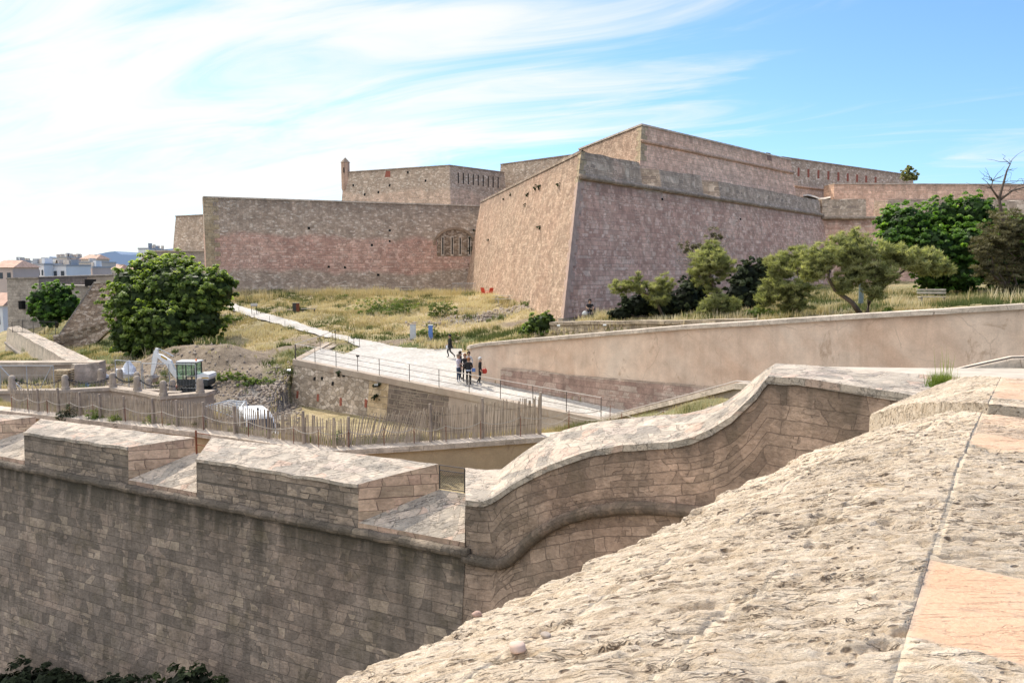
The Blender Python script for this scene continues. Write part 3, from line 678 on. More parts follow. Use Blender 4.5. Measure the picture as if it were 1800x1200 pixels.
# cavalier (the highest block)
K0 = PD(1128, 219, 94); zt = K0.z; K1 = PZ(1018, 262, zt); K2 = PZ(1390, 281, zt + .0)
Km = PZ(1165, 218.5, zt + .25)
kc = rampart('cavalier', [K1, K0, K2], 3, 2.4, 3, [M['bastion_sun'], M['cavalier']], segmat=[0, 1], label='highest pink stone block with a pointed corner against the sky', cat='bastion', step=3, amp=.06, copmat=M['coping_far'])
fo = mitre([K1, K0, K2], 2.4); a_, b_ = V((fo[1].x, fo[1].y, 3)), V((fo[2].x, fo[2].y, 3))
q0 = PP(1137, 247, a_, b_, K0); q1 = PP(1392, 306, a_, b_, K0); zc = (q0.z + q1.z) / 2
nk = V(((K2.y - K0.y), -(K2.x - K0.x), 0)).normalized()
g = (zc - 3) / (zt - 3); cA = V((fo[1].x, fo[1].y, 3)).lerp(K0, g); cB = V((fo[2].x, fo[2].y, 3)).lerp(K2, g); cordon(kc, [cA + nk * .1, cB + nk * .1], .22, M['cavalier'], seed=5, step=2)
holes(kc, 'walled_opening', [(1352, 276)], a_, b_, K0, 1.6, 1.2, simple('brown_blocked_opening', (.25, .15, .115), .95, 0, .2))
mb = MB(); k = 22; nkl = V((-(K1.y - K0.y), K1.x - K0.x, 0)).normalized(); nkl = nkl if nkl.x < 0 else -nkl; base0 = V((fo[1].x, fo[1].y, 3)); e = (nk + nkl).normalized() * .06; dl = (K1 - K0).normalized(); dr = (K2 - K0).normalized()
for i in range(k):
    a1, b1 = base0.lerp(K0, i / k), base0.lerp(K0, (i + 1) / k); w = 1.3 if i % 2 else .8
    mb.face([a1 + e + dl * w, a1 + e, b1 + e, b1 + e + dl * w], mi=0 if i > 14 else 1); mb.face([a1 + e, a1 + e + dr * w, b1 + e + dr * w, b1 + e], mi=0 if i > 14 else 1)
mb.build('quoins', [M['quoin'], M['cavalier']], kc, merge=False)
# loopholed wall at the right on the skyline
a = PZ(1374, 276, 18.5); b = PZ(1605, 308.5, 18.5)
lw = rampart('loophole_wall', [a, b], 3, 1.5, 3, [M['citadel']], label='long grey wall with a row of reddish slots falling away to the right on the skyline', cat='rampart wall', step=5)
fo = mitre([a, b], 1.5); A_, B_, C_ = V((fo[0].x, fo[0].y, 3)), V((fo[1].x, fo[1].y, 3)), a
n = (B_ - A_).cross(C_ - A_).normalized(); n = n if n.y < 0 else -n
for i, (px, y0, y1) in enumerate([(1403.5, 295, 310), (1421, 297, 312), (1438.5, 299, 314), (1456, 301, 316), (1473.5, 303, 318), (1490, 305, 319), (1506.5, 307, 320), (1522.5, 309, 321), (1539, 311, 321)]):
    mb = MB(); P = [PP(px - 1.6, y1, A_, B_, C_), PP(px + 1.6, y1, A_, B_, C_), PP(px + 1.6, y0, A_, B_, C_), PP(px - 1.6, y0, A_, B_, C_)]
    mb.hexa([p - n * .1 for p in P] + [p + n * .04 for p in P]); mb.build('loophole', M['redopening'], lw)
g0, g1 = PP(1396, 327, A_, B_, C_), PP(1466, 336, A_, B_, C_); cordon(lw, [g0 + n * .1, g1 + n * .1], .2, M['cavalier'], step=3)

# lower work on the right
a = PZ(1466, 323, 14); a.z = 14; b = V((a.x + 60, a.y + 2, 14))
rl = rampart('right_upper_rampart', [a, b], 2, 1.2, 4, [M['cavalier']], label='long level pink wall with a pale coping behind the right hand trees', cat='rampart wall', step=3, amp=.07, copmat=M['coping_far'])
cordon(rl, [V((a.x + 9, a.y - .5, 11.2)), V((b.x, b.y - .5, 11.2))], .15, step=3)
FA = V((T2.x - .2, T2.y - .5, T0.z + .1)); FB = V((T2.x + 32, T2.y - 1.5, T0.z + .1))
fk = rampart('flank_wall', [FA - V((0, 0, 2.6)), FB - V((0, 0, 2.6))], -4, 1.4, 4, [M['bastion_shade']], cop=False, label='shaded pink flank wall closing the bastion at the right behind the fig tree', cat='rampart wall', step=3)
cordon(fk, [FA - V((0, .5, 2.7)), FB - V((0, .5, 2.7))], .22)
merl((1445, 1522, 350, 350), parent=fk, Ta=FA, Tb=FB, zc=FA.z - 2.6, nrm=V((0, -1, 0)), th=3); merl((1560, 1640, 353, 353), parent=fk, Ta=FA, Tb=FB, zc=FA.z - 2.6, nrm=V((0, -1, 0)), th=3); merl((1652, 1820, 353, 353), parent=fk, Ta=FA, Tb=FB, zc=FA.z - 2.6, nrm=V((0, -1, 0)), th=3)
mb = MB(); P = []       # swept coping where the bastion parapet meets the flank
mb.loft([[PD(x, y, 117.5), PD(x, y - 3, 119.5), PD(x, y + 25, 120)] for x, y in ((1412, 345), (1420, 344), (1432, 347), (1441, 351), (1450, 350), (1460, 348))]); mb.build('swept_coping', M['coping_far'], fk)

# ------------------------------------------------------------------ court, path, retaining wall
def zc_(x, y): return -10.756 - .0043 * x + .0661 * y
def PC(px, py):    # point on the paved court plane
    r = ray(px, py); tt = -10.756 / (r.z + .0043 * r.x - .0661 * r.y); return r * tt
W0 = PC(517, 632); W1 = PC(1062, 738.5); wdir = (W1 - W0); wdir.z = 0; wdir.normalize()
O_pts = [PC(853, 667), PC(950, 690), PC(1050, 713)]
od = (O_pts[2] - O_pts[0]); od.z = 0; od.normalize()
Oa = O_pts[0]; 
def Oplan(d): # plan point along the ochre wall at forward distance d
    f = (d - Oa.y) / od.y; return V((Oa.x + od.x * f, d, 0))
# the wall bends slightly towards the camera on the right
Oq = [Oplan(Oa.y), V((PD(1200, 575, 41.5).x, 41.5, 0)), V((PD(1500, 556, 35.5).x, 35.5, 0)), V((PD(1800, 538, 30.5).x, 30.5, 0)), V((PD(2050, 520, 26).x, 26, 0))]
# ------------------------------------------------------------------ long ochre wall
OP = [(850, 604.5, 56.5), (829, 608.5, 55.2), (824, 611, 53.8), (829, 609.5, 52.4), (845, 605.5, 51.6), (900, 600.5, 49.9), (1000, 592, 46.5), (1200, 575, 41.5), (1500, 556, 35.5), (1800, 538, 30.5), (2050, 520, 26)]
Ot = [PD(*p) for p in OP][::-1]
ow = rampart('ochre_wall', jit(Ot, 3, .02, 4), -10.2, 0.02, .7, [M['ochre']], label='long ochre plastered retaining wall with a rounded left end along the ramp', cat='retaining wall', copmat=M['coping_far'])
# stone plinth standing proud at its foot
Pl = [(1350, 690), (1271, 680), (1160, 671), (1050, 662), (960, 652), (883, 646)]
def on_o(px, py, off=0.0):
    for a, b in zip(Ot, Ot[1:]):
        q = PV(px, py, a, b)
        if min(a.x, b.x) - .01 <= q.x <= max(a.x, b.x) + .01 and min(a.y, b.y) - .01 <= q.y <= max(a.y, b.y) + .01: return q
    return q
pt = [on_o(*p) for p in Pl]; pt = [V(p) for p in pt]
f1 = mitre(pt, .16); mb = MB(); secs = [[V((f1[i].x, f1[i].y, -10.2)), V((f1[i].x, f1[i].y, p.z - .1)), V((p.x, p.y, p.z)) ] for i, p in enumerate(pt)]
mb.loft(secs, mis=[0, 1]); mb.build('plinth', [M['plinth'], M['parapet_far']], ow)

# low block wall carrying the bastion terrace
ba = PD(968, 568, 57.5); bb = PD(1325, 563.5, 45)
gw = rampart('terrace_wall', jit([ba, V((bb.x, bb.y, bb.z))], 2, .03, 8), -6.5, .1, .6, [M['brickwall']], label='low wall of squared pale blocks between the bastion foot and the ochre wall', cat='wall', copmat=M['brickwall'])
for (px, py) in ((985, 572), (1066, 571)):
    p = PV(px, py, ba, bb) + V((-.15, -.3, 0)); root = empty('wall_lamp', tuple(p), label='small white floodlight at the %s end of the low block wall' % ('left' if px < 1000 else 'middle'), cat='lamp')
    if px > 1000: root['label'] = 'small white floodlight on the low block wall, right of the other one'
    mb = MB(); mb.box((0, 0, 0), (.22, .12, .10), rx=.4); mb.build('housing', M['palegrey'], root, local=True)
    mb = MB(); mb.tube([(0, .3, .06), (0, .02, .0)], .025); mb.build('bracket', M['dark_iron'], root, local=True)

# ------------------------------------------------------------------ retaining wall of the court
def onW(px, py): return PV(px, py, W0, W1)
pix = [517, 650, 684, 790, 900, 1062]
tops = [V((W0.x - .3, W0.y + 7.5, 0))] + [None] * 6
lin = []
for px in pix:
    py = 632 + (px - 517) * (738.5 - 632) / (1062 - 517); lin.append(PC(px, py))
tb = V((W0.x + .6, W0.y + 8, 0)); tb.z = zc_(tb.x, tb.y); tops = [lin[-1], lin[-2], lin[-3], lin[-4], lin[-5], lin[0], tb]
tops = [V((p.x, p.y, p.z - .07)) for p in tops]
darkblocks = masonry('dark_block_stone', .7, .33, .03, pal=[(0, (.12, .10, .085)), (1, (.22, .18, .15))], stain=.3, joint=(.30, .26, .2), joint_amt=.7)
cw = rampart('court_retaining_wall', tops, -11.2, .45, 1.1, [M['ochre3'], darkblocks, M['quoin'], M['rubblewall']], segmat=[0, 0, 1, 2, 3, 3], cop=False,
             label='rubble and block retaining wall holding up the paved court above the picket fence', cat='retaining wall')
c0 = mitre(tops, .1); c1 = mitre(tops, -.45); mb = MB()
mb.loft([[V((c0[i].x, c0[i].y, tops[i].z - .3)), V((c0[i].x, c0[i].y, tops[i].z + .1)), V((c1[i].x, c1[i].y, tops[i].z + .1)), V((c1[i].x, c1[i].y, tops[i].z - .3))] for i in range(len(tops))], closed=True)
mb.build('coping', M['ochre3'], cw)
f0 = mitre(tops, .45); wa, wb, wc = V((f0[0].x, f0[0].y, -11.2)), V((f0[5].x, f0[5].y, -11.2)), tops[5]
holes(cw, 'red_recess', [(523, 693), (559, 699), (599, 706), (643, 709)], wa, wb, wc, .24, .55, M['redopening'])
holes(cw, 'weep_hole', [(553, 665), (585, 674), (604, 659), (566, 665), (584, 748), (520, 739)], wa, wb, wc, .25, .25)
for i, (px, py) in enumerate(((515, 650), (668, 676))):
    p = PP(px, py, wa, wb, wc) + V((-.2, -.35, 0)); root = empty('wall_lamp', tuple(p), label='floodlight bracketed under the court edge at the ' + ('left corner of the wall' if i == 0 else 'pale pilaster'), cat='lamp')
    mb = MB(); mb.box((0, 0, 0), (.26, .16, .14), rx=.5); mb.build('housing', M['dark_mach' if i else 'steel'], root, local=True)
    mb = MB(); mb.tube([(.1, .35, .15), (0, .02, .0)], .03); mb.build('bracket', M['dark_iron'], root, local=True)

# paved court + path
edge_up = [(396, 528.5), (450, 545.5), (520, 564), (580, 584), (640, 597), (700, 609), (760, 613), (815, 612)]
edge_lo = [(605, 622), (634, 609), (610, 599), (560, 589), (520, 578), (450, 559), (398, 541)]
court_pts = [PC(*p) for p in edge_up] + [V((q.x, q.y, 0)) for q in mitre(Ot, -.3)[::-1][1:-1]] + [V((15, 28.5, 0)), V((8.6, 30, 0))]
W1b = PC(1058, 738); court_pts += [V((W1b.x + .3, W1b.y + .5, 0)), V((W1b.x - .3, W1b.y + .4, 0)), V((W0.x + .2, W0.y + .4, 0)), V((W0.x + .5, W0.y + 5.5, 0))] + [PC(*p) for p in edge_lo]
court_pts = [V((p.x, p.y, zc_(p.x, p.y))) for p in court_pts]
mb = MB(); dense = []
for i, a in enumerate(court_pts):
    b = court_pts[(i + 1) % len(court_pts)]; n = max(1, int((b - a).length / 1.0)); iswall = 7 <= i <= 22
    for q in range(n):
        p = a.lerp(b, q / n)
        if not iswall and q: p.x += random.uniform(-.22, .22); p.y += random.uniform(-.22, .22)
        dense.append(p)
mb.face([(p.x, p.y, zc_(p.x, p.y)) for p in dense]); mb.build('path', M['paving'], kind='structure', merge=False)
court_poly = [(p.x, p.y) for p in court_pts]

# ramp parapet on the right (continues the court edge up towards the near rampart)
Rt = [PC(1056, 739), PD(1180, 707.5, 32.8), PD(1297, 677, 27), PD(1360, 682, 25.5), PD(1420, 684, 24)]
Rt[0].z += .02
rw = rampart('ramp_parapet', Rt, -9.5, .0, .35, [M['ochre3']], label='thin beige parapet climbing to the right behind the curved rampart', cat='parapet', copmat=M['coping_far'])
mb = MB(); mb.tube([p + V((-.05, -.05, .16)) for p in Rt], .022); mb.build('handrail', M['rail_pale'], rw)
Rt2 = [PD(1640, 668, 19.5), PD(1693, 655, 19.2), PD(1780, 636.5, 18.8), PD(1830, 635.5, 18.6), PD(2000, 634, 18)]
rw2 = rampart('ramp_parapet', Rt2, -3.6, .0, .35, [M['ochre3']], label='second thin beige parapet at the right edge above the near rampart', cat='parapet', copmat=M['coping_far'])
mb = MB(); mb.tube([p + V((-.05, -.05, .12)) for p in Rt2], .022); mb.build('handrail', M['dark_iron'], rw2)

# ------------------------------------------------------------------ lower cap wall (carries the picket fence)
zk = -6.85
K = [PZ(-260, 690, zk), PZ(0, 722.5, zk), PZ(345, 761, zk), PZ(575, 795, zk), PZ(760, 784, zk), PZ(960, 770, zk), PZ(1130, 758, zk)]
kw = rampart('fence_wall', K, -8.4, 0.0, .5, [M['ochre2']], label='yellow ochre retaining wall under the picket fence with a pale flat top', cat='retaining wall', copmat=M['coping_far'], cop=True)

# ------------------------------------------------------------------ near rampart
ML = V((-42, 43.84, 0)); MA = V((-.3, 22, 0)); MBp = V((5.7, 17.7, 0)); MC = V((7.9, 14.8, 0)); MD = V((9.8, 12.2, 0))
ml = V((-21.3, 33, 0)); mdir = (MA - ml).normalized(); ML = ml - mdir * 26; mn = V((-mdir.y, mdir.x, 0)); mn = mn if mn.y > 0 else -mn   # mn points inwards (away from the camera)
ZC2 = -8.15
MEnd = PV(818, 877, ml, MA); MEnd = V((MEnd.x, MEnd.y, 0)) - mdir * .004
secs = []; L = (MEnd - ML).length; m = 60
for i in range(m + 1):
    p = ML.lerp(MEnd, i / m)
    secs.append([V((p.x, p.y, -18)) - mn * 1.1, V((p.x, p.y, ZC2)), V((p.x, p.y, ZC2)) + mn * 2.2, V((p.x, p.y, -18)) + mn * 2.2])
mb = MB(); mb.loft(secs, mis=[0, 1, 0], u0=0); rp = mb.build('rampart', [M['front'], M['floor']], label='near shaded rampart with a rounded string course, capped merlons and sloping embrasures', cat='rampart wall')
def onM(px, py, off=0.0): return PV(px, py, ml + mn * off, MA + mn * off)
OFF = 1.6
def merlon(FL, FR, BL, BR, seed):
    fl, fr, bl, br = onM(*FL), onM(*FR), onM(BL[0], BL[1], OFF), onM(BR[0], BR[1], OFF)
    n = 14; rr = random.Random(seed); secs = []
    for i in range(n + 1):
        g = i / n; a = fl.lerp(fr, g); b = bl.lerp(br, g); a0 = V((a.x, a.y, ZC2 - .02)) - mn * .04; b0 = V((b.x, b.y, -8.2))
        if 0 < i < n: a.z += rr.uniform(-.03, .03); b.z += rr.uniform(-.02, .02)
        secs.append([a0, a + V((0, 0, 0)), a.lerp(b, .5) + V((0, 0, rr.uniform(-.015, .02))), b, b0])
    mb = MB(); mb.loft(secs[:], mis=[0, 1, 1, 2], caps=False)
    mb.face(list(secs[0]), mi=2)
    s = secs[-1]; mb.face(list(reversed(s)), uvs=[((p - s[0]).xy.length, p.z) for p in reversed(s)], mi=2)
    o = mb.build('merlon', [M['front_up'], M['coping'], M['cheek']], rp)
    # coping slab lip
    mb = MB(); lo = []
    for q in secs: lo.append([q[1] - mn * .05 - V((0, 0, .10)), q[1] - mn * .06 + V((0, 0, .015)), q[1] + mn * .03 + V((0, 0, .022)), q[1] + mn * .03 - V((0, 0, .08))])
    mb.loft(lo, closed=True); mb.build('coping_lip', M['coping'], o)
    return fl, fr, bl, br
m0 = merlon((-360, 719), (-58, 749), (-300, 702), (63, 732), 1)
m1 = merlon((42, 760), (225, 786), (72, 735.5), (342, 769), 2)
m2 = merlon((345, 806), (630, 851), (372, 768), (771, 815), 3)
e0 = onM(818, 877); e1 = onM(818, 822, OFF)
def sill(a, b, c, d, name='embrasure_sill', zi=-7.05, step=None):
    # a,b outer left/right, c,d inner left/right
    P = [V((a.x, a.y, ZC2 - .05)) - mn * .05, V((b.x, b.y, ZC2 - .05)) - mn * .05, V((d.x, d.y, ZC2 - .05)), V((c.x, c.y, ZC2 - .05)),
         V((a.x, a.y, ZC2 + .2)) - mn * .05, V((b.x, b.y, ZC2 + .2)) - mn * .05, V((d.x, d.y, zi)), V((c.x, c.y, zi))]
    mb = MB(); mb.hexa(P, mi=0, mtop=1); return mb.build(name, [M['cheek'], M['coping']], rp)
sill(m0[1], m1[0], m0[3], m1[2]); sill(m1[1], m2[0], m1[3], m2[2]); sill(m2[1], e0, m2[3], e1)
def cpath(pxs): return [onM(px, py) - mn * .10 for px, py in pxs]
mlc = [V((p.x, p.y, ZC2 - .1)) - mn * .1 for p in (ML, MA - mdir * 1.0)]
cordon(rp, mlc, .17, M['front_up'], seed=9, step=.45, amp=.02)
# separate lit round stones on the string course
# gate in the embrasure
gL = m2[3] + mdir * .03; gR = e1 - mdir * .03; gz = -7.03; gt = gz + .78
root = empty('embrasure_gate', (gL.x, gL.y, gz), label='small black iron gate with wire mesh closing the inner end of the embrasure', cat='gate')
mb = MB()
for p in (gL, gR): mb.tube([(p.x, p.y, gz), (p.x, p.y, gt)], .022)
for z in (gt, gt - .16, gz + .04): mb.tube([(gL.x, gL.y, z), (gR.x, gR.y, z)], .016)
mb.build('frame', M['dark_iron'], root)
mb = MB(); W_ = (gR - gL).length; H_ = .6; dg = (gR - gL).normalized(); dg.z = 0
for i in range(-8, 17):
    for s in (1, -1):
        x0 = i * .075; pts = []
        for q in (0, 1):
            x = x0 + (q * H_ * .9 if s == 1 else (1 - q) * H_ * .9); pts.append((x, q * H_))
        (xa, za), (xb, zb__) = pts
        if xb == xa: continue
        def cl(x, xa=xa, za=za, xb=xb, zb__=zb__): return za + (zb__ - za) * (x - xa) / (xb - xa)
        lo_, hi_ = max(0, min(xa, xb)), min(W_, max(xa, xb))
        if lo_ < hi_: mb.tube([V((gL.x, gL.y, gz + .04 + cl(lo_))) + dg * lo_, V((gL.x, gL.y, gz + .04 + cl(hi_))) + dg * hi_], .004, 4)
mb.build('mesh', M['dark_iron'], root)
p = m1[3]; q = m2[2]
root = empty('embrasure_gate', (p.x, p.y, gz), label='rust coloured iron bars standing in the gap between the two complete merlons', cat='gate')
mb = MB(); mb.tube([(p.x + .1, p.y - .1, gz - .1), (p.x + .1, p.y - .1, gz + .85)], .035); mb.build('frame', M['rust'], root)
for z in (.3, .75): mb = MB(); mb.tube([(p.x + .1, p.y - .1, gz + z), (q.x - .05, q.y, gz + z)], .015); mb.build('bar', M['rust'], root)

# curved parapet ramping up to the right
outer = [(818, 877), (835, 879), (850, 880), (866, 874), (881, 863), (900, 850), (930, 833), (965, 817), (1000, 803), (1045, 789), (1090, 782), (1140, 778.5), (1180, 776), (1215, 768), (1250, 753), (1285, 731), (1310, 708), (1330, 688), (1342, 672), (1351, 661), (1400, 664), (1460, 671), (1540, 683), (1620, 697), (1720, 714)]
inner = [(818, 822), (838, 824), (856, 825), (882, 823), (905, 806), (925, 791), (946, 777), (968, 765), (992, 755), (1035, 743), (1080, 737), (1125, 733), (1165, 729.5), (1205, 726), (1240, 719), (1275, 705), (1303, 686), (1325, 666), (1345, 650), (1364, 638), (1415, 640.5), (1475, 646), (1560, 653), (1640, 659), (1740, 668)]
cord = [(818, 977), (850, 985), (875, 990), (893, 988), (912, 972), (930, 953), (950, 936), (975, 920), (1000, 909), (1040, 897), (1080, 891), (1130, 889), (1180, 893), (1300, 905), (1720, 990)]
def segfor(px):
    return (ml, MA) if px < 881 else ((MA, MBp) if px < 1352 else ((MBp, MC) if px < 1640 else (MC, MD)))
offs = mitre([ml, MA, MBp, MC, MD], -1.8)
def segfor_in(px):
    i = 0 if px < 870 else (1 if px < 1364 else (2 if px < 1650 else 3)); a, b = offs[i], offs[i + 1]
    if i == 0: return (ml + mn * OFF, V((b.x, b.y, 0)))
    return (V((a.x, a.y, 0)), V((b.x, b.y, 0)))
secs = []; cp = []
xs_c = [c[0] for c in cord]; ys_c = [c[1] for c in cord]
def outn(a, b):
    t_ = (b - a).normalized(); n = V((t_.y, -t_.x, 0)); return n if n.dot(-a) > 0 else -n
for k_, ((ox, oy), (ix, iy)) in enumerate(zip(outer, inner)):
    a, b = segfor(ox); o = PV(ox, oy, a, b); n = outn(a, b)
    if 860 < ox < 900: n = (outn(ml, MA) + outn(MA, MBp)).normalized()
    if 1300 < ox < 1400: n = (outn(MA, MBp) + outn(MBp, MC)).normalized()
    ai, bi = segfor_in(ix); q = PV(ix, iy, ai, bi)
    cy = float(np.interp(ox, xs_c, ys_c)); c = PV(ox, cy, a, b); c = V((o.x, o.y, min(c.z, o.z - 1.2))); cp.append(c + n * .12)
    secs.append([V((o.x, o.y, -18)) + n * 1.1, c, o, o.lerp(q, .5) + V((0, 0, .02)), q, V((q.x, q.y, -8.3))])
# refine
S2 = []
for s0, s1 in zip(secs, secs[1:]):
    n = max(1, int((s1[2] - s0[2]).length / .35))
    for i in range(n):
        s = [p.lerp(q, i / n) for p, q in zip(s0, s1)]
        for j in (2, 3, 4): s[j].z += random.uniform(-.012, .012)
        S2.append(s)
S2.append(secs[-1])
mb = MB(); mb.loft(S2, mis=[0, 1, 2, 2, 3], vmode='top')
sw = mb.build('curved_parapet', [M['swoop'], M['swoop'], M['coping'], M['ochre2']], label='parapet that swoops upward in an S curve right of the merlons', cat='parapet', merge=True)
mb = MB(); mb.loft([[s[2] + V((0, 0, -.16)) + (s[2] - s[4]).normalized() * .05, s[2] + (s[2] - s[4]).normalized() * .06 + V((0, 0, .01)), s[2] + (s[4] - s[2]).normalized() * .05 + V((0, 0, .02)), s[2] + (s[4] - s[2]).normalized() * .05 - V((0, 0, .12))] for s in S2], closed=True)
mb.build('coping_lip', M['coping'], sw)
cordon(sw, cp, .17, M['swoop'], seed=12, step=.35, amp=.02)

# ------------------------------------------------------------------ foreground parapet (real relief)
def fore_mat():
    t = NT('eroded_limestone_coping'); P = t.pos(); at = t.n('ShaderNodeAttribute', attribute_name='tint')
    sp = t.n('ShaderNodeSeparateColor', {0: at.outputs['Color']}); blk, jn, sm = sp.outputs[0], sp.outputs[1], sp.outputs[2]
    n1 = t.noise(t.scalev(P, (9, 26, 18)), 1.0, 9, .72, .5); n2 = t.noise(P, 1.3, 5, .6); n3 = t.noise(P, 55, 5, .7); n4 = t.noise(t.scalev(P, (14, 46, 30)), 1.0, 7, .72, .6)
    rough = t.ramp(n1, [(.30, (.36, .27, .19)), (.40, (.58, .475, .355)), (.52, (.70, .60, .475)), (.7, (.80, .72, .61))])
    rough = t.mix(1.0, rough, t.ramp(n2, [(.3, .86), (.7, 1.1)]), 'MULTIPLY')
    li = t.n('ShaderNodeMapRange', {'Value': t.noise(P, 5, 6, .75), 'From Min': .58, 'From Max': .68}).outputs[0]
    rough = t.mix(t.math('MULTIPLY', li, .45), rough, (.46, .33, .17))
    gl = t.n('ShaderNodeMapRange', {'Value': t.noise(P, 2.2, 7, .75), 'From Min': .57, 'From Max': .70}).outputs[0]
    rough = t.mix(t.math('MULTIPLY', gl, .55), rough, (.40, .37, .33))
    dk = t.n('ShaderNodeMapRange', {'Value': n4, 'From Min': .42, 'From Max': .34}).outputs[0]
    rough = t.mix(t.math('MULTIPLY', dk, .75), rough, (.13, .095, .075))
    ck = t.noise(t.scalev(P, (2.6, 13, 8)), 1.0, 4, .6, .9); line = t.n('ShaderNodeMapRange', {'Value': t.math('ABSOLUTE', t.math('SUBTRACT', ck, .5)), 'From Min': .0, 'From Max': .018, 'To Min': 1.0, 'To Max': 0.0}).outputs[0]
    line = t.math('MULTIPLY', line, t.ramp(t.noise(P, 3.3, 4), [(.42, 0.0), (.52, 1.0)]))
    vp_ = t.n('ShaderNodeTexVoronoi', {'Scale': 1.0, 'Randomness': 1.0}); t.put(vp_.inputs['Vector'], t.scalev(P, (16, 34, 24)))
    pt_ = t.math('MULTIPLY', t.n('ShaderNodeMapRange', {'Value': vp_.outputs['Distance'], 'From Min': .30, 'From Max': .16}).outputs[0], t.ramp(t.noise(P, 6, 4), [(.45, 0.0), (.55, 1.0)]))
    dkk = t.math('MAXIMUM', line, pt_)
    rough = t.mix(t.math('MULTIPLY', dkk, .8), rough, (.12, .08, .055))
    gr_ = t.noise(P, 130, 3, .7); rough = t.mix(1.0, rough, t.ramp(gr_, [(.3, .78), (.7, 1.16)]), 'MULTIPLY')
    smooth = t.ramp(t.noise(P, 3, 4), [(.3, (.60, .385, .255)), (.7, (.66, .45, .315))]); smooth = t.mix(1.0, smooth, t.ramp(n3, [(.3, .78), (.7, 1.12)]), 'MULTIPLY'); smooth = t.mix(t.math('MULTIPLY', t.ramp(t.noise(P, 7, 6, .7), [(.55, 0.0), (.68, 1.0)]), .5), smooth, (.45, .35, .27)); smooth = t.mix(t.ramp(t.noise(P, 4.2, 5, .7), [(.70, 0.0), (.72, .8)]), smooth, (.85, .80, .74))
    b = t.mix(sm, rough, smooth)
    b = t.mix(1.0, b, (1.07, 1.01, .94), 'MULTIPLY')
    b = t.mix(1.0, b, t.ramp(blk, [(0, .88), (1, 1.1)]), 'MULTIPLY')
    b = t.mix(t.math('MULTIPLY', jn, .65), b, (.48, .41, .31))
    rgh = t.math('SUBTRACT', 1.0, t.math('MULTIPLY', t.math('MAXIMUM', sm, jn), .85))
    h = t.math('ADD', t.math('MULTIPLY', t.math('SUBTRACT', t.math('ADD', n1, t.math('MULTIPLY', n4, .8)), t.math('MULTIPLY', dkk, .8)), rgh), t.math('MULTIPLY', t.math('ADD', n3, gr_), .12))
    return t.done(b, t.bump(h, .9, .03), .9)
M['fore'] = fore_mat()
def resample(pts, n):
    P = np.array([tuple(p) for p in pts]); d = np.r_[0, np.cumsum(np.linalg.norm(np.diff(P, axis=0), axis=1))]
    s = np.linspace(0, d[-1], n); return np.stack([np.interp(s, d, P[:, k]) for k in range(3)], 1), d
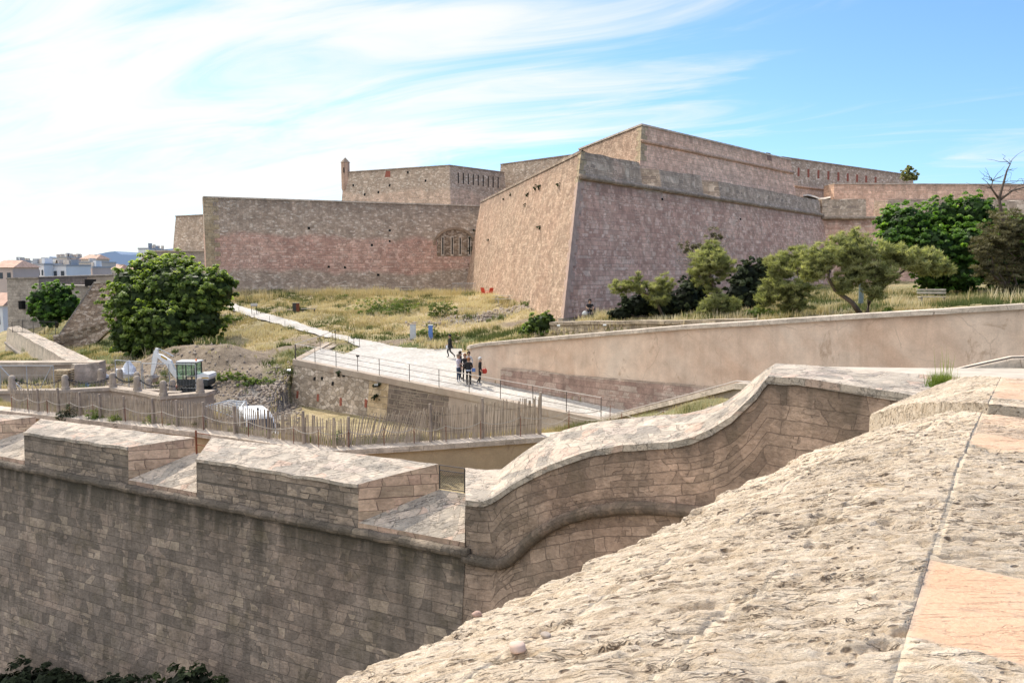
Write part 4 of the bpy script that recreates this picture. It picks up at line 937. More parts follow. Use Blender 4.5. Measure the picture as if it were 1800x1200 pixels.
def slab(name, E, Rg, inner_w, nt, ns, nin, rows, ridge_cuts, seed, amp=1.0, **k):
    """E outer edge, Rg ridge; rows = joint positions across the slope; ridge_cuts = block ends along the inner slab as fractions, with smooth flag"""
    e, de = resample(E, nt); r, dr_ = resample(Rg, nt)
    dirv = r[-1] - r[0]; dirv[2] = 0; dirv /= np.linalg.norm(dirv); inn = np.array([dirv[1], -dirv[0], 0])
    Ls = np.linspace(0, dr_[-1], nt)
    S = np.linspace(0, 1, ns); Q = np.linspace(0, 1, nin + 1)[1:]
    A = e[:, None, :] * (1 - S[None, :, None]) + r[:, None, :] * S[None, :, None]
    A[:, :, 2] += (.06 * np.sin(np.pi * S))[None, :]
    B = r[:, None, :] + inn[None, None, :] * (Q[None, :, None] * inner_w); B[:, :, 2] -= .05 * Q[None, :]
    G = np.concatenate([A, B], 1); nc = ns + nin
    x, y = G[:, :, 0], G[:, :, 1]; s_idx = np.concatenate([S, 1 + Q])[None, :] * np.ones((nt, 1)); Lm = Ls[:, None] * np.ones((1, nc))
    wob = (fbm(x * 1.3, y * 1.3, 4, seed) - .5) * .22
    jn = np.zeros((nt, nc)); blk = np.zeros((nt, nc)); sm = np.zeros((nt, nc))
    jw = .013
    edges = [0] + rows + [1.0, 3]
    wslope = np.linalg.norm(r[nt // 2] - e[nt // 2]); metric = np.where(s_idx <= 1, s_idx * wslope, wslope + (s_idx - 1) * inner_w)
    def soft(d, w): return np.clip(1 - np.abs(d) / w, 0, 1)
    for q in rows: jn = np.maximum(jn, soft(metric - q * wslope + wob * .9, jw))
    jn = np.maximum(jn, soft(metric - wslope + wob * .12, jw * 1.3))
    rr = random.Random(seed)
    for a, b in zip(edges[:-1], edges[1:]):
        msk = (s_idx >= a) & (s_idx < b)
        if a < 1: 
            cuts = [rr.uniform(0, .5)]
            while cuts[-1] < Ls[-1]: cuts.append(cuts[-1] + rr.uniform(.55, 1.3))
            fl = [0] * (len(cuts) + 1)
        else: cuts = [c * Ls[-1] for c, _ in ridge_cuts]; fl = [f for _, f in ridge_cuts] + [0]
        cuts = [-1] + cuts
        for ci in range(len(cuts)):
            lo = cuts[ci]; hi = cuts[ci + 1] if ci + 1 < len(cuts) else 99
            mm = msk & (Lm + wob * (1 if a < 1 else .15) >= lo) & (Lm + wob * (1 if a < 1 else .15) < hi)
            blk[mm] = rr.random(); sm[mm] = fl[ci - 1] if (a >= 1 and ci > 0) else 0
            if ci: jn = np.maximum(jn, np.where(msk, soft(Lm + wob * (1 if a < 1 else .15) - lo, jw), 0))
    strata = fbm(x * 4.5, y * 16, 5, seed + 3); st2 = np.abs(fbm(x * 7, y * 30, 4, seed + 9) - .5)
    pits = np.clip(.40 - fbm(x * 6, y * 17, 4, seed + 20), 0, 1)
    jz = np.where(s_idx > .5, 0, 1); rr2 = np.clip(.25 + 1.5 * fbm(x * 2.2, y * 2.2, 3, seed + 60) - .35, .15, 1); jn = np.where(s_idx < .97, jn * np.clip(rr2 * 1.3 - .2, .15, .9), jn)
    z = (strata - .5) * .030 - np.clip(.06 - st2, 0, 1) * .16 - pits * .16 + (fbm(x * 16, y * 42, 3, seed + 30) - .5) * .016 + (fbm(x * 1.2, y * 1.6, 2, seed + 40) - .5) * .02
    fade = 1 - np.maximum(sm, jn * .3 * jz) * .93
    chip = (fbm(x * 9, y * 9, 4, seed + 70) - .5) * .02 * (1 - sm)
    z = z * fade * amp + chip + blk * .006 - jn * .002 * jz - sm * 0.0
    G[:, :, 2] += z
    # ragged outer edge
    eo = (fbm(Ls * 3.5, Ls * 0 + seed, 5, seed) - .5) * .12 * amp
    nrm_ = (e - r); nrm_[:, 2] = 0; nrm_ /= np.linalg.norm(nrm_, axis=1)[:, None]
    w = np.clip(1 - S / .12, 0, 1)
    G[:, :ns, :2] += (nrm_[:, None, :2] * eo[:, None, None]) * w[None, :, None]
    G[:, 0, 2] -= .03; 
    # skirts: outer face down, end faces down, inner face down
    def skirt(line, depth, off): o = line.copy(); o[:, 2] = depth; o[:, :2] += off; return o
    V0 = G.reshape(-1, 3); idx = np.arange(nt * nc).reshape(nt, nc)
    F = [np.stack([idx[:-1, :-1], idx[:-1, 1:], idx[1:, 1:], idx[1:, :-1]], -1).reshape(-1, 4)]
    C = np.stack([blk, jn, sm], -1).reshape(-1, 3); Vs = [V0]; Cs = [C]; base = nt * nc
    for line_i, zd in ((idx[:, 0], -9.0), (idx[:, -1][::-1], -2.4), (idx[-1, :][::1], -2.5), (idx[0, :][::-1], -2.5)):
        P0 = V0[line_i]; Vs.append(P0.copy()); Cs.append(C[line_i] * np.array([1, 0, 0])); prev = np.arange(base, base + len(P0)); base += len(P0)
        for st in range(1, 9):
            f = st / 8; q = P0.copy(); q[:, 2] = P0[:, 2] * (1 - f ** 2) + zd * f ** 2; q[:, :2] += (fbm(P0[:, :1] * 6 + st, P0[:, 1:2] * 6, 3, st) - .5) * .02
            Vs.append(q); Cs.append(np.c_[C[line_i][:, 0], np.zeros(len(q)), C[line_i][:, 2] * 0]); cur = np.arange(base, base + len(q)); base += len(q)
            F.append(np.stack([prev[:-1], prev[1:], cur[1:], cur[:-1]], -1)); prev = cur
    Vv = np.concatenate(Vs); Ff = np.concatenate(F); o = (Vv[:, 0].mean(), Vv[:, 1].mean(), -2.4)
    return np_obj(name, Vv, Ff, M['fore'], colr=np.concatenate(Cs), smooth=True, loc=o, **k), G
Ez = [(420, 1310), (520, 1248), (610, 1198), (800, 1105), (1000, 1010), (1230, 896), (1400, 804), (1530, 759), (1626, 746)]
E1 = [PZ(a, b, -1.3) for a, b in Ez]; R1 = [PZ(a, b, -1.0) for a, b in ((1530, 1330), (1590, 1130), (1645, 950), (1690, 812), (1726, 727))]
def rc(y):   # fraction of ridge length at image row y
    p = PZ(float(np.interp(-y, [-1330, -1130, -950, -812, -727], [1530, 1590, 1645, 1690, 1726])), y, -1.0); return (p - R1[0]).length / (R1[-1] - R1[0]).length
fore, Gf = slab('foreground_parapet', E1, R1, 1.5, 560, 190, 120, [.34, .68], [(rc(1118), 1), (rc(985), 0), (rc(781), .8), (rc(760), .3), (rc(742), .5)], 11,
         label='big eroded limestone parapet top sloping across the bottom right corner', cat='parapet')
E2 = [PZ(a, b, -1.45) for a, b in ((1529, 729), (1580, 705), (1640, 680))]; R2 = [PZ(a, b, -1.0) for a, b in ((1738, 709), (1760, 663))]
s2, _ = slab('second_parapet', E2, R2, 2.0, 150, 110, 60, [.5], [(.2, .8), (.4, .6), (.6, .8), (.8, .5)], 23, amp=.45, label='shorter limestone parapet block just beyond the foreground one across a narrow gap', cat='parapet')
# gap floor between the two blocks
mb = MB(); q0, q1, q2, q3 = E1[-1], R1[-1], R2[0], E2[0]
mb.face([(p.x, p.y, z) for p, z in ((q0 - V((.4, .3, 0)), -1.95), (q1 + V((2.6, -2.6, 0)), -1.55), (q2 + V((2.6, -1.6, 0)), -1.55), (q3 + V((-.2, .5, 0)), -1.95))]); mb.build('gap_sill', M['coping'], s2)
# terrace floor behind the parapets, at walking level
mb = MB(); mb.face([(3.0, .0, -2.35), (14, -4, -2.35), (26, 12, -2.35), (22, 18.2, -2.35), (9.5, 18.6, -2.35), (6.9, 18.9, -2.35), (8.8, 16, -2.35), (6.2, 10.2, -2.35), (5.6, 8.2, -2.35), (3.4, 4.0, -2.35)])
mb.build('terrace_floor', M['floor'], kind='structure', merge=False)
# loose stones
def nearest(px, py):
    r = ray(px, py); f = Gf.reshape(-1, 3); u = f[:, 0] / f[:, 1]; v = f[:, 2] / f[:, 1]; k_ = np.argmin((u - r.x / r.y) ** 2 + (v - r.z / r.y) ** 2); return V(f[k_])
def stone(px, py, sx, label, mat, seed):
    p = nearest(px, py); bm = bmesh.new(); bmesh.ops.create_icosphere(bm, subdivisions=3, radius=1); rr = random.Random(seed); ph = [rr.uniform(0, 6) for _ in range(6)]
    for v in bm.verts:
        c = v.co; s = 1 + .10 * math.sin(2.3 * c.x + ph[0]) + .09 * math.sin(3.1 * c.y + ph[1]) + .06 * math.sin(5 * c.z + ph[2] + c.x * 2)
        v.co = V((c.x * sx * s, c.y * sx * .72 * s, c.z * sx * .55 * s))
    me = bpy.data.meshes.new('pebble'); bm.to_mesh(me); bm.free(); me.materials.append(mat)
    for f in me.polygons: f.use_smooth = True
    o = bpy.data.objects.new('pebble', me); col.objects.link(o); o.location = p + V((0, 0, sx * .42)); o.rotation_euler = (0, 0, rr.uniform(0, 3)); tag(o, label, 'pebble')
stone(910, 1147, .030, 'smooth pink pebble lying on the foreground parapet', M['pebble'], 1)
stone(960, 1122, .020, 'small dull grey stone lying beyond the pink pebble', simple('grey_stone', (.34, .28, .23), .9, 0, .2, 30), 2)
stone(836, 1079, .020, 'reddish crumb of stone on the outer edge of the foreground parapet', simple('red_stone', (.42, .28, .22), .9, 0, .2, 30), 3)
# ------------------------------------------------------------------ terrain
ctrl = [(410, 513, 108), (600, 513, 112), (845, 516, 118), (300, 500, 108), (200, 500, 112),
        (860, 519, 103), (890, 531, 80), (930, 541, 74), (858, 521, 92), (840, 521, 92), (985, 566, 62), (970, 556, 68),
        (600, 521, 98), (700, 520, 99), (800, 522, 98), (500, 519, 100), (430, 520, 102),
        (760, 540, 84), (845, 546, 78), (660, 545, 84), (520, 540, 92), (850, 575, 71), (910, 580, 68), (760, 575, 73), (700, 580, 74), (600, 560, 82), (640, 575, 76), (930, 600, 60), (880, 600, 62), (840, 605, 60),
        (790, 598, 67.5), (450, 535, 96),
        # left slope below the path
        (560, 603, 68), (500, 610, 66), (450, 570, 80), (400, 552, 88), (440, 600, 73), (400, 600, 74), (470, 640, 63), (505, 648, 59.5), (503, 690, 56), (505, 740, 53), (460, 680, 58), (460, 730, 50),
        (420, 640, 66), (370, 640, 66), (400, 680, 58), (380, 590, 78), (350, 570, 84), (330, 545, 92), (280, 540, 95), (240, 545, 95),
        (300, 620, 74), (240, 620, 76), (210, 640, 70), (180, 600, 82), (140, 620, 78), (230, 590, 82), (150, 585, 86)]
pts = [PD(*c) for c in ctrl]
for p in court_pts[:8] + court_pts[-7:]: pts.append(V((p.x, p.y, zc_(p.x, p.y) + .04)))
for i, p in enumerate(Ot):   # ground held by the ochre wall
    q = mitre(Ot, -1.2)[i]; pts.append(V((q.x, q.y, p.z - .12)))
pts += [V(p) for p in [(3, 59.5, -4.15), (9, 54, -3.75), (13.5, 47.5, -3.15), (17, 43, -2.75), (24, 40, -2.3), (30, 50, -2.1), (40, 75, -2.2), (20, 60, -3.0), (28, 62, -2.5), (24, 82, -3.1), (40, 100, -2.8), (60, 112, -2.0), (60, 80, -1.5), (12, 68, -4.0), (45, 40, -1.0), (35, 28, -.8),
        (-24, 64, -8.6), (-29, 60, -8.8), (-22, 56, -8.8), (-22, 52, -8.7), (-35, 60, -8.8), (-35, 52, -8.7), (-50, 55, -8.9), (-50, 65, -9), (-28, 52, -8.7), (-20, 47, -9.9), (-15, 50, -10), (-14, 44, -10.1), (-18, 44, -10), (-25, 40, -10.2), (-45, 50, -10),
        (-42, 72, -8.6), (-40, 80, -7.6), (-55, 70, -10), (-62, 80, -12), (-75, 70, -13), (-58, 95, -9.5), (-66, 105, -10), (-54, 95, -8.6), (-52, 105, -5.5), (-75, 95, -13), (-48, 88, -8.0), (-49, 100, -6), (-75, 125, -9), (-55, 120, -5.0), (-40, 118, -3.5)]]
PA = np.array([tuple(p) for p in pts])
Xc = PA[:, :2]; n_ = len(Xc)
D = np.linalg.norm(Xc[:, None] - Xc[None], axis=2); Amat = np.zeros((n_ + 3, n_ + 3)); Amat[:n_, :n_] = D - np.eye(n_) * .6; Amat[:n_, n_] = 1; Amat[:n_, n_ + 1:] = Xc; Amat[n_, :n_] = 1; Amat[n_ + 1:, :n_] = Xc.T
sol = np.linalg.solve(Amat, np.r_[PA[:, 2], 0, 0, 0])
def rbf(x, y):
    x = np.asarray(x, float); y = np.asarray(y, float); sh = x.shape; q = np.stack([x.ravel(), y.ravel()], 1); out = np.zeros(len(q))
    for i in range(0, len(q), 20000):
        d = np.linalg.norm(q[i:i + 20000, None] - Xc[None], axis=2); out[i:i + 20000] = d @ sol[:n_] + sol[n_] + q[i:i + 20000] @ sol[n_ + 1:]
    return out.reshape(sh)
def lerp_line(poly, x):  # y of polyline at x (poly sorted by x)
    P = sorted([(p[0], p[1]) for p in poly]); return np.interp(x, [p[0] for p in P], [p[1] for p in P])
Kl = [(p.x, p.y) for p in K]
Tl = [PZ(-60, 688, -7.7), PZ(110, 686, -7.7), PZ(195, 681.5, -7.7), PZ(238, 688, -7.7), PZ(283, 697, -7.7), PZ(360, 691, -7.7)]
Tl = [V((p.x, p.y, -7.7)) for p in Tl]
ochre_back = [(p.x, p.y) for p in Ot]
hill_right = [(p.x, p.y) for p in mitre(Ot, -.35)][::-1]       # from the back of the rounded end to the right
HR = hill_right + [(60, 26), (60, 125), (-3, 125), (-3.0, 57.5)]
lowpoly = [(p.x, p.y) for p in Tl] + [(Tl[-1].x + .3, Tl[-1].y + 3), (-16.2, 52), (W0.x, W0.y + .3)] + [(W1.x + .2, W1.y + .5), (W1.x + .6, 31), (-60, 31), (-60, 50)]
gapP = [(ba.x - 2.2, ba.y + .4), (bb.x + .2, bb.y - .3)] + [(q.x, q.y) for q in Ot if q.y > 40 and q.y < 52]
gapP = [(ba.x - .8, ba.y + .3), (bb.x + .5, bb.y + .2), (PD(1330, 560, 39).x, 38.6), (9.0, 41.6), (2.5, 47), (-1.5, 51)]
def low_mask(x, y):
    m1 = inpoly(x, y, [(p.x, p.y + .3) for p in Tl] + [(Tl[-1].x, 36), (-60, 36)])
    wl = [(W0.x - .1, W0.y + .55), (W1.x + .4, W1.y + .55)]
    m2 = inpoly(x, y, wl + [(W1.x + 6, 20), (W0.x - .1, 20)])
    return m1 | m2
def H(x, y):
    x = np.asarray(x, float); y = np.asarray(y, float)
    h = rbf(x, y) + (fbm(x * .35, y * .35, 4, 5) - .5) * .7 + (fbm(x * 1.3, y * 1.3, 3, 8) - .5) * .25
    def heap(cx, cy, r, a): return a * np.exp(-((x - cx) ** 2 + (y - cy) ** 2) / r ** 2)
    h = h + heap(-23.8, 63.5, 2.9, 2.1) + heap(-27.5, 66, 3, 1.2) + heap(-20.5, 58, 2.4, .9) + heap(-30, 68, 3, .7) + heap(-22, 62, 1.6, .7)
    inh = inpoly(x, y, HR)
    cp_ = inpoly(x, y, court_poly)
    pc = zc_(x, y)
    # ease towards the paving
    lm = low_mask(x, y) & ~inh
    blend = np.zeros_like(h)
    h = np.where(cp_ & ~inh, np.minimum(pc - .12, h * 0 + pc - .12), h)
    h = np.where(lm, -10.05 + (fbm(x, y, 3, 2) - .5) * .15, h)
    h = np.where(inpoly(x, y, gapP), np.minimum(h, -5.4 + np.clip((x - 3) * .13, 0, 2)), h)
    kl = lerp_line(Kl, x); dk = y - kl
    strip = np.where(dk < 1.7, -6.98, np.maximum(-10.05, -6.98 - (dk - 1.7) * 1.6))
    h = np.where((dk < 4.5) & (x < 4.6), np.maximum(strip, np.where(dk > 1.7, strip, -6.98)), h)
    h = np.where((dk < .25) & (x < 8), -8.05, h)
    h = np.where((x > 4.4) & (~inh) & (~cp_), np.minimum(h, -9.6), h)
    fr = (x - ml.x) * mn.x + (y - ml.y) * mn.y         # in front of the near rampart: the ditch
    h = np.where(fr < .8, -19, h)
    return h
gx = np.arange(-78, 62, .42); gy = np.arange(23, 127, .42)
X, Y = np.meshgrid(gx, gy, indexing='ij'); Z = H(X, Y)
mtn = (Z > -18.9)
# right side near: keep out of the near rampart
mtn &= ~((X > 4.2) & (Y < 31) & ~inpoly(X, Y, HR))
idx = np.arange(X.size).reshape(X.shape)
Fq = np.stack([idx[:-1, :-1], idx[1:, :-1], idx[1:, 1:], idx[:-1, 1:]], -1).reshape(-1, 4)
keep = mtn.ravel()[Fq].all(1); Fq = Fq[keep]
used, inv = np.unique(Fq.ravel(), return_inverse=True)
Vt = np.stack([X.ravel(), Y.ravel(), Z.ravel()], 1)[used]; Fq = inv.reshape(-1, 4)
def paint(x, y):
    """dirt, green, rock weights"""
    n = fbm(x * .25, y * .25, 4, 31)
    def bl(cx, cy, rx, ry): return np.exp(-(((x - cx) / rx) ** 2 + ((y - cy) / ry) ** 2))
    dirt = np.clip(bl(-30, 59, 7, 6) * 1.4 + bl(-40, 59, 14, 8) * 1.3 + bl(-22, 55, 4, 5) * 1.0 + bl(-24.5, 63.5, 4.2, 3.6) * 1.5 + bl(-12, 83, 4, 2) * .4 + bl(-4, 72, 5, 3) * .35 + np.clip(fbm(x * .16, y * .3, 4, 61) - .58, 0, 1) * 3.5, 0, 1)
    dirt = np.where((y < 50) & (x < -12), .9, dirt)
    rock = np.clip(bl(-2, 75, 5.5, 2.4) * 1.1 + bl(-17, 54, 2.2, 5) * 1.0 + bl(-26, 56, 5, 3) * .5, 0, 1)
    green = .25 + bl(-13, 84, 4, 3) * .7 + bl(-18, 62, 3, 6) * .5 + bl(-38, 75, 8, 9) * .6 + bl(-55, 90, 12, 20) * .6 + bl(-6, 66, 9, 2.5) * .7
    green = np.where((x > 3) & inpoly(x, y, HR), .42, green)
    green = np.where((y > 104) & (x < 0), .4, green)
    return np.clip(dirt, 0, 1), np.clip(green, 0, 1), rock
dr_, gr_, rk_ = paint(Vt[:, 0], Vt[:, 1])
np_obj('hillside_ground', Vt, Fq, M['terrain'], colr=np.stack([dr_, gr_, rk_], 1), smooth=True, kind='structure', loc=(0, 80, -10))
# wide ground sheet to the horizon and the ditch floor
mb = MB(); mb.face([(-9000, -200, -19.2), (9000, -200, -19.2), (9000, 14000, -19.2), (-9000, 14000, -19.2)]); mb.build('ground', M['farground'], kind='structure')
# planted slope between the curved parapet and the ramp parapet
pl_b = [PC(1060, 755), PD(1180, 731, 32.4), PD(1297, 705, 26.6), PD(1360, 706, 25.2), V((8.2, 20.6, -4.4)), V((6.6, 20.2, -4.5)), V((3.0, 22.8, -5.9)), V((1.4, 24.2, -6.3)), V((2.0, 31.5, -7.1)), V((3.4, 37, -8.2))]
PB = np.array([tuple(p) for p in pl_b])
def zpl(x, y):
    w = 1 / ((x[..., None] - PB[:, 0]) ** 2 + (y[..., None] - PB[:, 1]) ** 2 + .05) ** 1.3; return (w * PB[:, 2]).sum(-1) / w.sum(-1)
px_ = np.arange(1, 9.5, .25); py_ = np.arange(19.5, 43, .25); X2, Y2 = np.meshgrid(px_, py_, indexing='ij'); Z2 = zpl(X2, Y2) + (fbm(X2 * 2, Y2 * 2, 3, 4) - .5) * .2
pp = [(p.x, p.y) for p in pl_b]
in2 = inpoly(X2, Y2, [(pl_b[0].x + .1, pl_b[0].y), (pl_b[1].x + .2, pl_b[1].y), (pl_b[2].x + .25, pl_b[2].y), (9.1, 25), (9.3, 19.8), (6, 19.4), (2.6, 22.5), (.9, 24), (1.4, 31), (2.6, 37)])
i2 = np.arange(X2.size).reshape(X2.shape); F2 = np.stack([i2[:-1, :-1], i2[1:, :-1], i2[1:, 1:], i2[:-1, 1:]], -1).reshape(-1, 4); F2 = F2[in2.ravel()[F2].all(1)]
us, iv = np.unique(F2.ravel(), return_inverse=True); V2 = np.stack([X2.ravel(), Y2.ravel(), Z2.ravel()], 1)[us]
np_obj('planted_slope', V2, iv.reshape(-1, 4), M['terrain'], colr=np.tile([.25, .5, .1], (len(V2), 1)), smooth=True, kind='structure')

# ------------------------------------------------------------------ grass
def blades(P, hgt, wid, tint, lean=.35, per=4, spread=.12):
    """P (N,3) tuft points -> triangles"""
    N = len(P); n = N * per
    base = np.repeat(P, per, 0); base[:, :2] += rng.normal(0, spread, (n, 2)); h = np.repeat(hgt, per) * rng.uniform(.55, 1.25, n); w = np.repeat(wid, per)
    a = rng.uniform(0, 2 * np.pi, n); d = np.stack([np.cos(a), np.sin(a)], 1); l = rng.uniform(0, lean, n) * h; b = rng.uniform(0, 2 * np.pi, n)
    tip = base.copy(); tip[:, 0] += np.cos(b) * l; tip[:, 1] += np.sin(b) * l; tip[:, 2] += h
    p0 = base.copy(); p1 = base.copy(); p0[:, :2] -= d * w[:, None] / 2; p1[:, :2] += d * w[:, None] / 2; p0[:, 2] -= .05; p1[:, 2] -= .05
    Vv = np.stack([p0, p1, tip], 1).reshape(-1, 3); T = np.repeat(tint, per); T = np.clip(T + rng.normal(0, .08, n), 0, 1)
    C = np.repeat(T, 3); C[2::3] = np.clip(C[2::3] + .15, 0, 1); C[0::3] -= .12; C[1::3] -= .12
    return Vv, np.arange(n * 3).reshape(-1, 3), np.clip(C, 0, 1)
def scatter(n, x0, x1, y0, y1):
    return rng.uniform(x0, x1, n), rng.uniform(y0, y1, n)
x, y = scatter(170000, -60, 42, 44, 122)
d_, g_, r_ = paint(x, y); cover = fbm(x * .45, y * .45, 4, 77)
keep = (~inpoly(x, y, court_poly)) & ~(low_mask(x, y) & ~inpoly(x, y, HR)) & (rng.uniform(0, 1, len(x)) < (1 - .95 * np.clip(d_ * 1.6 + (fbm(x, y, 3, 4) - .5) * .6, 0, 1)) * (1 - .75 * r_)) & (rng.uniform(0, 1, len(x)) < np.clip((cover - .30) * 3.2, .12, 1))
hh = H(x, y); pt_ = PD(884, 532, 79.5); keep &= ((x - pt_.x) ** 2 + (y - pt_.y + .8) ** 2 > 2.2 ** 2); pt_ = PD(857, 523, 91); keep &= ((x - pt_.x) ** 2 + (y - pt_.y) ** 2 > 1.6 ** 2); keep &= ~inpoly(x, y, gapP); keep &= (hh > -13) & ~((x > 4.4) & ~inpoly(x, y, HR) & (y < 52))
# keep clear of the walls of the bastion and curtain
for A_, B_, nn in ((B0, B1, nl), (B0, B2, nr)):
    s_ = (x - A_.x) * nn.x + (y - A_.y) * nn.y
    if nn is nl: sl = s_
    else: keep &= ~((s_ < .0) & (sl < 0.0))
x, y, hh, d_, g_ = x[keep], y[keep], hh[keep], d_[keep], g_[keep]
gn = fbm(x * .22, y * .22, 5, 12)
tint = np.clip(.70 - (g_ - .25) * .75 - (gn - .5) * 2.6 + rng.normal(0, .07, len(x)), .08, 1)
hgt = (.12 + .36 * fbm(x * .3, y * .3, 3, 50)) * (1 - .4 * (d_)); hgt = np.where(inpoly(x, y, HR) & (x > 6), hgt * 1.25, hgt)
# low next to the paving
Vb, Fb, Cb = blades(np.stack([x, y, hh], 1), hgt, np.full(len(x), .05) * (1 + y / 120), tint, per=4, spread=.2)
np_obj('grass', Vb, Fb, M['grass'], colr=np.stack([Cb, Cb, Cb], 1), kind='stuff', label='dry yellow and green meadow grass covering the hillside', cat='grass', loc=(0, 80, -6))
# scattered darker weed clumps and rusty dock among the grass
def clumps(n, label, name, tmean, hmul, cond, seed, mat='grass', per=26):
    r = np.random.default_rng(seed); x = r.uniform(-50, 40, n); y = r.uniform(47, 110, n); nn = fbm(x * .3, y * .3, 3, seed); k = cond(x, y, nn) & ~inpoly(x, y, court_poly) & ~(low_mask(x, y) & ~inpoly(x, y, HR)) & ~inpoly(x, y, gapP)
    s1 = (x - B0.x) * nl.x + (y - B0.y) * nl.y; s2_ = (x - B0.x) * nr.x + (y - B0.y) * nr.y; k &= ~((s1 < .3) & (s2_ < .3))
    k &= ~((x > 4.4) & ~inpoly(x, y, HR) & (y < 52)); x, y = x[k], y[k]; z = H(x, y); sp = r.uniform(.15, .55, len(x))
    X_ = np.repeat(x, per) + r.normal(size=len(x) * per) * np.repeat(sp, per); Y_ = np.repeat(y, per) + r.normal(size=len(x) * per) * np.repeat(sp, per); Z_ = np.repeat(z, per)
    Vb, Fb, Cb = blades(np.stack([X_, Y_, Z_], 1), np.repeat(sp * hmul + .12, per), np.full(len(X_), .07), np.clip(np.repeat(r.normal(tmean, .08, len(x)), per), 0, 1), per=3, spread=.08, lean=.6)
    np_obj(name, Vb, Fb, M[mat], colr=np.stack([Cb] * 3, 1), kind='stuff', label=label, cat='weeds', loc=(0, 75, -5))
clumps(560, 'dark green weed clumps scattered through the dry grass', 'meadow_weeds', .16, 1.0, lambda x, y, n: n > .46, 71)
clumps(500, 'pale straw tussocks standing above the meadow grass', 'straw_tussocks', .95, 1.3, lambda x, y, n: n < .52, 72)
# tall seedy stalks along the crest
x, y = scatter(2600, -42, -1, 96, 103); hh = H(x, y); k0 = fbm(x * .4, y * .4, 3, 9) > .5; x, y, hh = x[k0], y[k0], hh[k0]
Vb, Fb, Cb = blades(np.stack([x, y, hh], 1), np.full(len(x), 1.0), np.full(len(x), .07), np.full(len(x), .7), per=3, spread=.25, lean=.4)
np_obj('crest_grass', Vb, Fb, M['grass'], colr=np.stack([Cb, Cb, Cb], 1), kind='stuff', label='tall seedy grass along the top of the bank below the curtain wall', cat='grass', loc=(-20, 100, -4))
# strip of straw behind the fence + weeds
x, y = scatter(9000, -30, 4.6, 28, 50); kl = lerp_line(Kl, x); y = kl + .55 + (y - 28) / 22 * 1.5; hh = np.full(len(x), -6.98)
t1 = np.clip(.62 - (fbm(x * .7, y, 3, 3) - .5) * 1.6, .1, 1); Vb, Fb, Cb = blades(np.stack([x, y, hh], 1), .10 + .35 * (1 - t1), np.full(len(x), .03), t1, per=4, spread=.12)
np_obj('strip_grass', Vb, Fb, M['grass'], colr=np.stack([Cb, Cb, Cb], 1), kind='stuff', label='straw and weeds growing along the foot of the picket fence', cat='grass', loc=(-12, 36, -7))
x, y = scatter(5200, 1, 9, 20, 42); ok = inpoly(x, y, [(pl_b[0].x, pl_b[0].y), (pl_b[1].x, pl_b[1].y), (pl_b[2].x, pl_b[2].y), (8.6, 25), (8.2, 21), (6.6, 20.4), (3.2, 23), (1.6, 24.5), (2.2, 31), (3.2, 37)]); x, y = x[ok], y[ok]; hh = zpl(x, y)
Vb, Fb, Cb = blades(np.stack([x, y, hh], 1), .08 + .6 * np.clip(fbm(x * 1.2, y * 1.2, 3, 3) - .35, 0, 1), np.full(len(x), .022), np.clip(.42 + (fbm(x, y, 3, 14) - .5) * 1.6, 0, 1), per=4, spread=.1, lean=.5)
np_obj('slope_weeds', Vb, Fb, M['grass'], colr=np.stack([Cb, Cb, Cb], 1), kind='stuff', label='thin green and straw coloured weeds on the slope behind the curved parapet', cat='grass', loc=(4, 30, -6))

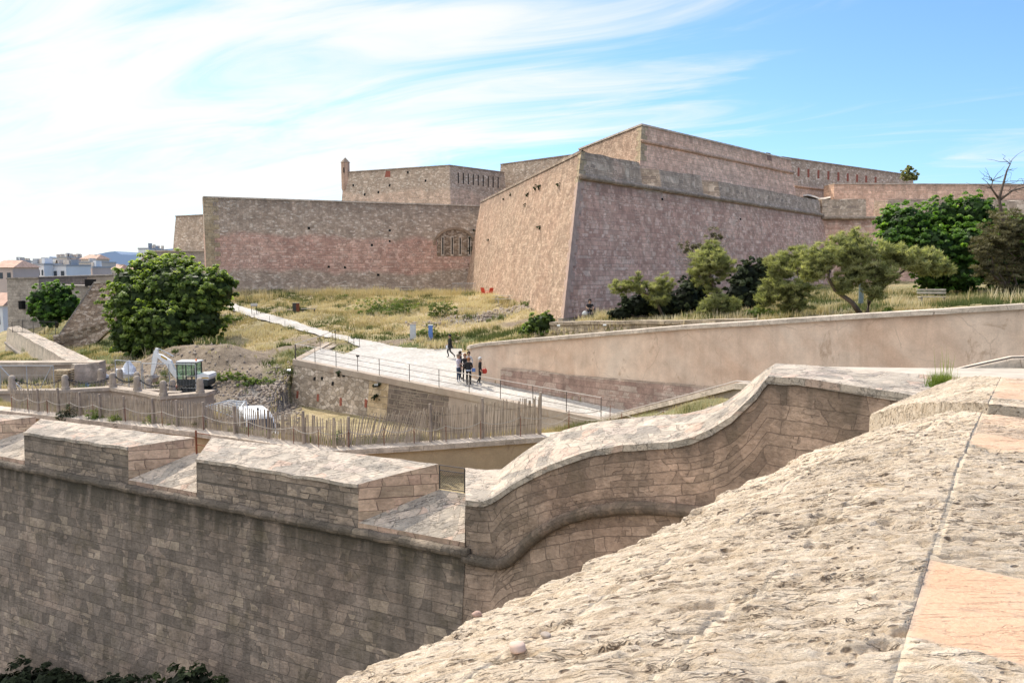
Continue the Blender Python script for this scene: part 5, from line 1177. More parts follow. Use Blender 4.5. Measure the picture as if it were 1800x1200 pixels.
# ------------------------------------------------------------------ foliage
def leaves(lobes, n, size, flat=.0, seed=0, shell=.62, elong=1.0, droop=0.0, floor=None, clump=None, airy=False):
    """lobes: (center, (rx,ry,rz)); leaves gathered in many small clumps on and inside the lobes; returns quads and tint"""
    r = np.random.default_rng(seed); vol = np.array([l[1][0] * l[1][1] * l[1][2] for l in lobes]) ** .7; w = vol / vol.sum()
    meanr = float(np.mean([max(l[1]) for l in lobes])); cr = clump or max(.12, meanr * (.20 if airy else .14)); nc = int(np.clip(n / ((34 if airy else 30) if n > 3500 else 12), 6, 1800))
    wc = r.choice(len(lobes), nc, p=w); Cn = np.array([tuple(l[0]) for l in lobes])[wc]; Rd = np.array([l[1] for l in lobes])[wc]
    d = r.normal(size=(nc, 3)); d /= np.linalg.norm(d, axis=1)[:, None]
    rad = np.where(r.uniform(size=nc) < (.5 if airy else .78), r.uniform(.78, 1.12, nc), r.uniform(.2, .85, nc)) * (.78 + .45 * fbm(d[:, 0] * 2.5 + wc * 5.3 + 9, d[:, 2] * 2.5 + d[:, 1] * 2 + 30, 2, seed))
    CC = Cn + d * Rd * rad[:, None]; crs = cr * r.uniform(.55, 1.35, nc); cb = r.normal(0, .10, nc)
    # dark core so that the tree is not see-through
    which = r.integers(0, nc, n); g = r.normal(size=(n, 3)); g /= np.linalg.norm(g, axis=1)[:, None]; g[:, 2] = np.where(g[:, 2] < -.3, -g[:, 2] * .5, g[:, 2]); rr_ = r.uniform(.2, 1, n) ** .5
    sc = np.array([1, 1, .9]) if not airy else np.array([1.15, 1.15, .55])
    P = CC[which] + g * (crs[which] * rr_)[:, None] * sc
    out = d[which]
    nrm = g * .7 + out * .5 + r.normal(0, .5, (n, 3)) + np.array([0, 0, .6 - droop]); nrm /= np.linalg.norm(nrm, axis=1)[:, None]
    a = np.cross(nrm, r.normal(size=(n, 3))); a /= np.linalg.norm(a, axis=1)[:, None]
    if droop: a = a + (np.array([0, 0, droop * .6]) + g * .8) * r.choice([-1, 1], n)[:, None]; a /= np.linalg.norm(a, axis=1)[:, None]
    b = np.cross(nrm, a); s = size * r.uniform(.55, 1.3, n)
    sa = (s * elong)[:, None]; sb = (s / elong)[:, None]
    q = np.stack([P - a * sa, P - b * sb * .6, P + a * sa, P + b * sb * .6], 1)
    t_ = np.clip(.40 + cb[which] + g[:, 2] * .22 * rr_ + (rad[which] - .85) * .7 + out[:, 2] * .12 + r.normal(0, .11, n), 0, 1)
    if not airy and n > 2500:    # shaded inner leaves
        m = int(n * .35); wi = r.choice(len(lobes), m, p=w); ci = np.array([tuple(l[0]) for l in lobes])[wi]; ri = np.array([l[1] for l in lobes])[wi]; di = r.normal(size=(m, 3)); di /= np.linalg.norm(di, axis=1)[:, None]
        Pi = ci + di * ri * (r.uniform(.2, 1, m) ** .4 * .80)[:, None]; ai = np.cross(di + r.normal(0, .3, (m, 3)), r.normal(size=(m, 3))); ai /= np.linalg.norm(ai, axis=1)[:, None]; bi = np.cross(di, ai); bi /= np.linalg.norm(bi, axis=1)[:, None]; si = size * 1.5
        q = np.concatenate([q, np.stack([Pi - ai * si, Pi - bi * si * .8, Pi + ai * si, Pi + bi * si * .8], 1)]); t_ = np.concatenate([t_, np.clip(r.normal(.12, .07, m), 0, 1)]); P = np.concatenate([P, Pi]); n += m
    if floor is not None: ok = P[:, 2] > floor; q = q[ok]; t_ = t_[ok]; n = int(ok.sum())
    return q.reshape(-1, 3), np.arange(n * 4).reshape(-1, 4), np.repeat(t_, 4)
def lobe(px, py, d, rp, ry=None, rz=None, dx=1.0):
    c = PD(px, py, d); s = d / F; return (c, (rp * s * dx, (ry or rp) * s, (rz or rp) * s))
def trunk(paths, mat, parent, name='trunk'):
    mb = MB()
    for pth, r0, r1 in paths:
        k_ = len(pth); mb.tube(pth, [r0 + (r1 - r0) * i / (k_ - 1) for i in range(k_)], 7)
    return mb.build(name, mat, parent, smooth=True)
def wig(a, b, n=6, amp=.3, seed=0):
    r = random.Random(seed); a, b = V(a), V(b); L = (b - a).length
    return [a.lerp(b, i / n) + (V((r.uniform(-1, 1), r.uniform(-1, 1), r.uniform(-.5, .5))) * amp * L * .15 if 0 < i < n else V((0, 0, 0))) for i in range(n + 1)]
def tree(name, base, lobes, n, size, mat, label, cat='tree', trunks=None, seed=0, bark='bark', group=None, **kw):
    root = empty(name, tuple(base), label=label, cat=cat, group=group)
    q, f, t_ = leaves(lobes, n, size, seed=seed, **kw)
    np_obj('crown', q, f, mat, root, np.stack([t_] * 3, 1))
    if trunks is None:
        trunks = []; top = lobes[0][0]
        for i, l in enumerate(lobes[:7]):
            mid = V(base).lerp(l[0], .45); trunks.append((wig(base, l[0], 7, .5, seed + i), .16 if size > .15 else .09, .03))
    trunk(trunks, M[bark], root)
    return root
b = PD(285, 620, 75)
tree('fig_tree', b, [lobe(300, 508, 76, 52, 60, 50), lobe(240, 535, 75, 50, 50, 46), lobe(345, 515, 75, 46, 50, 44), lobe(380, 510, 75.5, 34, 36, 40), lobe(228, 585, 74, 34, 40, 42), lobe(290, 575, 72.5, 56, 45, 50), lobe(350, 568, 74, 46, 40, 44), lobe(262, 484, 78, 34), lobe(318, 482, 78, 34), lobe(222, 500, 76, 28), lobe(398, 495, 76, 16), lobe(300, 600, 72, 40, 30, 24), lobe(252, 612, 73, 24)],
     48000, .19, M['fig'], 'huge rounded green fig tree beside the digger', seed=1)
tree('fig_tree', PD(100, 575, 97), [lobe(75, 528, 97, 25), lobe(105, 520, 97, 26), lobe(118, 540, 96, 22), lobe(85, 550, 96, 25), lobe(62, 545, 97, 14), lobe(128, 528, 96.5, 12)],
     10000, .2, M['figdark'], 'small dark fig bush against the grey fort wall at the far left', seed=2)
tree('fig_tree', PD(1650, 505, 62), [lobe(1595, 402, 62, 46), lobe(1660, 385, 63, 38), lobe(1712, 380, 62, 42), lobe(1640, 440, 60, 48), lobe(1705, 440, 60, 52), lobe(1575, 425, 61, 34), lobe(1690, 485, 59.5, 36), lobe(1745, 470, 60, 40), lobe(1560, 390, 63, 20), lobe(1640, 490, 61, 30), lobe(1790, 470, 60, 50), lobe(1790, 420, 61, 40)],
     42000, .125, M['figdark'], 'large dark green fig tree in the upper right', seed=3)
tree('fig_bush', PD(948, 598, 58.5), [lobe(948, 572, 58.5, 24, 22, 24), lobe(930, 583, 58.5, 17), lobe(962, 562, 58.5, 14), lobe(918, 592, 58.3, 9), lobe(952, 590, 58.5, 20)], 3800, .13, M['fig'], 'dense green fig bush at the left end of the low block wall', 'bush', seed=4)
# tamarisks
def tama(base, lobes, n, label, trunks, seed, mat='tamarisk', size=.16, group='tamarisks on the terrace'):
    return tree('tamarisk', base, lobes, int(n * 2.2), size * .55, M[mat], label, trunks=trunks, seed=seed, elong=2.3, droop=.6, airy=True, group=group)
def pth(pts): return [PD(*p) for p in pts]
tama(PD(1262, 553, 50), [lobe(1248, 462, 50, 34, 30, 24), lobe(1228, 478, 50, 20), lobe(1272, 470, 50, 20), lobe(1250, 440, 50.5, 18), lobe(1250, 500, 50, 16, 14, 22), lobe(1262, 535, 49.8, 30, 26, 20), lobe(1240, 545, 49.6, 18, 14, 12), lobe(1284, 538, 49.8, 18, 14, 14)], 7500,
     'leaning tamarisk with a bushy head and a skirt of green round its foot', [(pth([(1268, 556, 50), (1262, 520, 50), (1248, 486, 50), (1246, 460, 50)]), .16, .06), (pth([(1250, 488, 50), (1224, 474, 50)]), .08, .02), (pth([(1250, 480, 50), (1275, 462, 50)]), .07, .02)], 5)
tama(PD(1395, 553, 46.5), [lobe(1372, 470, 46.5, 26, 24, 22), lobe(1400, 455, 47, 26), lobe(1365, 505, 46.5, 26, 22, 26), lobe(1395, 515, 46, 36, 28, 30), lobe(1425, 470, 47, 24), lobe(1345, 520, 46.5, 16, 14, 18), lobe(1400, 540, 46, 26, 20, 12)], 9500,
     'rounded tamarisk bush growing down to the grass between two trees', [(pth([(1398, 553, 46.5), (1410, 520, 46.5), (1400, 470, 46.5)]), .10, .03)], 6)
tama(PD(1522, 552, 41), [lobe(1450, 452, 41, 34, 30, 22), lobe(1490, 440, 41.5, 34), lobe(1530, 447, 41, 36, 30, 24), lobe(1580, 452, 41, 36, 30, 22), lobe(1625, 462, 41, 34, 30, 22), lobe(1655, 470, 41, 16), lobe(1500, 485, 41, 26, 22, 20), lobe(1548, 480, 40.6, 34, 26, 22), lobe(1430, 475, 41, 20), lobe(1478, 500, 40.8, 16), lobe(1540, 510, 40.6, 18)], 15000,
     'wide spreading tamarisk with two curving trunks from one foot', [(pth([(1512, 552, 41), (1498, 532, 41), (1468, 510, 41), (1456, 488, 41), (1460, 455, 41)]), .15, .05), (pth([(1524, 553, 41), (1528, 528, 41), (1548, 508, 41), (1580, 482, 41), (1610, 462, 41)]), .15, .04), (pth([(1528, 528, 41), (1538, 505, 41), (1534, 475, 41), (1530, 450, 41)]), .12, .04), (pth([(1460, 478, 41), (1430, 470, 41), (1400, 472, 41)]), .07, .02), (pth([(1536, 495, 41), (1500, 455, 41)]), .05, .02)], 7)
tama(PD(1150, 556, 54), [lobe(1090, 506, 54, 16, 14, 12), lobe(1108, 500, 54, 14), lobe(1130, 505, 54, 18, 16, 12), lobe(1155, 520, 54, 22, 20, 18), lobe(1120, 488, 54, 8), lobe(1165, 500, 54.3, 18)], 3600,
     'low tamarisk leaning left in the shade near the bastion corner', [(pth([(1165, 556, 54), (1150, 522, 54), (1118, 508, 54), (1095, 497, 54)]), .12, .03)], 8)
root = tree('dark_shrub', PD(1165, 560, 56), [lobe(1120, 538, 56, 34, 22, 24), lobe(1165, 535, 56, 34, 24, 30), lobe(1205, 530, 57, 32, 24, 36), lobe(1230, 500, 58, 30, 24, 30), lobe(1090, 552, 55.5, 22, 14, 10)], 9000, .13, M['darkshrub'], 'dark shrub filling the shadow under the leaning tamarisks', 'shrub', seed=9)
root = tree('dark_shrub', PD(1320, 545, 58), [lobe(1315, 495, 60, 34, 30, 40), lobe(1345, 480, 60, 26, 24, 28), lobe(1300, 520, 59, 30, 24, 28), lobe(1330, 530, 58, 24)], 8000, .14, M['darkshrub'], 'dark shrub against the bastion between the leaning tamarisk and the rounded bush', 'shrub', seed=10)
# bare twiggy bush
root = empty('bare_bush', tuple(PD(1235, 520, 55)), label='leafless grey twiggy bush standing against the shaded bastion face', cat='bush'); rr = random.Random(5); paths = []
for i in range(46):
    a = PD(1238, 500, 55) if i < 26 else PD(1240, 470, 55); b = PD(rr.uniform(1185, 1292), rr.uniform(400, 478), 55 + rr.uniform(-1.5, 1.5)); w = wig(a, b, 6, 1.1, i); paths.append((w, .028, .006))
    for j in range(5):
        k_ = rr.randint(2, 5); c = w[k_] + V((rr.uniform(-.9, .9), rr.uniform(-.6, .6), rr.uniform(-.1, .9))); paths.append((wig(w[k_], c, 3, 1, j), .012, .004))
trunk(paths, M['bark_grey'], root, 'twigs')
q, f, t_ = leaves([lobe(1208, 435, 55, 18, 14, 10), lobe(1255, 415, 55, 14, 12, 14), lobe(1228, 438, 55, 22, 16, 10)], 900, .10, seed=4, elong=1.8); np_obj('crown', q, f, M['browntree'], root, np.stack([t_] * 3, 1))
# brown tree at the right edge with a dead top
root = tree('cypress_like_tree', PD(1775, 520, 52), [lobe(1775, 400, 52, 42, 36, 30), lobe(1745, 430, 52, 30), lobe(1795, 440, 52, 40), lobe(1735, 470, 51.6, 20, 18, 26), lobe(1770, 490, 52, 30, 24, 30), lobe(1725, 440, 51.5, 16)], 22000, .08, M['browntree'],
     'brownish tree at the right edge with a dead bare top', seed=11, elong=1.8, droop=.5, airy=True)
paths = [(pth([(1772, 440, 52), (1762, 380, 52), (1756, 350, 52), (1764, 322, 52), (1770, 300, 52), (1776, 288, 52)]), .13, .03), (pth([(1757, 352, 52), (1780, 335, 52), (1806, 328, 52)]), .09, .03), (pth([(1756, 350, 52), (1742, 330, 52), (1745, 318, 52)]), .07, .03)]
for i in range(40):
    w = rr.choice(paths[:3])[0]; a = w[rr.randint(1, len(w) - 1)]; b = a + V((rr.uniform(-1.5, 1.5), rr.uniform(-.5, .5), rr.uniform(-.1, 1.1))); paths.append((wig(a, b, 4, 1, i), .022, .006))
trunk(paths, M['bark'], root, 'dead_branches')
tree('pine_tree', PD(1600, 316, 120), [lobe(1597, 304, 120, 12, 12, 9), lobe(1606, 310, 120, 10, 10, 6), lobe(1592, 313, 120, 9, 9, 4), lobe(1598, 296, 120, 5)], 1400, .22, M['tamarisk'], 'small tree poking above the skyline wall on the right', seed=12)
# bushes in the meadow
for (px, py, d, w_, h_, n, lab, mt, cn) in [(680, 560, 82, 34, 17, 2400, 'loose green and yellow bush in the middle of the meadow', 'bush', 3), (778, 567, 78, 20, 16, 2200, 'compact bright green bush right of the middle of the meadow', 'bush', 2), (745, 606, 68, 22, 9, 1200, 'low green weeds between the pale cabinet and the path', 'bush', 2), (790, 607, 68, 18, 9, 900, 'low green weeds right of the blue cabinet', 'bush', 2),
                                            (930, 552, 76, 14, 6, 400, 'small green tuft under the lit bastion face', 'bush', 1), (610, 527, 97, 14, 5, 500, 'pale green plants on the crest of the meadow bank', 'bush', 2),
                                            (612, 552, 86, 9, 5, 300, 'small grey green plant left of the loose bush', 'tamarisk', 1), (408, 567, 82, 14, 8, 700, 'grey green plant with yellow flowers beside the path', 'bush', 2),
                                            (405, 700, 57, 22, 9, 900, 'green weeds at the foot of the dirt heap above the van', 'bush', 2), (450, 692, 57, 24, 9, 900, 'yellow green weeds left of the rubble retaining wall', 'bush', 2), (1330, 548, 47, 18, 8, 600, 'low pale green plants left of the rounded tamarisk', 'bush', 2), (1555, 540, 40, 10, 6, 300, 'green tuft right of the spreading tamarisk', 'bush', 1)]:
    ctr = PD(px, py, d); gz_ = float(H(np.array([ctr.x]), np.array([ctr.y]))[0]); s = d / F; L = []
    for i in range(cn + 1): L.append((V((ctr.x + (i - cn / 2) * w_ * s * .7 * (1 if cn > 1 else .4), ctr.y + rr.uniform(-.4, .4), gz_ + h_ * s * .6)), (w_ * s * .6, w_ * s * .6, h_ * s * .95)))
    root = empty('meadow_bush', (ctr.x, ctr.y, gz_), label=lab, cat='bush'); q, f, t_ = leaves(L, n, .09, seed=px, elong=1.6, floor=gz_ - .1); np_obj('leaves', q, f, M[mt], root, np.stack([t_] * 3, 1))
# weeds along the fence
for (px, d_, w_, h_, lab) in [(120, .5, 18, 26, 'dark green clump behind the left end of the picket fence'), (165, .4, 14, 22, 'light green clump behind the picket fence, second from the left'), (205, .4, 12, 16, 'yellowish clump behind the picket fence, third from the left'), (265, .5, 12, 18, 'green clump behind the picket fence right of the beige wall middle'),
                             (305, .5, 12, 16, 'thin clump behind the picket fence left of the white van'), (352, .5, 12, 24, 'rusty brown dock plant by the fence at the end of the beige wall'), (425, .7, 26, 14, 'low green weeds in front of the white van'), (463, .7, 16, 15, 'green weeds below the bonnet of the white van'), (590, .3, 8, 30, 'tall thin weed growing through the picket fence')]:
    p = PZ(px, 760, zk); yy = float(lerp_line(Kl, p.x)); p = PD(px, 700, yy + .5 + d_); x0 = p.x; s = yy / F
    root = empty('fence_weed', (x0, yy + .9, -6.98), label=lab, cat='weed'); q, f, t_ = leaves([(V((x0, yy + .9, -6.95 + h_ * s * .45)), (w_ * s, .35, h_ * s * .6)), (V((x0 + .1, yy + .9, -6.95 + h_ * s * .2)), (w_ * s * 1.2, .35, h_ * s * .35))], 700, .05, seed=px, elong=2, floor=-7.0)
    np_obj('leaves', q, f, M['darkshrub' if px == 120 else ('browntree' if px == 352 else 'bush')], root, np.stack([t_] * 3, 1))
# tuft on the near coping
p = PD(1655, 677, 10.3); p = V((p.x, p.y, -1.50)); root = empty('coping_weed', tuple(p), label='tuft of green weed with yellow stalks growing in the joint of the far coping', cat='weed')
x = rng.normal(p.x, .06, 260); y = rng.normal(p.y, .06, 260); Vb, Fb, Cb = blades(np.stack([x, y, np.full(260, p.z)], 1), np.full(260, .13), np.full(260, .007), np.full(260, .3), per=3, spread=.05, lean=.9)
np_obj('leaves', Vb, Fb, M['bush'], root, np.stack([Cb + .3] * 3, 1))
Vb, Fb, Cb = blades(np.array([[p.x + .05, p.y, p.z]] * 9), np.full(9, .42), np.full(9, .012), np.full(9, .9), per=2, spread=.06, lean=.3); np_obj('stalks', Vb, Fb, M['bush'], root, np.stack([Cb] * 3, 1))
# ditch bushes
for (px, py, d, w_, n, lab) in [(50, 1215, 29, 95, 6500, 'dark bush at the foot of the rampart in the bottom left corner'), (190, 1225, 27, 70, 3500, 'dark low bush at the foot of the rampart right of the corner bush'), (330, 1215, 25, 62, 3500, 'dark green bush top at the foot of the rampart, furthest right')]:
    c = PD(px, py, d); root = empty('ditch_bush', (c.x, c.y, -19), label=lab, cat='bush'); s = d / F
    q, f, t_ = leaves([(c, (w_ * s, w_ * s * .5, 45 * s)), (c + V((w_ * s * .5, .3, -.5)), (w_ * s * .6, w_ * s * .4, 40 * s)), (V((c.x, c.y, -18)), (w_ * s * .7, 1.2, 2.2))], n, .12, seed=px); np_obj('leaves', q, f, M['darkshrub'], root, np.stack([t_ * (.9 if px == 330 else .5)] * 3, 1))
    trunk([(wig((c.x, c.y, -19.2), c, 5, .3, px), .12, .05)], M['bark'], root)
# tufts growing out of the walls
def wall_tufts(root, spots, A, B, C, r=.35, n=60):
    nn = (B - A).cross(C - A).normalized(); nn = nn if nn.dot(-A) > 0 else -nn
    for i, (px, py) in enumerate(spots):
        c = PP(px, py, A, B, C) + nn * .1; q, f, t_ = leaves([(c, (r, r, r))], n, .12, seed=i); o = np_obj('wall_plant', q, f, M['darkshrub'], root, np.stack([t_] * 3, 1))
wall_tufts(bast, [(888, 350), (930, 343), (950, 330), (984, 323), (943, 330), (900, 343), (924, 361), (860, 422), (949, 402)], B0, B1, T0, .25, 50)
wall_tufts(curt, [(838, 405), (831, 418), (824, 440), (833, 445), (822, 470), (826, 482), (834, 492)], cb0, cb1, CA, .55, 110)
wall_tufts(cw, [(664, 677), (663, 699), (598, 657)], wa, wb, wc, .22, 60)
# ------------------------------------------------------------------ bollard terrace wall
tw = rampart('beige_wall', Tl + [V((Tl[-1].x + .1, Tl[-1].y + 1.2, -7.7))], -10.6, 0.0, .6, [M['ochre3']], label='beige rendered wall with a pale cap carrying stone bollards in front of the digger', cat='retaining wall', copmat=M['limestone'], cop=False)
tt_ = Tl + [V((Tl[-1].x + .1, Tl[-1].y + 1.2, -7.7))]; c0 = mitre(tt_, .12); c1 = mitre(tt_, -.65); mb = MB()
mb.loft([[V((c0[i].x, c0[i].y, -7.86)), V((c0[i].x, c0[i].y, -7.66)), V((c1[i].x, c1[i].y, -7.66)), V((c1[i].x, c1[i].y, -7.86))] for i in range(len(tt_))], closed=True); mb.build('cap', M['limestone'], tw)
for px in (152, 219, 250, 318): # small drain spouts
    a = PV(px, 700, Tl[1], Tl[2]) if px < 195 else PV(px, 706, Tl[2], Tl[4]); mb = MB(); mb.box((a.x, a.y - .08, -8.25), (.3, .16, .07)); mb.build('spout', M['limestone'], tw)
bol = empty('stone_bollard', (0, 0, 0)); mb = MB()
prof = [(.26, 0), (.26, .14), (.215, .16), (.205, .70), (.19, .80), (.14, .88), (.07, .92), (0.005, .93)]
for (r0, z0), (r1, z1) in zip(prof, prof[1:]):
    mb.loft([[V((math.cos(q * math.pi / 8) * r0, math.sin(q * math.pi / 8) * r0, z0)) for q in range(16)], [V((math.cos(q * math.pi / 8) * r1, math.sin(q * math.pi / 8) * r1, z1)) for q in range(16)]], closed=True, caps=False)
mb.build('shaft', M['limestone'], bol, local=True); mb = MB()
mb.tube([(-.26, 0, .62), (.26, 0, .62)], .03)
mb.build('chain_eye', M['chain'], bol, local=True)
BO = [(17, -7.66, 688, 'at the left end of the beige wall'), (111, -7.66, 686, 'second from the left on the front of the beige wall'), (195, -7.66, 681, 'at the left bend of the beige wall'), (238, -7.66, 687, 'between the two bends of the beige wall'), (284, -7.66, 696, 'at the foremost bend of the beige wall'), (349, -7.66, 691, 'at the right end of the beige wall')]
pos = []
for i, (px, z, py, lab) in enumerate(BO):
    r = ray(px, py); j = 0
    for a, b in zip(Tl, Tl[1:]):
        q = PV(px, py, a, b)
        if a.x - .1 <= q.x <= b.x + .1: break
    o = bol if i == 0 else copy_tree(bol); o.location = (q.x, q.y + .28, z); o['label'] = 'pale round topped stone bollard ' + lab; o['category'] = 'bollard'; o['group'] = 'stone bollards around the terrace'; pos.append(V((q.x, q.y + .28, z)))
for px, d, lab in ((178, 60, 'behind the left bend, near the old rampart corner'), (212, 60, 'back row, left of the digger arm'), (241, 58, 'back row, between the left one and the bucket'), (261, 54, 'directly behind the digger bucket'), (303, 53.5, 'just left of the digger cab')):
    o = copy_tree(bol); p = PD(px, 680, d); o.location = (p.x, p.y, -8.55 if d > 55 else -8.45); o['label'] = 'pale round topped stone bollard ' + lab; o['category'] = 'bollard'; o['group'] = 'stone bollards around the terrace'
def catenary(a, b, sag, n=14): return [V(a).lerp(V(b), i / n) - V((0, 0, sag * 4 * (i / n) * (1 - i / n))) for i in range(n + 1)]
def chain(a, b, sag, label):
    c = catenary(a, b, sag, 26); mb = MB()
    for i in range(26):
        m_ = c[i].lerp(c[i + 1], .5); d = (c[i + 1] - c[i]) * .75; d2 = d.normalized(); s = d2.cross(V((0, 0, 1))).normalized() if i % 2 else V((0, 0, 1)); w_ = .045
        ring = [m_ - d * .6, m_ - d * .4 + s * w_, m_ + d * .4 + s * w_, m_ + d * .6, m_ + d * .4 - s * w_, m_ - d * .4 - s * w_]
        for a_, b_ in zip(ring, ring[1:] + ring[:1]): mb.tube([a_, b_], .018, 4, caps=False)
    return mb.build('chain', M['chain'], label=label, cat='chain', group='chains slung between bollards')
for i, lab in enumerate(('long sagging chain at the far left between the first two bollards', 'chain between the second bollard and the left bend', 'chain right of the left bend bollard', 'chain in front of the digger bucket', 'chain in front of the digger tracks')):
    chain(pos[i] + V((.2, 0, .62)), pos[i + 1] + V((-.2, 0, .62)), .32 if i < 2 else .18, lab)

# site fence panels (tubular frame with mesh)
def heras(ax, ay, az, bx, by, h, label, brace=0):
    a = V((ax, ay, az)); b = V((bx, by, az)); root = empty('site_fence_panel', tuple(a.lerp(b, .5)), label=label, cat='fence panel', group='temporary site fence'); d = (b - a); L = d.length; d.normalize()
    mb = MB(); up = V((0, 0, h)); lo = V((0, 0, .15))
    for p0, p1 in ((a + lo, a + up), (b + lo, b + up), (a + up, b + up), (a + lo, b + lo), (a.lerp(b, .5) + lo, a.lerp(b, .5) + up)): mb.tube([p0, p1], .03, 6)
    mb.build('frame', M['steel'], root); mb = MB(); n = int(L / .22)
    for i in range(1, n): mb.tube([a + d * (L * i / n) + lo, a + d * (L * i / n) + up], .0028, 3, caps=False)
    for i in range(2, 8, 3): mb.tube([a + lo + V((0, 0, (h - .15) * i / 8)), b + lo + V((0, 0, (h - .15) * i / 8))], .0028, 3, caps=False)
    mb.build('mesh', M['steel'], root); mb = MB()
    for p in (a, b): mb = MB(); mb.box((p.x, p.y, az + .07), (.6, .22, .14)); mb.build('foot', M['plinth'], root)
    if brace:
        mb = MB(); mb.tube([a + up, a.lerp(b, .45) + V((0, -.1, .15))], .028, 6); mb.build('brace', M['steel'], root); mb = MB(); mb.tube([a.lerp(b, .97) + up, a.lerp(b, .72) + V((0, -.1, .15))], .028, 6); mb.build('brace', M['steel'], root)
a = PD(2, 690, 55); b = PD(96, 690, 55); c = PD(205, 690, 54.5); c2 = PD(250, 690, 53.5); c3 = PD(345, 690, 52.8)
heras(a.x, a.y, -8.75, b.x, b.y, 1.95, 'mesh site fence panel with crossed props at the far left', 1)
heras(c.x, c.y, -8.7, c2.x, c2.y, 2.35, 'mesh site fence panel in front of the raised digger bucket'); heras(c2.x + .1, c2.y, -8.7, c3.x, c3.y, 2.25, 'mesh site fence panel in front of the digger cab')
# tilted panels by the van
def leaning(pxs, d, label):
    P = [PD(x, y, d + dd) for x, y, dd in pxs]; root = empty('leaning_mesh_panel', tuple(P[0]), label=label, cat='fence panel'); mb = MB()
    for p, q in zip(P, P[1:] + P[:1]): mb.tube([p, q], .028, 6)
    mb.build('frame', M['steel'], root); mb = MB()
    for i in range(1, 14): f = i / 14; mb.tube([P[0].lerp(P[1], f), P[3].lerp(P[2], f)], .008, 3, caps=False)
    for i in range(1, 6): f = i / 6; mb.tube([P[0].lerp(P[3], f), P[1].lerp(P[2], f)], .008, 3, caps=False)
    mb.build('mesh', M['steel'], root)
leaning([(362, 714, 0), (411, 733, 0), (430, 706, 1.2), (404, 703, 1.2)], 45, 'mesh panel lying tilted between the beige wall and the white van')
leaning([(415, 706, .5), (421, 735, -.2), (440, 737, -.2), (432, 704, .5)], 44, 'second tilted mesh panel propped against the back of the white van')

# ------------------------------------------------------------------ digger
dg = empty('mini_digger', tuple(PD(338, 690, 55.5)), label='white mini excavator with its arm raised and bucket on the ground', cat='digger')
dg.location.z = -8.75; s = 55.5 / F; ox, oy = dg.location.x, dg.location.y
def G(px, py, dy=0.0):      # picture point in the digger's own frame
    p = PD(px, py, 55.5); return V((p.x - ox, dy, p.z + 8.75))
for sy in (-.62, .62):
    mb = MB(); prof = [(-1.0, .12), (-.82, 0), (.82, 0), (1.0, .12), (1.05, .32), (.85, .46), (-.85, .46), (-1.05, .32)]; mb.extrude_profile(prof, sy - .17, sy + .17, Matrix.Translation((.15, 0, 0))); tr = mb.build('track', M['black_rubber'], dg, local=True)
    for q in (-.72, -.25, .25, .72):
        mb = MB(); mb.tube([(.15 + q, sy - .19, .23), (.15 + q, sy + .19, .23)], .16, 12); mb.build('roller', M['dark_mach'], tr, local=True)
mb = MB(); mb.box((.15, 0, .42), (1.2, 1.0, .18)); mb.build('undercarriage', M['dark_mach'], dg, local=True)
mb = MB(); mb.box((-1.15, 0, .25), (.12, 1.5, .38), rx=0); mb.box((-.8, .3, .25), (.7, .1, .12)); mb.box((-.8, -.3, .25), (.7, .1, .12)); mb.build('dozer_blade', M['red_part'], dg, local=True)
mb = MB(); mb.extrude_profile([(-.75, .55), (1.35, .55), (1.42, .8), (1.38, 1.0), (.55, 1.02), (.5, .8), (-.75, .8)], -.72, .72); mb.build('body', M['dark_mach'], dg, local=True)
mb = MB(); mb.extrude_profile([(.62, .98), (1.42, .98), (1.5, 1.15), (1.46, 1.36), (1.25, 1.42), (.62, 1.36)], -.70, .70); hd = mb.build('engine_hood', M['white_paint'], dg, local=True)
mb = MB(); mb.box((1.2, -.71, 1.12), (.5, .02, .08)); mb.build('decal', M['yellow_label'], hd, local=True)
cbn = MB(); x0, x1, y0, y1, z0, z1 = -.72, .60, -.70, .28, .82, 2.18
for (xa, ya) in ((x0, y0), (x1, y0), (x0, y1), (x1, y1), (-.1, y0), (-.1, y1)): cbn.box((xa, ya, (z0 + z1) / 2), (.07, .07, z1 - z0))
for z in (z0, z1): 
    for ya in (y0, y1): cbn.box(((x0 + x1) / 2, ya, z), (x1 - x0 + .07, .07, .07))
    for xa in (x0, x1): cbn.box((xa, (y0 + y1) / 2, z), (.07, y1 - y0, .07))
cbn.box(((x0 + x1) / 2, y0 + .01, z0 + .10), (x1 - x0, .05, .2))
cab = cbn.build('cab', M['dark_mach'], dg, local=True)
mb = MB(); mb.box(((x0 + x1) / 2 + .05, (y0 + y1) / 2, z1 + .06), (x1 - x0 + .16, y1 - y0 + .12, .09)); mb.build('cab_roof', M['white_paint'], cab, local=True)
for nm, bx in (('side_window', ((x0 - .1) / 2, y0 - .005, 1.6, abs(x0 + .1) - .06, .02, 1.1)), ('side_window', (.25, y0 - .005, 1.65, .62, .02, .95)), ('windscreen', (x0 - .005, (y0 + y1) / 2, 1.5, .02, y1 - y0 - .06, 1.25)), ('rear_window', (x1 + .005, (y0 + y1) / 2, 1.65, .02, y1 - y0 - .06, .9)), ('side_window', (-.06, y1 + .005, 1.65, x1 - x0 - .08, .02, .95))):
    mb = MB(); mb.box(bx[:3], bx[3:]); mb.build(nm, M['glass'], cab, local=True)
mb = MB(); mb.box((.15, -.2, 1.2), (.45, .45, .12)); mb.box((.36, -.2, 1.5), (.1, .45, .55)); mb.build('seat', M['black_rubber'], cab, local=True)
mb = MB(); mb.tube([(.55, -.5, z1 + .1), (.55, -.5, z1 + .24)], .06, 10); mb.build('beacon', M['orange'], cab, local=True)
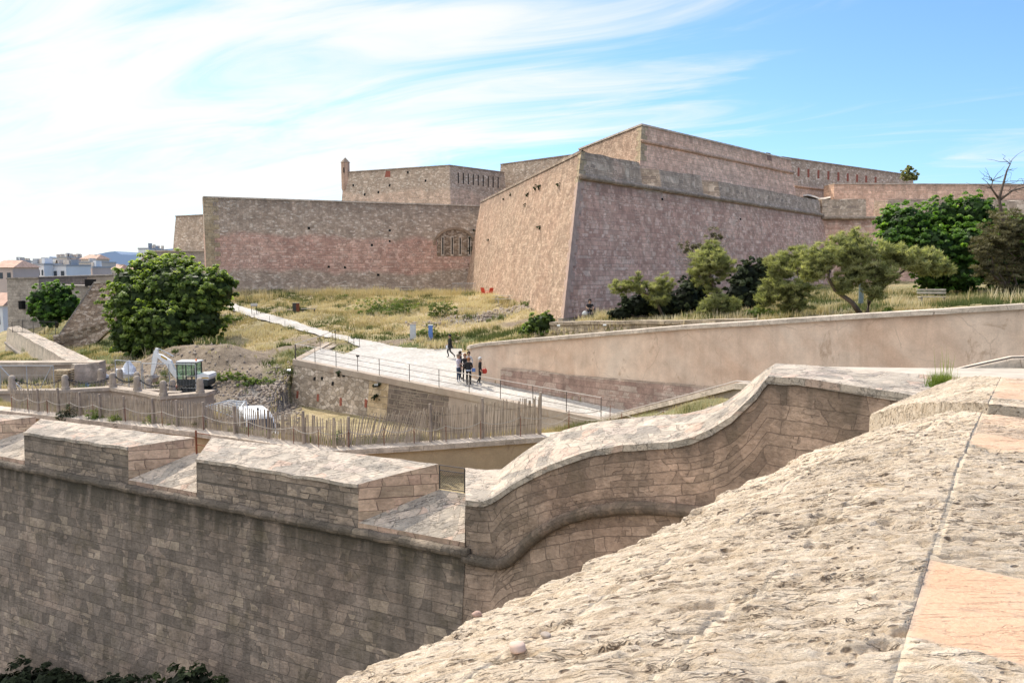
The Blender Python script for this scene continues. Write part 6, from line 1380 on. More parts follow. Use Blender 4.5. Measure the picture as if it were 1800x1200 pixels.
def beam(name, pts, w0, h0, mat, parent=dg, w=.13):
    mb = MB(); P = pts
    prof_t, prof_b = [], []
    for i, p in enumerate(P):
        t_ = (P[min(i + 1, len(P) - 1)] - P[max(i - 1, 0)]); t_.y = 0; t_.normalize(); n = V((-t_.z, 0, t_.x)); hh_ = h0[i] / 2
        prof_t.append(p + n * hh_); prof_b.append(p - n * hh_)
    for i in range(len(P) - 1):
        a, b, c_, d_ = prof_b[i], prof_b[i + 1], prof_t[i + 1], prof_t[i]; o = V((0, w, 0)); mb.hexa([a - o, b - o, b + o, a + o, d_ - o, c_ - o, c_ + o, d_ + o])
    return mb.build(name, mat, parent, local=True)
bm_ = beam('boom', [G(314, 664), G(305, 652), G(297, 637), G(283, 627), G(276, 624)], 0, [.28, .36, .44, .34, .24], M['white_paint'])
mb = MB(); a, b = G(284.5, 625.5, -.14), G(295, 631, -.14); n = V((0, 0, .07)); mb.hexa([a - n, b - n, b - n + V((0, .02, 0)), a - n + V((0, .02, 0)), a + n, b + n, b + n + V((0, .02, 0)), a + n + V((0, .02, 0))]); mb.build('decal', M['yellow_label'], bm_, local=True)
beam('arm', [G(276, 612), G(274, 622), G(273, 632), G(270, 648), G(268, 658)], 0, [.16, .28, .36, .28, .18], M['white_paint'], w=.1)
for nm, a, b, r_ in (('arm_cylinder', G(279, 612.5), G(305, 626), .045), ('boom_cylinder', G(312, 668), G(298, 641), .05), ('bucket_cylinder', G(271, 616), G(267, 632), .04)):
    mb = MB(); m_ = a.lerp(b, .55); mb.tube([a, m_], r_ * .6, 8); mb.tube([m_, b], r_, 8); mb.build(nm, M['steel'], dg, local=True)
mb = MB(); c_ = G(266, 664)
prof = [(.18, .25), (.32, .0), (.2, -.32), (-.1, -.42), (-.42, -.3), (-.35, -.24), (-.1, -.34), (.12, -.24), (.22, 0), (.1, .2)]
mb.extrude_profile([(c_.x + p[0], c_.z + p[1]) for p in prof], -.45, .45)
for sy in (-.45, .45): mb.extrude_profile([(c_.x + p[0], c_.z + p[1]) for p in [(.18, .25), (.32, 0), (.2, -.32), (-.1, -.42), (-.42, -.3), (-.1, .1)]], sy - .02, sy + .02)
bk = mb.build('bucket', simple('worn_bucket_steel', (.38, .34, .29), .6, .3, .2), dg, local=True)
for q in range(5):
    mb = MB(); y_ = -.4 + q * .2; mb.hexa([V((c_.x - .42, y_ - .04, c_.z - .33)), V((c_.x - .40, y_ + .04, c_.z - .33)), V((c_.x - .38, y_ + .04, c_.z - .27)), V((c_.x - .42, y_ - .04, c_.z - .27)), V((c_.x - .66, y_ - .02, c_.z - .30)), V((c_.x - .66, y_ + .02, c_.z - .30)), V((c_.x - .66, y_ + .02, c_.z - .27)), V((c_.x - .66, y_ - .02, c_.z - .27))]); mb.build('tooth', M['steel'], bk, local=True)

# ------------------------------------------------------------------ white van, nose to the lower right, on the lower ground
vp = PD(452, 752, 43.5); van = empty('van', (vp.x, vp.y, -10.02), rz=R(-62), label='white van parked nose to the right behind the picket fence', cat='van')
W_ = .82
def vloft(name, secs, mat, parent=van, cl=True):
    mb = MB(); mb.loft([[V(p) for p in s] for s in secs], closed=cl); return mb.build(name, mat, parent, local=True, smooth=False)
prof = [(-2.2, .45), (-2.25, 1.2), (-2.15, 1.95), (-1.9, 2.12), (-.2, 2.14), (.55, 2.02), (.75, 1.9), (1.35, 1.22), (2.05, 1.05), (2.3, .82), (2.32, .45)]
secs = []
for y_, ins in ((-W_, .10), (-W_ + .10, .03), (-.4, 0), (.4, 0), (W_ - .10, .03), (W_, .10)):
    secs.append([(x * (1 - ins * .03), y_ * (1 if z < 1.25 else (1 - .12 * (z - 1.25))), z - (ins if z > 1.3 else ins * .3)) for x, z in prof])
body = vloft('body', secs, M['white_paint'])
def panel(name, P, mat, e=.012, parent=body):
    P = [V(p) for p in P]; n = (P[1] - P[0]).cross(P[2] - P[0]).normalized(); mb = MB(); mb.hexa([p - n * e for p in P] + [p + n * e for p in P]); return mb.build(name, mat, parent, local=True)
panel('windscreen', [(.82, -.66, 1.80), (.82, .66, 1.80), (1.33, .74, 1.25), (1.33, -.74, 1.25)], M['screen'], .03)
for sy in (-1, 1):
    panel('side_window', [(.62, sy * .75, 1.85), (-.35, sy * .75, 1.88), (-.35, sy * .825, 1.3), (1.08, sy * .825, 1.3)], M['screen'], .02)
    panel('mirror', [(.98, sy * .85, 1.28), (1.0, sy * 1.05, 1.28), (1.0, sy * 1.05, 1.5), (.98, sy * .85, 1.5)], M['black_rubber'], .04)
    panel('headlight', [(2.25, sy * .45, .88), (2.14, sy * .76, .88), (2.22, sy * .76, .66), (2.33, sy * .45, .66)], M['steel'], .02)
    for xx in (-1.4, 1.45):
        mb = MB(); mb.tube([(xx, sy * .62, .33), (xx, sy * .84, .33)], .33, 18); wh = mb.build('wheel', M['black_rubber'], van, local=True); mb = MB(); mb.tube([(xx, sy * .835, .33), (xx, sy * .85, .33)], .2, 14); mb.build('rim', M['steel'], wh, local=True)
panel('grille', [(2.33, -.4, .58), (2.33, .4, .58), (2.33, .4, .78), (2.33, -.4, .78)], M['black_rubber'], .02)
panel('bumper', [(2.36, -.8, .35), (2.36, .8, .35), (2.36, .8, .52), (2.36, -.8, .52)], M['dark_mach'], .05, van)
mb = MB(); mb.tube([(-.2, .1, 2.13), (-.2, .1, 2.26)], .06, 8); mb.build('roof_light', M['black_rubber'], body, local=True)

# ------------------------------------------------------------------ picket fence
def kline(px, off):       # point on the cap wall top, off metres behind its face
    for a, b in zip(K, K[1:]):
        t_ = (b - a).normalized(); n = V((-t_.y, t_.x, 0)); n = n if n.y > 0 else -n; q = PV(px, 770, a + n * off, b + n * off)
        if a.x - .35 <= q.x <= b.x + .35: return V((q.x, q.y, zk + .1)), t_, n
    return V((q.x, q.y, zk + .1)), t_, n
PFroot = empty('picket_fence', tuple(kline(480, .4)[0]), label='long uneven fence of thin weathered wooden pales wired to round posts', cat='fence')
rr = random.Random(21)
postpx = [70, 106, 143, 178, 220, 270, 312, 359, 413, 472, 534, 612, 757, 848, 949]
heights = np.interp(np.arange(0, 1000), [20, 200, 360, 540, 620, 640, 760, 850, 950], [1.02, 1.05, 1.1, 1.1, 1.1, 1.15, 1.3, 1.4, 1.5])
xs = []; px = 24.0
segs = [24] + postpx
for s0, s1 in zip(segs, segs[1:]):
    mb = MB(); px = s0
    lean = rr.uniform(-.02, .02) if s0 < 600 else (rr.uniform(.10, .16) if s0 in (612,) else .05)
    while px < s1:
        p, t_, n = kline(px, .42 + .05 * math.sin(px * .05)); h = heights[int(px)] * rr.uniform(.9, 1.06); w_ = rr.uniform(.032, .052); l = lean + rr.uniform(-.05, .05)
        if s0 == 612: l += .16 * math.sin((px - 612) / 145 * 3.1)
        b0 = p + V((0, 0, -.02)); tp = p + t_ * (l * h) + n * rr.uniform(-.04, .04) + V((0, 0, h)); o = t_ * w_ / 2; d_ = n * .012
        mb.hexa([b0 - o - d_, b0 + o - d_, b0 + o + d_, b0 - o + d_, tp - o * .6 - d_, tp + o * .6 - d_, tp + o * .6 + d_, tp - o * .6 + d_])
        px += rr.uniform(.044, .064) * F / p.y * (1.4 if rr.random() < .05 else 1)
    mb.build('pales', M['picket'], PFroot, merge=False)
for i, px in enumerate(postpx):
    p, t_, n = kline(px, .34); h = heights[min(px, 949)] * (1.12 if px in (106, 534, 757, 949, 848) else 1.0) + .05; mb = MB(); l = rr.uniform(-.03, .03)
    mb.tube([p - V((0, 0, .05)), p + t_ * l * .5 + V((0, 0, h * .5)), p + t_ * l + V((0, 0, h))], [.065, .06, .055], 8); mb.build('post', M['post'], PFroot)
mb = MB()
for s0, s1 in zip(segs, segs[1:]):
    for f in (.3, .78):
        a = kline(s0, .40)[0] + V((0, 0, f * heights[s0])); b = kline(s1, .40)[0] + V((0, 0, f * heights[min(s1, 949)])); mb.tube(catenary(a, b, .03, 4), .006, 3, caps=False)
mb.build('wire', M['dark_iron'], PFroot)
# rope barrier on thin stakes in front of it
rpx = [24, 52, 86, 125, 166, 222, 286, 358, 437, 516, 560, 613, 675, 728, 784, 845, 915, 1000, 1072]
rb = empty('rope_barrier', tuple(kline(500, .25)[0]), label='pale rope sagging between thin iron stakes in front of the wooden pales', cat='rope barrier')
tops_ = []
for px in rpx:
    p, t_, n = kline(px, .2); h = .62 if px < 800 else (.62 + (px - 800) / 250 * .35); tops_.append(p + V((0, 0, h))); mb = MB(); mb.tube([p, p + V((0, 0, h + .05))], .014, 5); mb.build('stake', M['rust'], rb)
mb = MB()
for a, b in zip(tops_, tops_[1:]): mb.tube(catenary(a, b, .16, 8), .014, 5, caps=False)
mb.build('rope', M['rope'], rb)
# rope line over the planted slope
Q = [PD(950, 740, 33), PD(1000, 731, 32.5), PD(1093, 726, 30), PD(1166, 722, 27.5), PD(1250, 713, 25.5), PD(1300, 705, 24.5)]
rb = empty('rope_barrier', tuple(Q[2] - V((0, 0, .8))), label='short rope strung on stakes across the weedy slope behind the curved parapet', cat='rope barrier'); mb = MB()
for a, b in zip(Q, Q[1:]): mb.tube(catenary(a, b, .22, 8), .014, 5, caps=False)
mb.build('rope', M['rope'], rb)
for q in Q:
    mb = MB(); mb.tube([q - V((0, 0, .95)), q + V((0, 0, .04))], .014, 5); mb.build('stake', M['rust'], rb)

# ------------------------------------------------------------------ court railing
def railing(name, P, h, label, bars=(1.0, .66, .33), r=.014, rtop=.024, mat='dark_iron', top='rail_pale'):
    root = empty(name, tuple(P[len(P) // 2]), label=label, cat='railing')
    for p in P: mb = MB(); mb.tube([p, p + V((0, 0, h))], .024, 6); mb.build('post', M[mat], root)
    mb = MB(); mb.tube([p + V((0, 0, h)) for p in P], rtop, 6); mb.build('top_rail', M[top], root); 
    for f in bars[1:]: mb = MB(); mb.tube([p + V((0, 0, h * f)) for p in P], r, 5); mb.build('lower_rail', M[mat], root)
    return root
rp_ = []
for px in (518, 553, 590, 628, 666, 719, 771, 824, 879, 936, 995, 1056):
    py = 632 + (px - 517) * (738.5 - 632) / (1062 - 517); p = PC(px, py); p.z += .05; rp_.append(p + V((.02, .08, 0)))
railing('court_railing', rp_, 1.12, 'thin metal railing along the front edge of the paved court')
sp_ = [PC(519, 630), PC(545, 626.5), PC(590, 622.5)]; sp_ = [V((rp_[0].x + .05, rp_[0].y, rp_[0].z)), V((rp_[0].x + .9, rp_[0].y + 4, 0)), V((PD(590, 600, 66).x, 66, 0))]
for p in sp_: p.z = zc_(p.x, p.y) + .03
railing('court_railing', sp_, 1.12, 'short return railing at the left corner of the court going back into the grass')
root = empty('spotlight', tuple(rp_[3] + V((0, .1, 1.0))), label='small black spotlight clamped on a post of the court railing', cat='lamp')
mb = MB(); mb.box((0, 0, .05), (.2, .16, .14), rz=.4); mb.build('housing', M['black_rubber'], root, local=True); mb = MB(); mb.tube([(0, 0, .0), (0, -.08, -.1)], .025); mb.build('bracket', M['dark_iron'], root, local=True)

# small stakes along the path
for i, (px, py) in enumerate([(447, 560), (501, 575), (584, 598), (613, 604), (622, 606), (632, 609), (420, 550), (474, 566)]):
    p = PC(px, py); mb = MB(); mb.tube([(p.x, p.y, p.z - .05), (p.x, p.y, p.z + .62)], .02, 5); mb.build('path_stake', M['dark_iron'], label='thin iron stake at the lower edge of the path', cat='stake', group='stakes edging the path')

# ------------------------------------------------------------------ old rampart wedge, stair wall and fort at the far left
def wedge():
    a = PD(175, 638, 60); b = PD(14, 574, 98); z = -7.3; a = PZ(176, 638, z); b = PZ(13, 574, z); a2 = PZ(130, 640, z); b2 = PZ(32, 572.5, z)
    # near top edge a2->(13,574), far top edge a->b2
    L0, L1 = PZ(13, 575, z), PZ(131, 641, z); R0, R1 = PZ(31, 572, z), PZ(175, 637.5, z)
    secs = []
    n = 24
    d = (L1 - L0).normalized(); out = V((d.y, -d.x, 0)); out = out if out.y < 0 else -out
    for i in range(n + 1):
        f = i / n; p = L0.lerp(L1, f); q = R0.lerp(R1, f); secs.append([V((p.x, p.y, -13)) + out * .8, p + V((0, 0, random.uniform(-.05, .04))), q + V((0, 0, random.uniform(-.03, .03))), V((q.x, q.y, -13))])
    mb = MB(); mb.loft(secs, mis=[0, 1, 0]); root = mb.build('old_rampart', [M['limestone'], M['coping']], label='pale wedge of old rampart with a rubble top at the far left', cat='rampart wall')
    cordon(root, [V((L0.x, L0.y, z - 1.9)) + out * .3, V((L1.x, L1.y, z - 2.2)) + out * .3 - d * 2], .17, M['steel'] and M['greywall'])
    return L0, L1, R0, R1
L0, L1, R0, R1 = wedge()
b0 = PD(-60, 641, 60.5); fw = [V((b0.x, b0.y, -7.32)), V((R1.x, R1.y, -7.32))]
rampart('block_wall', fw, -9.6, .02, 1.0, [M['ochre3']], label='low beige wall in front of the old rampart wedge behind the site fence', cat='wall', copmat=M['limestone'])
# stair wall
s0, s1, s2, s3 = PD(95, 604, 80), PD(101, 589, 80), PD(166, 496, 84), PD(206, 493, 84)
back = V((0, .7, 0)); mb = MB()
front = [PD(94, 606, 80), PD(94, 590, 80), PD(104, 589, 80), PD(166, 496, 84), PD(212, 493, 84), PD(212, 560, 82), PD(150, 620, 80), PD(100, 622, 80)]
mb.face(front, mi=0); bk_ = [p + back for p in front]
for i in range(8): j = (i + 1) % 8; mb.face([front[i], front[j], bk_[j], bk_[i]], mi=(1 if i in (1, 2, 3) else 0))
mb.face(list(reversed(bk_)), mi=0)
sw_ = mb.build('stair_wall', [M['rubble_brown'], M['coping_far']], label='brown rubble wall with a steep sloping pale coping left of the big fig tree', cat='wall')
mb = MB(); mb.loft([[p + V((0, -.12, .06)), p + V((0, .8, .06)), p + V((0, .8, -.14)), p + V((0, -.12, -.14))] for p in front[1:5]], closed=True); mb.build('coping', M['coping_far'], sw_)
# iron fence
P = [PD(55, 578, 81), PD(60, 585, 80.5), PD(100, 588, 80)]
root = empty('iron_fence', tuple(P[1]), label='thin black iron bar fence left of the stair wall', cat='fence'); mb = MB(); fp = PD(22, 584, 84), PD(103, 589, 80); n = 34
for i in range(n + 1): q = fp[0].lerp(fp[1], i / n); h = 1.5 if i > 14 else 1.1 + .4 * math.sin(i / 14 * 1.5); mb.tube([q, q + V((0, 0, h))], .014 if i % 8 else .035, 4)
for h in (.1, 1.3): mb.tube([fp[0] + V((0, 0, h)), fp[1] + V((0, 0, h))], .02, 4)
mb.build('bars', M['black_rubber'], root)
# fort block at the far left
def facewall(name, pts, zb, label, mat, thick=3, cop=M['greywall']): return rampart(name, [PD(*p) for p in pts], zb, .3, thick, [mat], label=label, cat='wall', copmat=cop)
f1_ = facewall('fort_block', [(12, 489, 112), (68, 488, 110)], -11, 'square grey fort block with a small window at the far left', M['greywall'], 8)
mb = MB(); p = PD(37.5, 536, 110.2); mb.box((p.x, 110.5, p.z), (.45, 1.2, 1.15)); mb.build('window', M['dark_opening'], f1_)
f2_ = facewall('fort_wall', [(66, 501, 111), (155, 503, 109), (185, 506, 106)], -10, 'lower grey fort wall behind the small dark fig bush', M['greywall'], 2)
facewall('upper_fort_wall', [(66, 487.5, 118), (150, 485, 119), (215, 483, 120)], -9, 'tan wall behind the lower fort wall with a flat pale top', M['ochre3'], 2)
mb = MB(); p = PD(159, 497, 109); mb.box((p.x, 109, p.z), (1.3, .5, .95)); mb.build('dark_doorway', M['dark_opening'], f2_)
for (px, py, d, lab) in ((-10, 545, 140, 'low orange roofed building at the very left edge'),):
    p = PD(px, py, d); root = empty('low_house', (p.x, p.y, -14), label=lab, cat='house'); mb = MB(); mb.prism([(-6, -4), (4, -4), (4, 4), (-6, 4)], 0, 7.5); mb.build('walls', M['white_wall'], root, local=True)
    mb = MB(); mb.hexa([V((-6.4, -4.5, 7.5)), V((4.4, -4.5, 7.5)), V((4.4, 4.5, 7.5)), V((-6.4, 4.5, 7.5)), V((-5, 0, 9.6)), V((4, 0, 9.6)), V((4, .2, 9.6)), V((-5, .2, 9.6))]); mb.build('roof', M['tile_roof'], root, local=True)
    for xx in (-3, 0, 3): mb = MB(); mb.box((xx, -4.02, 5), (1, .1, 1.4)); mb.build('window', M['window'], root, local=True)
# ------------------------------------------------------------------ town
rr = random.Random(99)
def house(x0, x1, ytop, d, depth, mat, roof, label, floors=0, wcols=0, ybot=None):
    a, b = PD(x0, ytop, d), PD(x1, ytop, d); z = a.z; w_ = b.x - a.x; root = empty('town_building', ((a.x + b.x) / 2, d + depth / 2, -19), label=label, cat='building', group='town buildings beyond the fort'); H_ = z + 19
    mb = MB(); mb.prism([(-w_ / 2, -depth / 2), (w_ / 2, -depth / 2), (w_ / 2, depth / 2), (-w_ / 2, depth / 2)], 0, H_); wl = mb.build('walls', M[mat], root, local=True)
    if roof == 'tile':
        e = .6; mb = MB(); mb.hexa([V((-w_ / 2 - e, -depth / 2 - e, H_)), V((w_ / 2 + e, -depth / 2 - e, H_)), V((w_ / 2 + e, depth / 2 + e, H_)), V((-w_ / 2 - e, depth / 2 + e, H_)), V((-w_ / 2 + w_ * .1, -.1, H_ + depth * .16)), V((w_ / 2 - w_ * .1, -.1, H_ + depth * .16)), V((w_ / 2 - w_ * .1, .1, H_ + depth * .16)), V((-w_ / 2 + w_ * .1, .1, H_ + depth * .16))]); mb.build('roof', M['tile_roof'], root, local=True)
    else:
        mb = MB(); mb.box((0, 0, H_ + .25), (w_ + .3, depth + .3, .5)); mb.build('roof', M['grey_wall'], root, local=True)
        for q in range(rr.randint(1, 3)): mb = MB(); mb.box((rr.uniform(-.35, .35) * w_, 0, H_ + 1.2), (rr.uniform(.06, .2) * w_, depth * .3, rr.uniform(1.2, 2.4))); mb.build('roof_hut', M[rr.choice(['grey_wall', 'beige_wall', 'white_wall'])], root, local=True)
    for q in range(rr.randint(1, 3)): mb = MB(); mb.box((rr.uniform(-.4, .4) * w_, rr.uniform(-.2, .2) * depth, H_ + 1.0), (.8, .6, 1.8)); mb.build('chimney', M['beige_wall'], root, local=True)
    for fl in range(floors):
        for c in range(wcols):
            if rr.random() < .12: continue
            mb = MB(); mb.box((-w_ / 2 + w_ * (c + .5) / wcols, -depth / 2 - .02, H_ - 2.2 - fl * 3.1), (min(1.5, w_ / wcols * .45), .12, 1.6)); mb.build('window', M['window'], wl, local=True)
house(21, 77, 466, 235, 14, 'white_wall', 'flat', 'long white apartment block with small balconies, left part', 3, 9)
house(77, 116, 468, 240, 14, 'white_wall', 'flat', 'plain white gable end right of the long white block', 2, 3)
house(-20, 22, 470, 215, 12, 'pink_wall', 'tile', 'pink house at the left edge in front of the white block', 2, 3)
house(115, 162, 471, 260, 12, 'pink_wall', 'flat', 'low pinkish building right of the white block', 2, 6)
house(134, 170, 462, 330, 16, 'beige_wall', 'flat', 'large tan hall with a rounded roof line in the middle of the town', 1, 4)
house(142, 168, 455, 350, 12, 'beige_wall', 'tile', 'tan upper storey behind the large tan hall')
house(90, 104, 455, 380, 10, 'white_wall', 'flat', 'grey white block left of the orange tinted one', 3, 3)
house(104, 118, 453, 375, 10, 'beige_wall', 'flat', 'pale tower block with a dark window between grey ones', 3, 3)
house(118, 133, 454, 378, 10, 'pink_wall', 'flat', 'orange tinted block right of the pale tower block', 4, 3)
house(14, 30, 459, 420, 12, 'grey_wall', 'flat', 'grey glass fronted block on the left skyline', 3, 5)
house(30, 50, 460, 430, 12, 'beige_wall', 'flat', 'cream block next to the grey glass fronted one', 2, 5)
house(55, 92, 461, 400, 12, 'white_wall', 'flat', 'row of white houses above the long white block', 2, 9)
house(243, 262, 438, 300, 10, 'white_wall', 'flat', 'white apartment tower peeping over the outer wall', 5, 4)
house(262, 275, 440, 305, 10, 'grey_wall', 'flat', 'greyish tower part right of the white apartment tower', 4, 3)
for i in range(26):
    x = rr.uniform(-20, 232); d = rr.uniform(300, 620); y = 470 - rr.uniform(-6, 4) if d > 400 else rr.uniform(468, 478); wd = rr.uniform(9, 22)
    house(x, x + wd, y, d, 11, rr.choice(['white_wall', 'beige_wall', 'pink_wall', 'grey_wall']), rr.choice(['tile', 'tile', 'flat']), 'small distant town house among the roofs at the left horizon', 1, 3)
for o in [q for q in bpy.data.objects if q.name.startswith('town_building') and q['label'].startswith('small distant')]: o['group'] = 'distant town houses'
def ridge(name, prof, d, depth, mat, label):
    mb = MB(); P = [PD(x, y, d) for x, y in prof]; secs = [[V((p.x, p.y, -60)), p, p + V((0, depth, -20)), V((p.x, p.y + depth, -60))] for p in P]; mb.loft(secs); mb.build(name, mat, kind='structure', label=label)
def rough_prof(pts, n, a, seed):
    r = random.Random(seed); out = []
    for (x0, y0), (x1, y1) in zip(pts, pts[1:]):
        for i in range(n): f = i / n; out.append((x0 + (x1 - x0) * f, y0 + (y1 - y0) * f + (r.uniform(-a, a) if i else 0)))
    out.append(pts[-1]); return out
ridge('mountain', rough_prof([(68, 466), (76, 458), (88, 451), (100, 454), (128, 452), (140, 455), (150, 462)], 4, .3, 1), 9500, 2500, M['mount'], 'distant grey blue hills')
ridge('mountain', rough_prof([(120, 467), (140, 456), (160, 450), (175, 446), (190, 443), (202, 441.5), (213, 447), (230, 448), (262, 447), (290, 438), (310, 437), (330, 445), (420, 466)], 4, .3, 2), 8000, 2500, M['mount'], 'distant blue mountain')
# ------------------------------------------------------------------ site clutter
p = PD(112, 668, 58.5)
pal = empty('wooden_pallet', (p.x, p.y, -8.7), label='stack of brown wooden pallets standing against the low beige wall', cat='pallets')
for k_ in range(7):
    z = k_ * .17; mb = MB()
    for q in range(5): mb.box((-.5 + q * .25, 0, z + .13), (.16, 1.0, .025))
    for q in (-1, 0, 1): mb.box((0, q * .42, z + .06), (1.15, .1, .1))
    mb.build('pallet', M['pallet'], pal, local=True)
def plank(px, py, d, L, rz, lab, mat='pallet', z=None):
    p = PD(px, py, d); mb = MB(); mb.box((p.x, p.y, z if z else -8.62), (L, .25, .06), rz=rz); mb.build('plank', M[mat], label=lab, cat='plank')
plank(160, 674, 56, 3.2, .1, 'long pale plank lying on the gravel behind the wall cap'); plank(105, 676, 55.5, 2.4, -.05, 'pale plank lying left of the longer one', 'coping_far')
plank(225, 682, 53, 1.5, .3, 'short board lying between the bollards')
for i, (px, py, d, sx) in enumerate([(268, 688, 52.5, .9), (300, 689, 51.5, .9)]):
    p = PD(px, py, d); mb = MB(); mb.box((p.x, p.y, -8.35), (1.3, .6, .55), rz=.1 * i); mb.build('stone_block', M['limestone'], label=('pale stone block on the terrace under the digger bucket', 'pale stone block on the terrace right of the other one')[i], cat='block')
for i, (px, py, d, lab) in enumerate([(222, 634, 62, 'big white sack tied at the top at the edge of the fig tree shadow'), (184, 648, 62, 'small white sack on the grass left of the bigger sack'), (151, 668, 57, 'dark blue bundle lying by the low beige wall')]):
    bm = bmesh.new(); bmesh.ops.create_icosphere(bm, subdivisions=3, radius=1); s = (.85, .35, .4)[i]
    for v in bm.verts: c = v.co; k_ = 1 + .14 * math.sin(4 * c.x + i) * math.cos(3.3 * c.y + 2 * i) + .1 * math.sin(7 * c.z + c.x * 3); v.co = V((c.x * s * k_, c.y * s * .8 * k_, (c.z * .6 + .5 + (.35 if c.z > .9 else 0)) * s * k_))
    me = bpy.data.meshes.new('sack'); bm.to_mesh(me); bm.free(); me.materials.append(M['bag_white'] if i < 2 else simple('blue_tarp', (.06, .10, .16), .6)); o = bpy.data.objects.new('sack', me); col.objects.link(o); q = PD(px, py, d); o.location = (q.x, q.y, float(H(np.array([q.x]), np.array([q.y]))[0]) - .05); tag(o, lab, 'sack')
# rubble stones
def rocks(name, cx, cy, rx, ry, n, smin, smax, label, matn='rockm', seed=0):
    r = np.random.default_rng(seed); ico = bmesh.new(); bmesh.ops.create_icosphere(ico, subdivisions=1, radius=1); base = np.array([tuple(v.co) for v in ico.verts]); fc_ = np.array([[v.index for v in f.verts] for f in ico.faces]); ico.free()
    x = r.normal(cx, rx / 2, n); y = r.normal(cy, ry / 2, n); z = H(x, y); s = r.uniform(smin, smax, n) ** 1.0; Vs = base[None] * s[:, None, None] * r.uniform(.5, 1.3, (n, 1, 3)) * (1 + r.uniform(-.2, .2, (n, len(base), 1))); Vs += np.stack([x, y, z + s * .15], 1)[:, None, :]
    Fs = fc_[None] + (np.arange(n) * len(base))[:, None, None]; return np_obj(name, Vs.reshape(-1, 3), Fs.reshape(-1, 3), M[matn], kind='stuff', label=label, cat='rubble', loc=(cx, cy, float(z.mean())))
t = NT('pale_rubble_stone'); n1 = t.noise(t.pos(), 2.2, 5); n2 = t.noise(t.pos(), 14, 5); M['rockm'] = t.done(t.mix(1.0, t.ramp(n1, [(.3, (.22, .17, .13)), (.6, (.38, .31, .245)), (.75, (.52, .46, .39))]), t.ramp(n2, [(.3, .75), (.7, 1.2)]), 'MULTIPLY'), t.bump(n2, .5, .03))
rocks('rubble', -17.2, 54.5, 2.2, 6, 900, .03, .17, 'pale broken stones on the slope left of the court retaining wall', seed=1); rocks('rubble', -.5, 75.5, 8, 2.2, 800, .05, .24, 'grey stones breaking through the meadow below the lit bastion face', seed=2)
rocks('rubble', -33, 61, 9, 3.5, 900, .04, .16, 'loose gravel and debris around the digger', seed=3); rocks('rubble', -22, 56, 4, 5, 500, .03, .13, 'clods and stones around the dirt heap', seed=5); rocks('rubble', -20, 49, 4, 3, 400, .03, .15, 'stones beside the van', seed=6)

# ------------------------------------------------------------------ furniture on the meadow
def gz(x, y): return float(H(np.array([x]), np.array([y]))[0])
def picnic(px, py, d, rz, label, mat='tablewood', group=None):
    p = PD(px, py, d); root = empty('picnic_table', (p.x, p.y, gz(p.x, p.y) + .12), rz=rz, label=label, cat='picnic table', group=group)
    mb = MB()
    for q in range(5): mb.box((0, -.3 + q * .15, .76), (1.8, .135, .045))
    mb.build('tabletop', M[mat], root, local=True)
    for sy in (-.72, .72):
        mb = MB()
        for q in (-.07, .07): mb.box((0, sy + q, .44), (1.8, .13, .045))
        mb.build('seat', M[mat], root, local=True)
    for sx in (-.62, .62):
        mb = MB()
        for sy in (-1, 1): mb.tube([(sx, sy * .25, .74), (sx, sy * .72, .0)], .05, 4)
        mb.tube([(sx, -.8, .39), (sx, .8, .39)], .045, 4); mb.build('leg_frame', M[mat], root, local=True)
picnic(884, 532, 79.5, R(15), 'pale wooden picnic table in the sun below the lit bastion face')
for i, (px, lab) in enumerate([(606, 'picnic table in the grass below the curtain wall, leftmost of the row'), (665, 'dark picnic table in the shade under the middle of the curtain wall'), (712, 'dark picnic table in the shade, third of the row below the curtain wall'), (765, 'dark picnic table in the shade below the loopholed arch, rightmost of the row')]):
    picnic(px, 519, 104.5, R(4 * i), lab, 'tabledark' if i else 'tablewood', 'picnic tables under the curtain wall')
def chair(px, py, d, rz, label):
    p = PD(px, py, d); root = empty('garden_chair', (p.x, p.y, gz(p.x, p.y) + .05), rz=rz, label=label, cat='chair', group='red garden chairs'); root.scale = (.85, .85, .85)
    mb = MB(); mb.hexa([V((-.3, -.3, .36)), V((.3, -.3, .36)), V((.3, .3, .26)), V((-.3, .3, .26)), V((-.3, -.3, .40)), V((.3, -.3, .40)), V((.3, .3, .30)), V((-.3, .3, .30))]); mb.build('seat', M['red_chair'], root, local=True)
    mb = MB(); mb.hexa([V((-.3, .28, .28)), V((.3, .28, .28)), V((.3, .33, .28)), V((-.3, .33, .28)), V((-.27, .62, 1.0)), V((.27, .62, 1.0)), V((.27, .67, 1.0)), V((-.27, .67, 1.0))]); mb.build('backrest', M['red_chair'], root, local=True)
    for sx in (-.27, .27):
        for sy in (-.28, .3): mb = MB(); mb.tube([(sx, sy, 0), (sx, sy, .36 if sy < 0 else .3)], .035, 5); mb.build('leg', M['red_chair'], root, local=True)
        mb = MB(); mb.box((sx * 1.1, .05, .58), (.1, .7, .03)); mb.build('armrest', M['red_chair'], root, local=True)
chair(852, 523, 92, R(150), 'left one of two red slatted garden chairs by the bastion'); chair(861, 523, 92, R(205), 'right one of two red slatted garden chairs by the bastion')
def cabinet(name, px, py, d, w_, h, mat, label, cat, capm='limestone'):
    p = PD(px, py, d); z = gz(p.x, p.y); root = empty(name, (p.x, p.y, z), rz=.1, label=label, cat=cat); mb = MB(); mb.box((0, 0, h / 2 + .02), (w_, .4, h)); mb.build('body', M[mat], root, local=True); mb = MB(); mb.box((0, 0, h + .05), (w_ + .06, .46, .06)); mb.build('lid', M[capm], root, local=True); mb = MB(); mb.box((0, -.205, h * .5), (w_ * .8, .02, h * .85)); mb.build('door', M[mat], root, local=True)
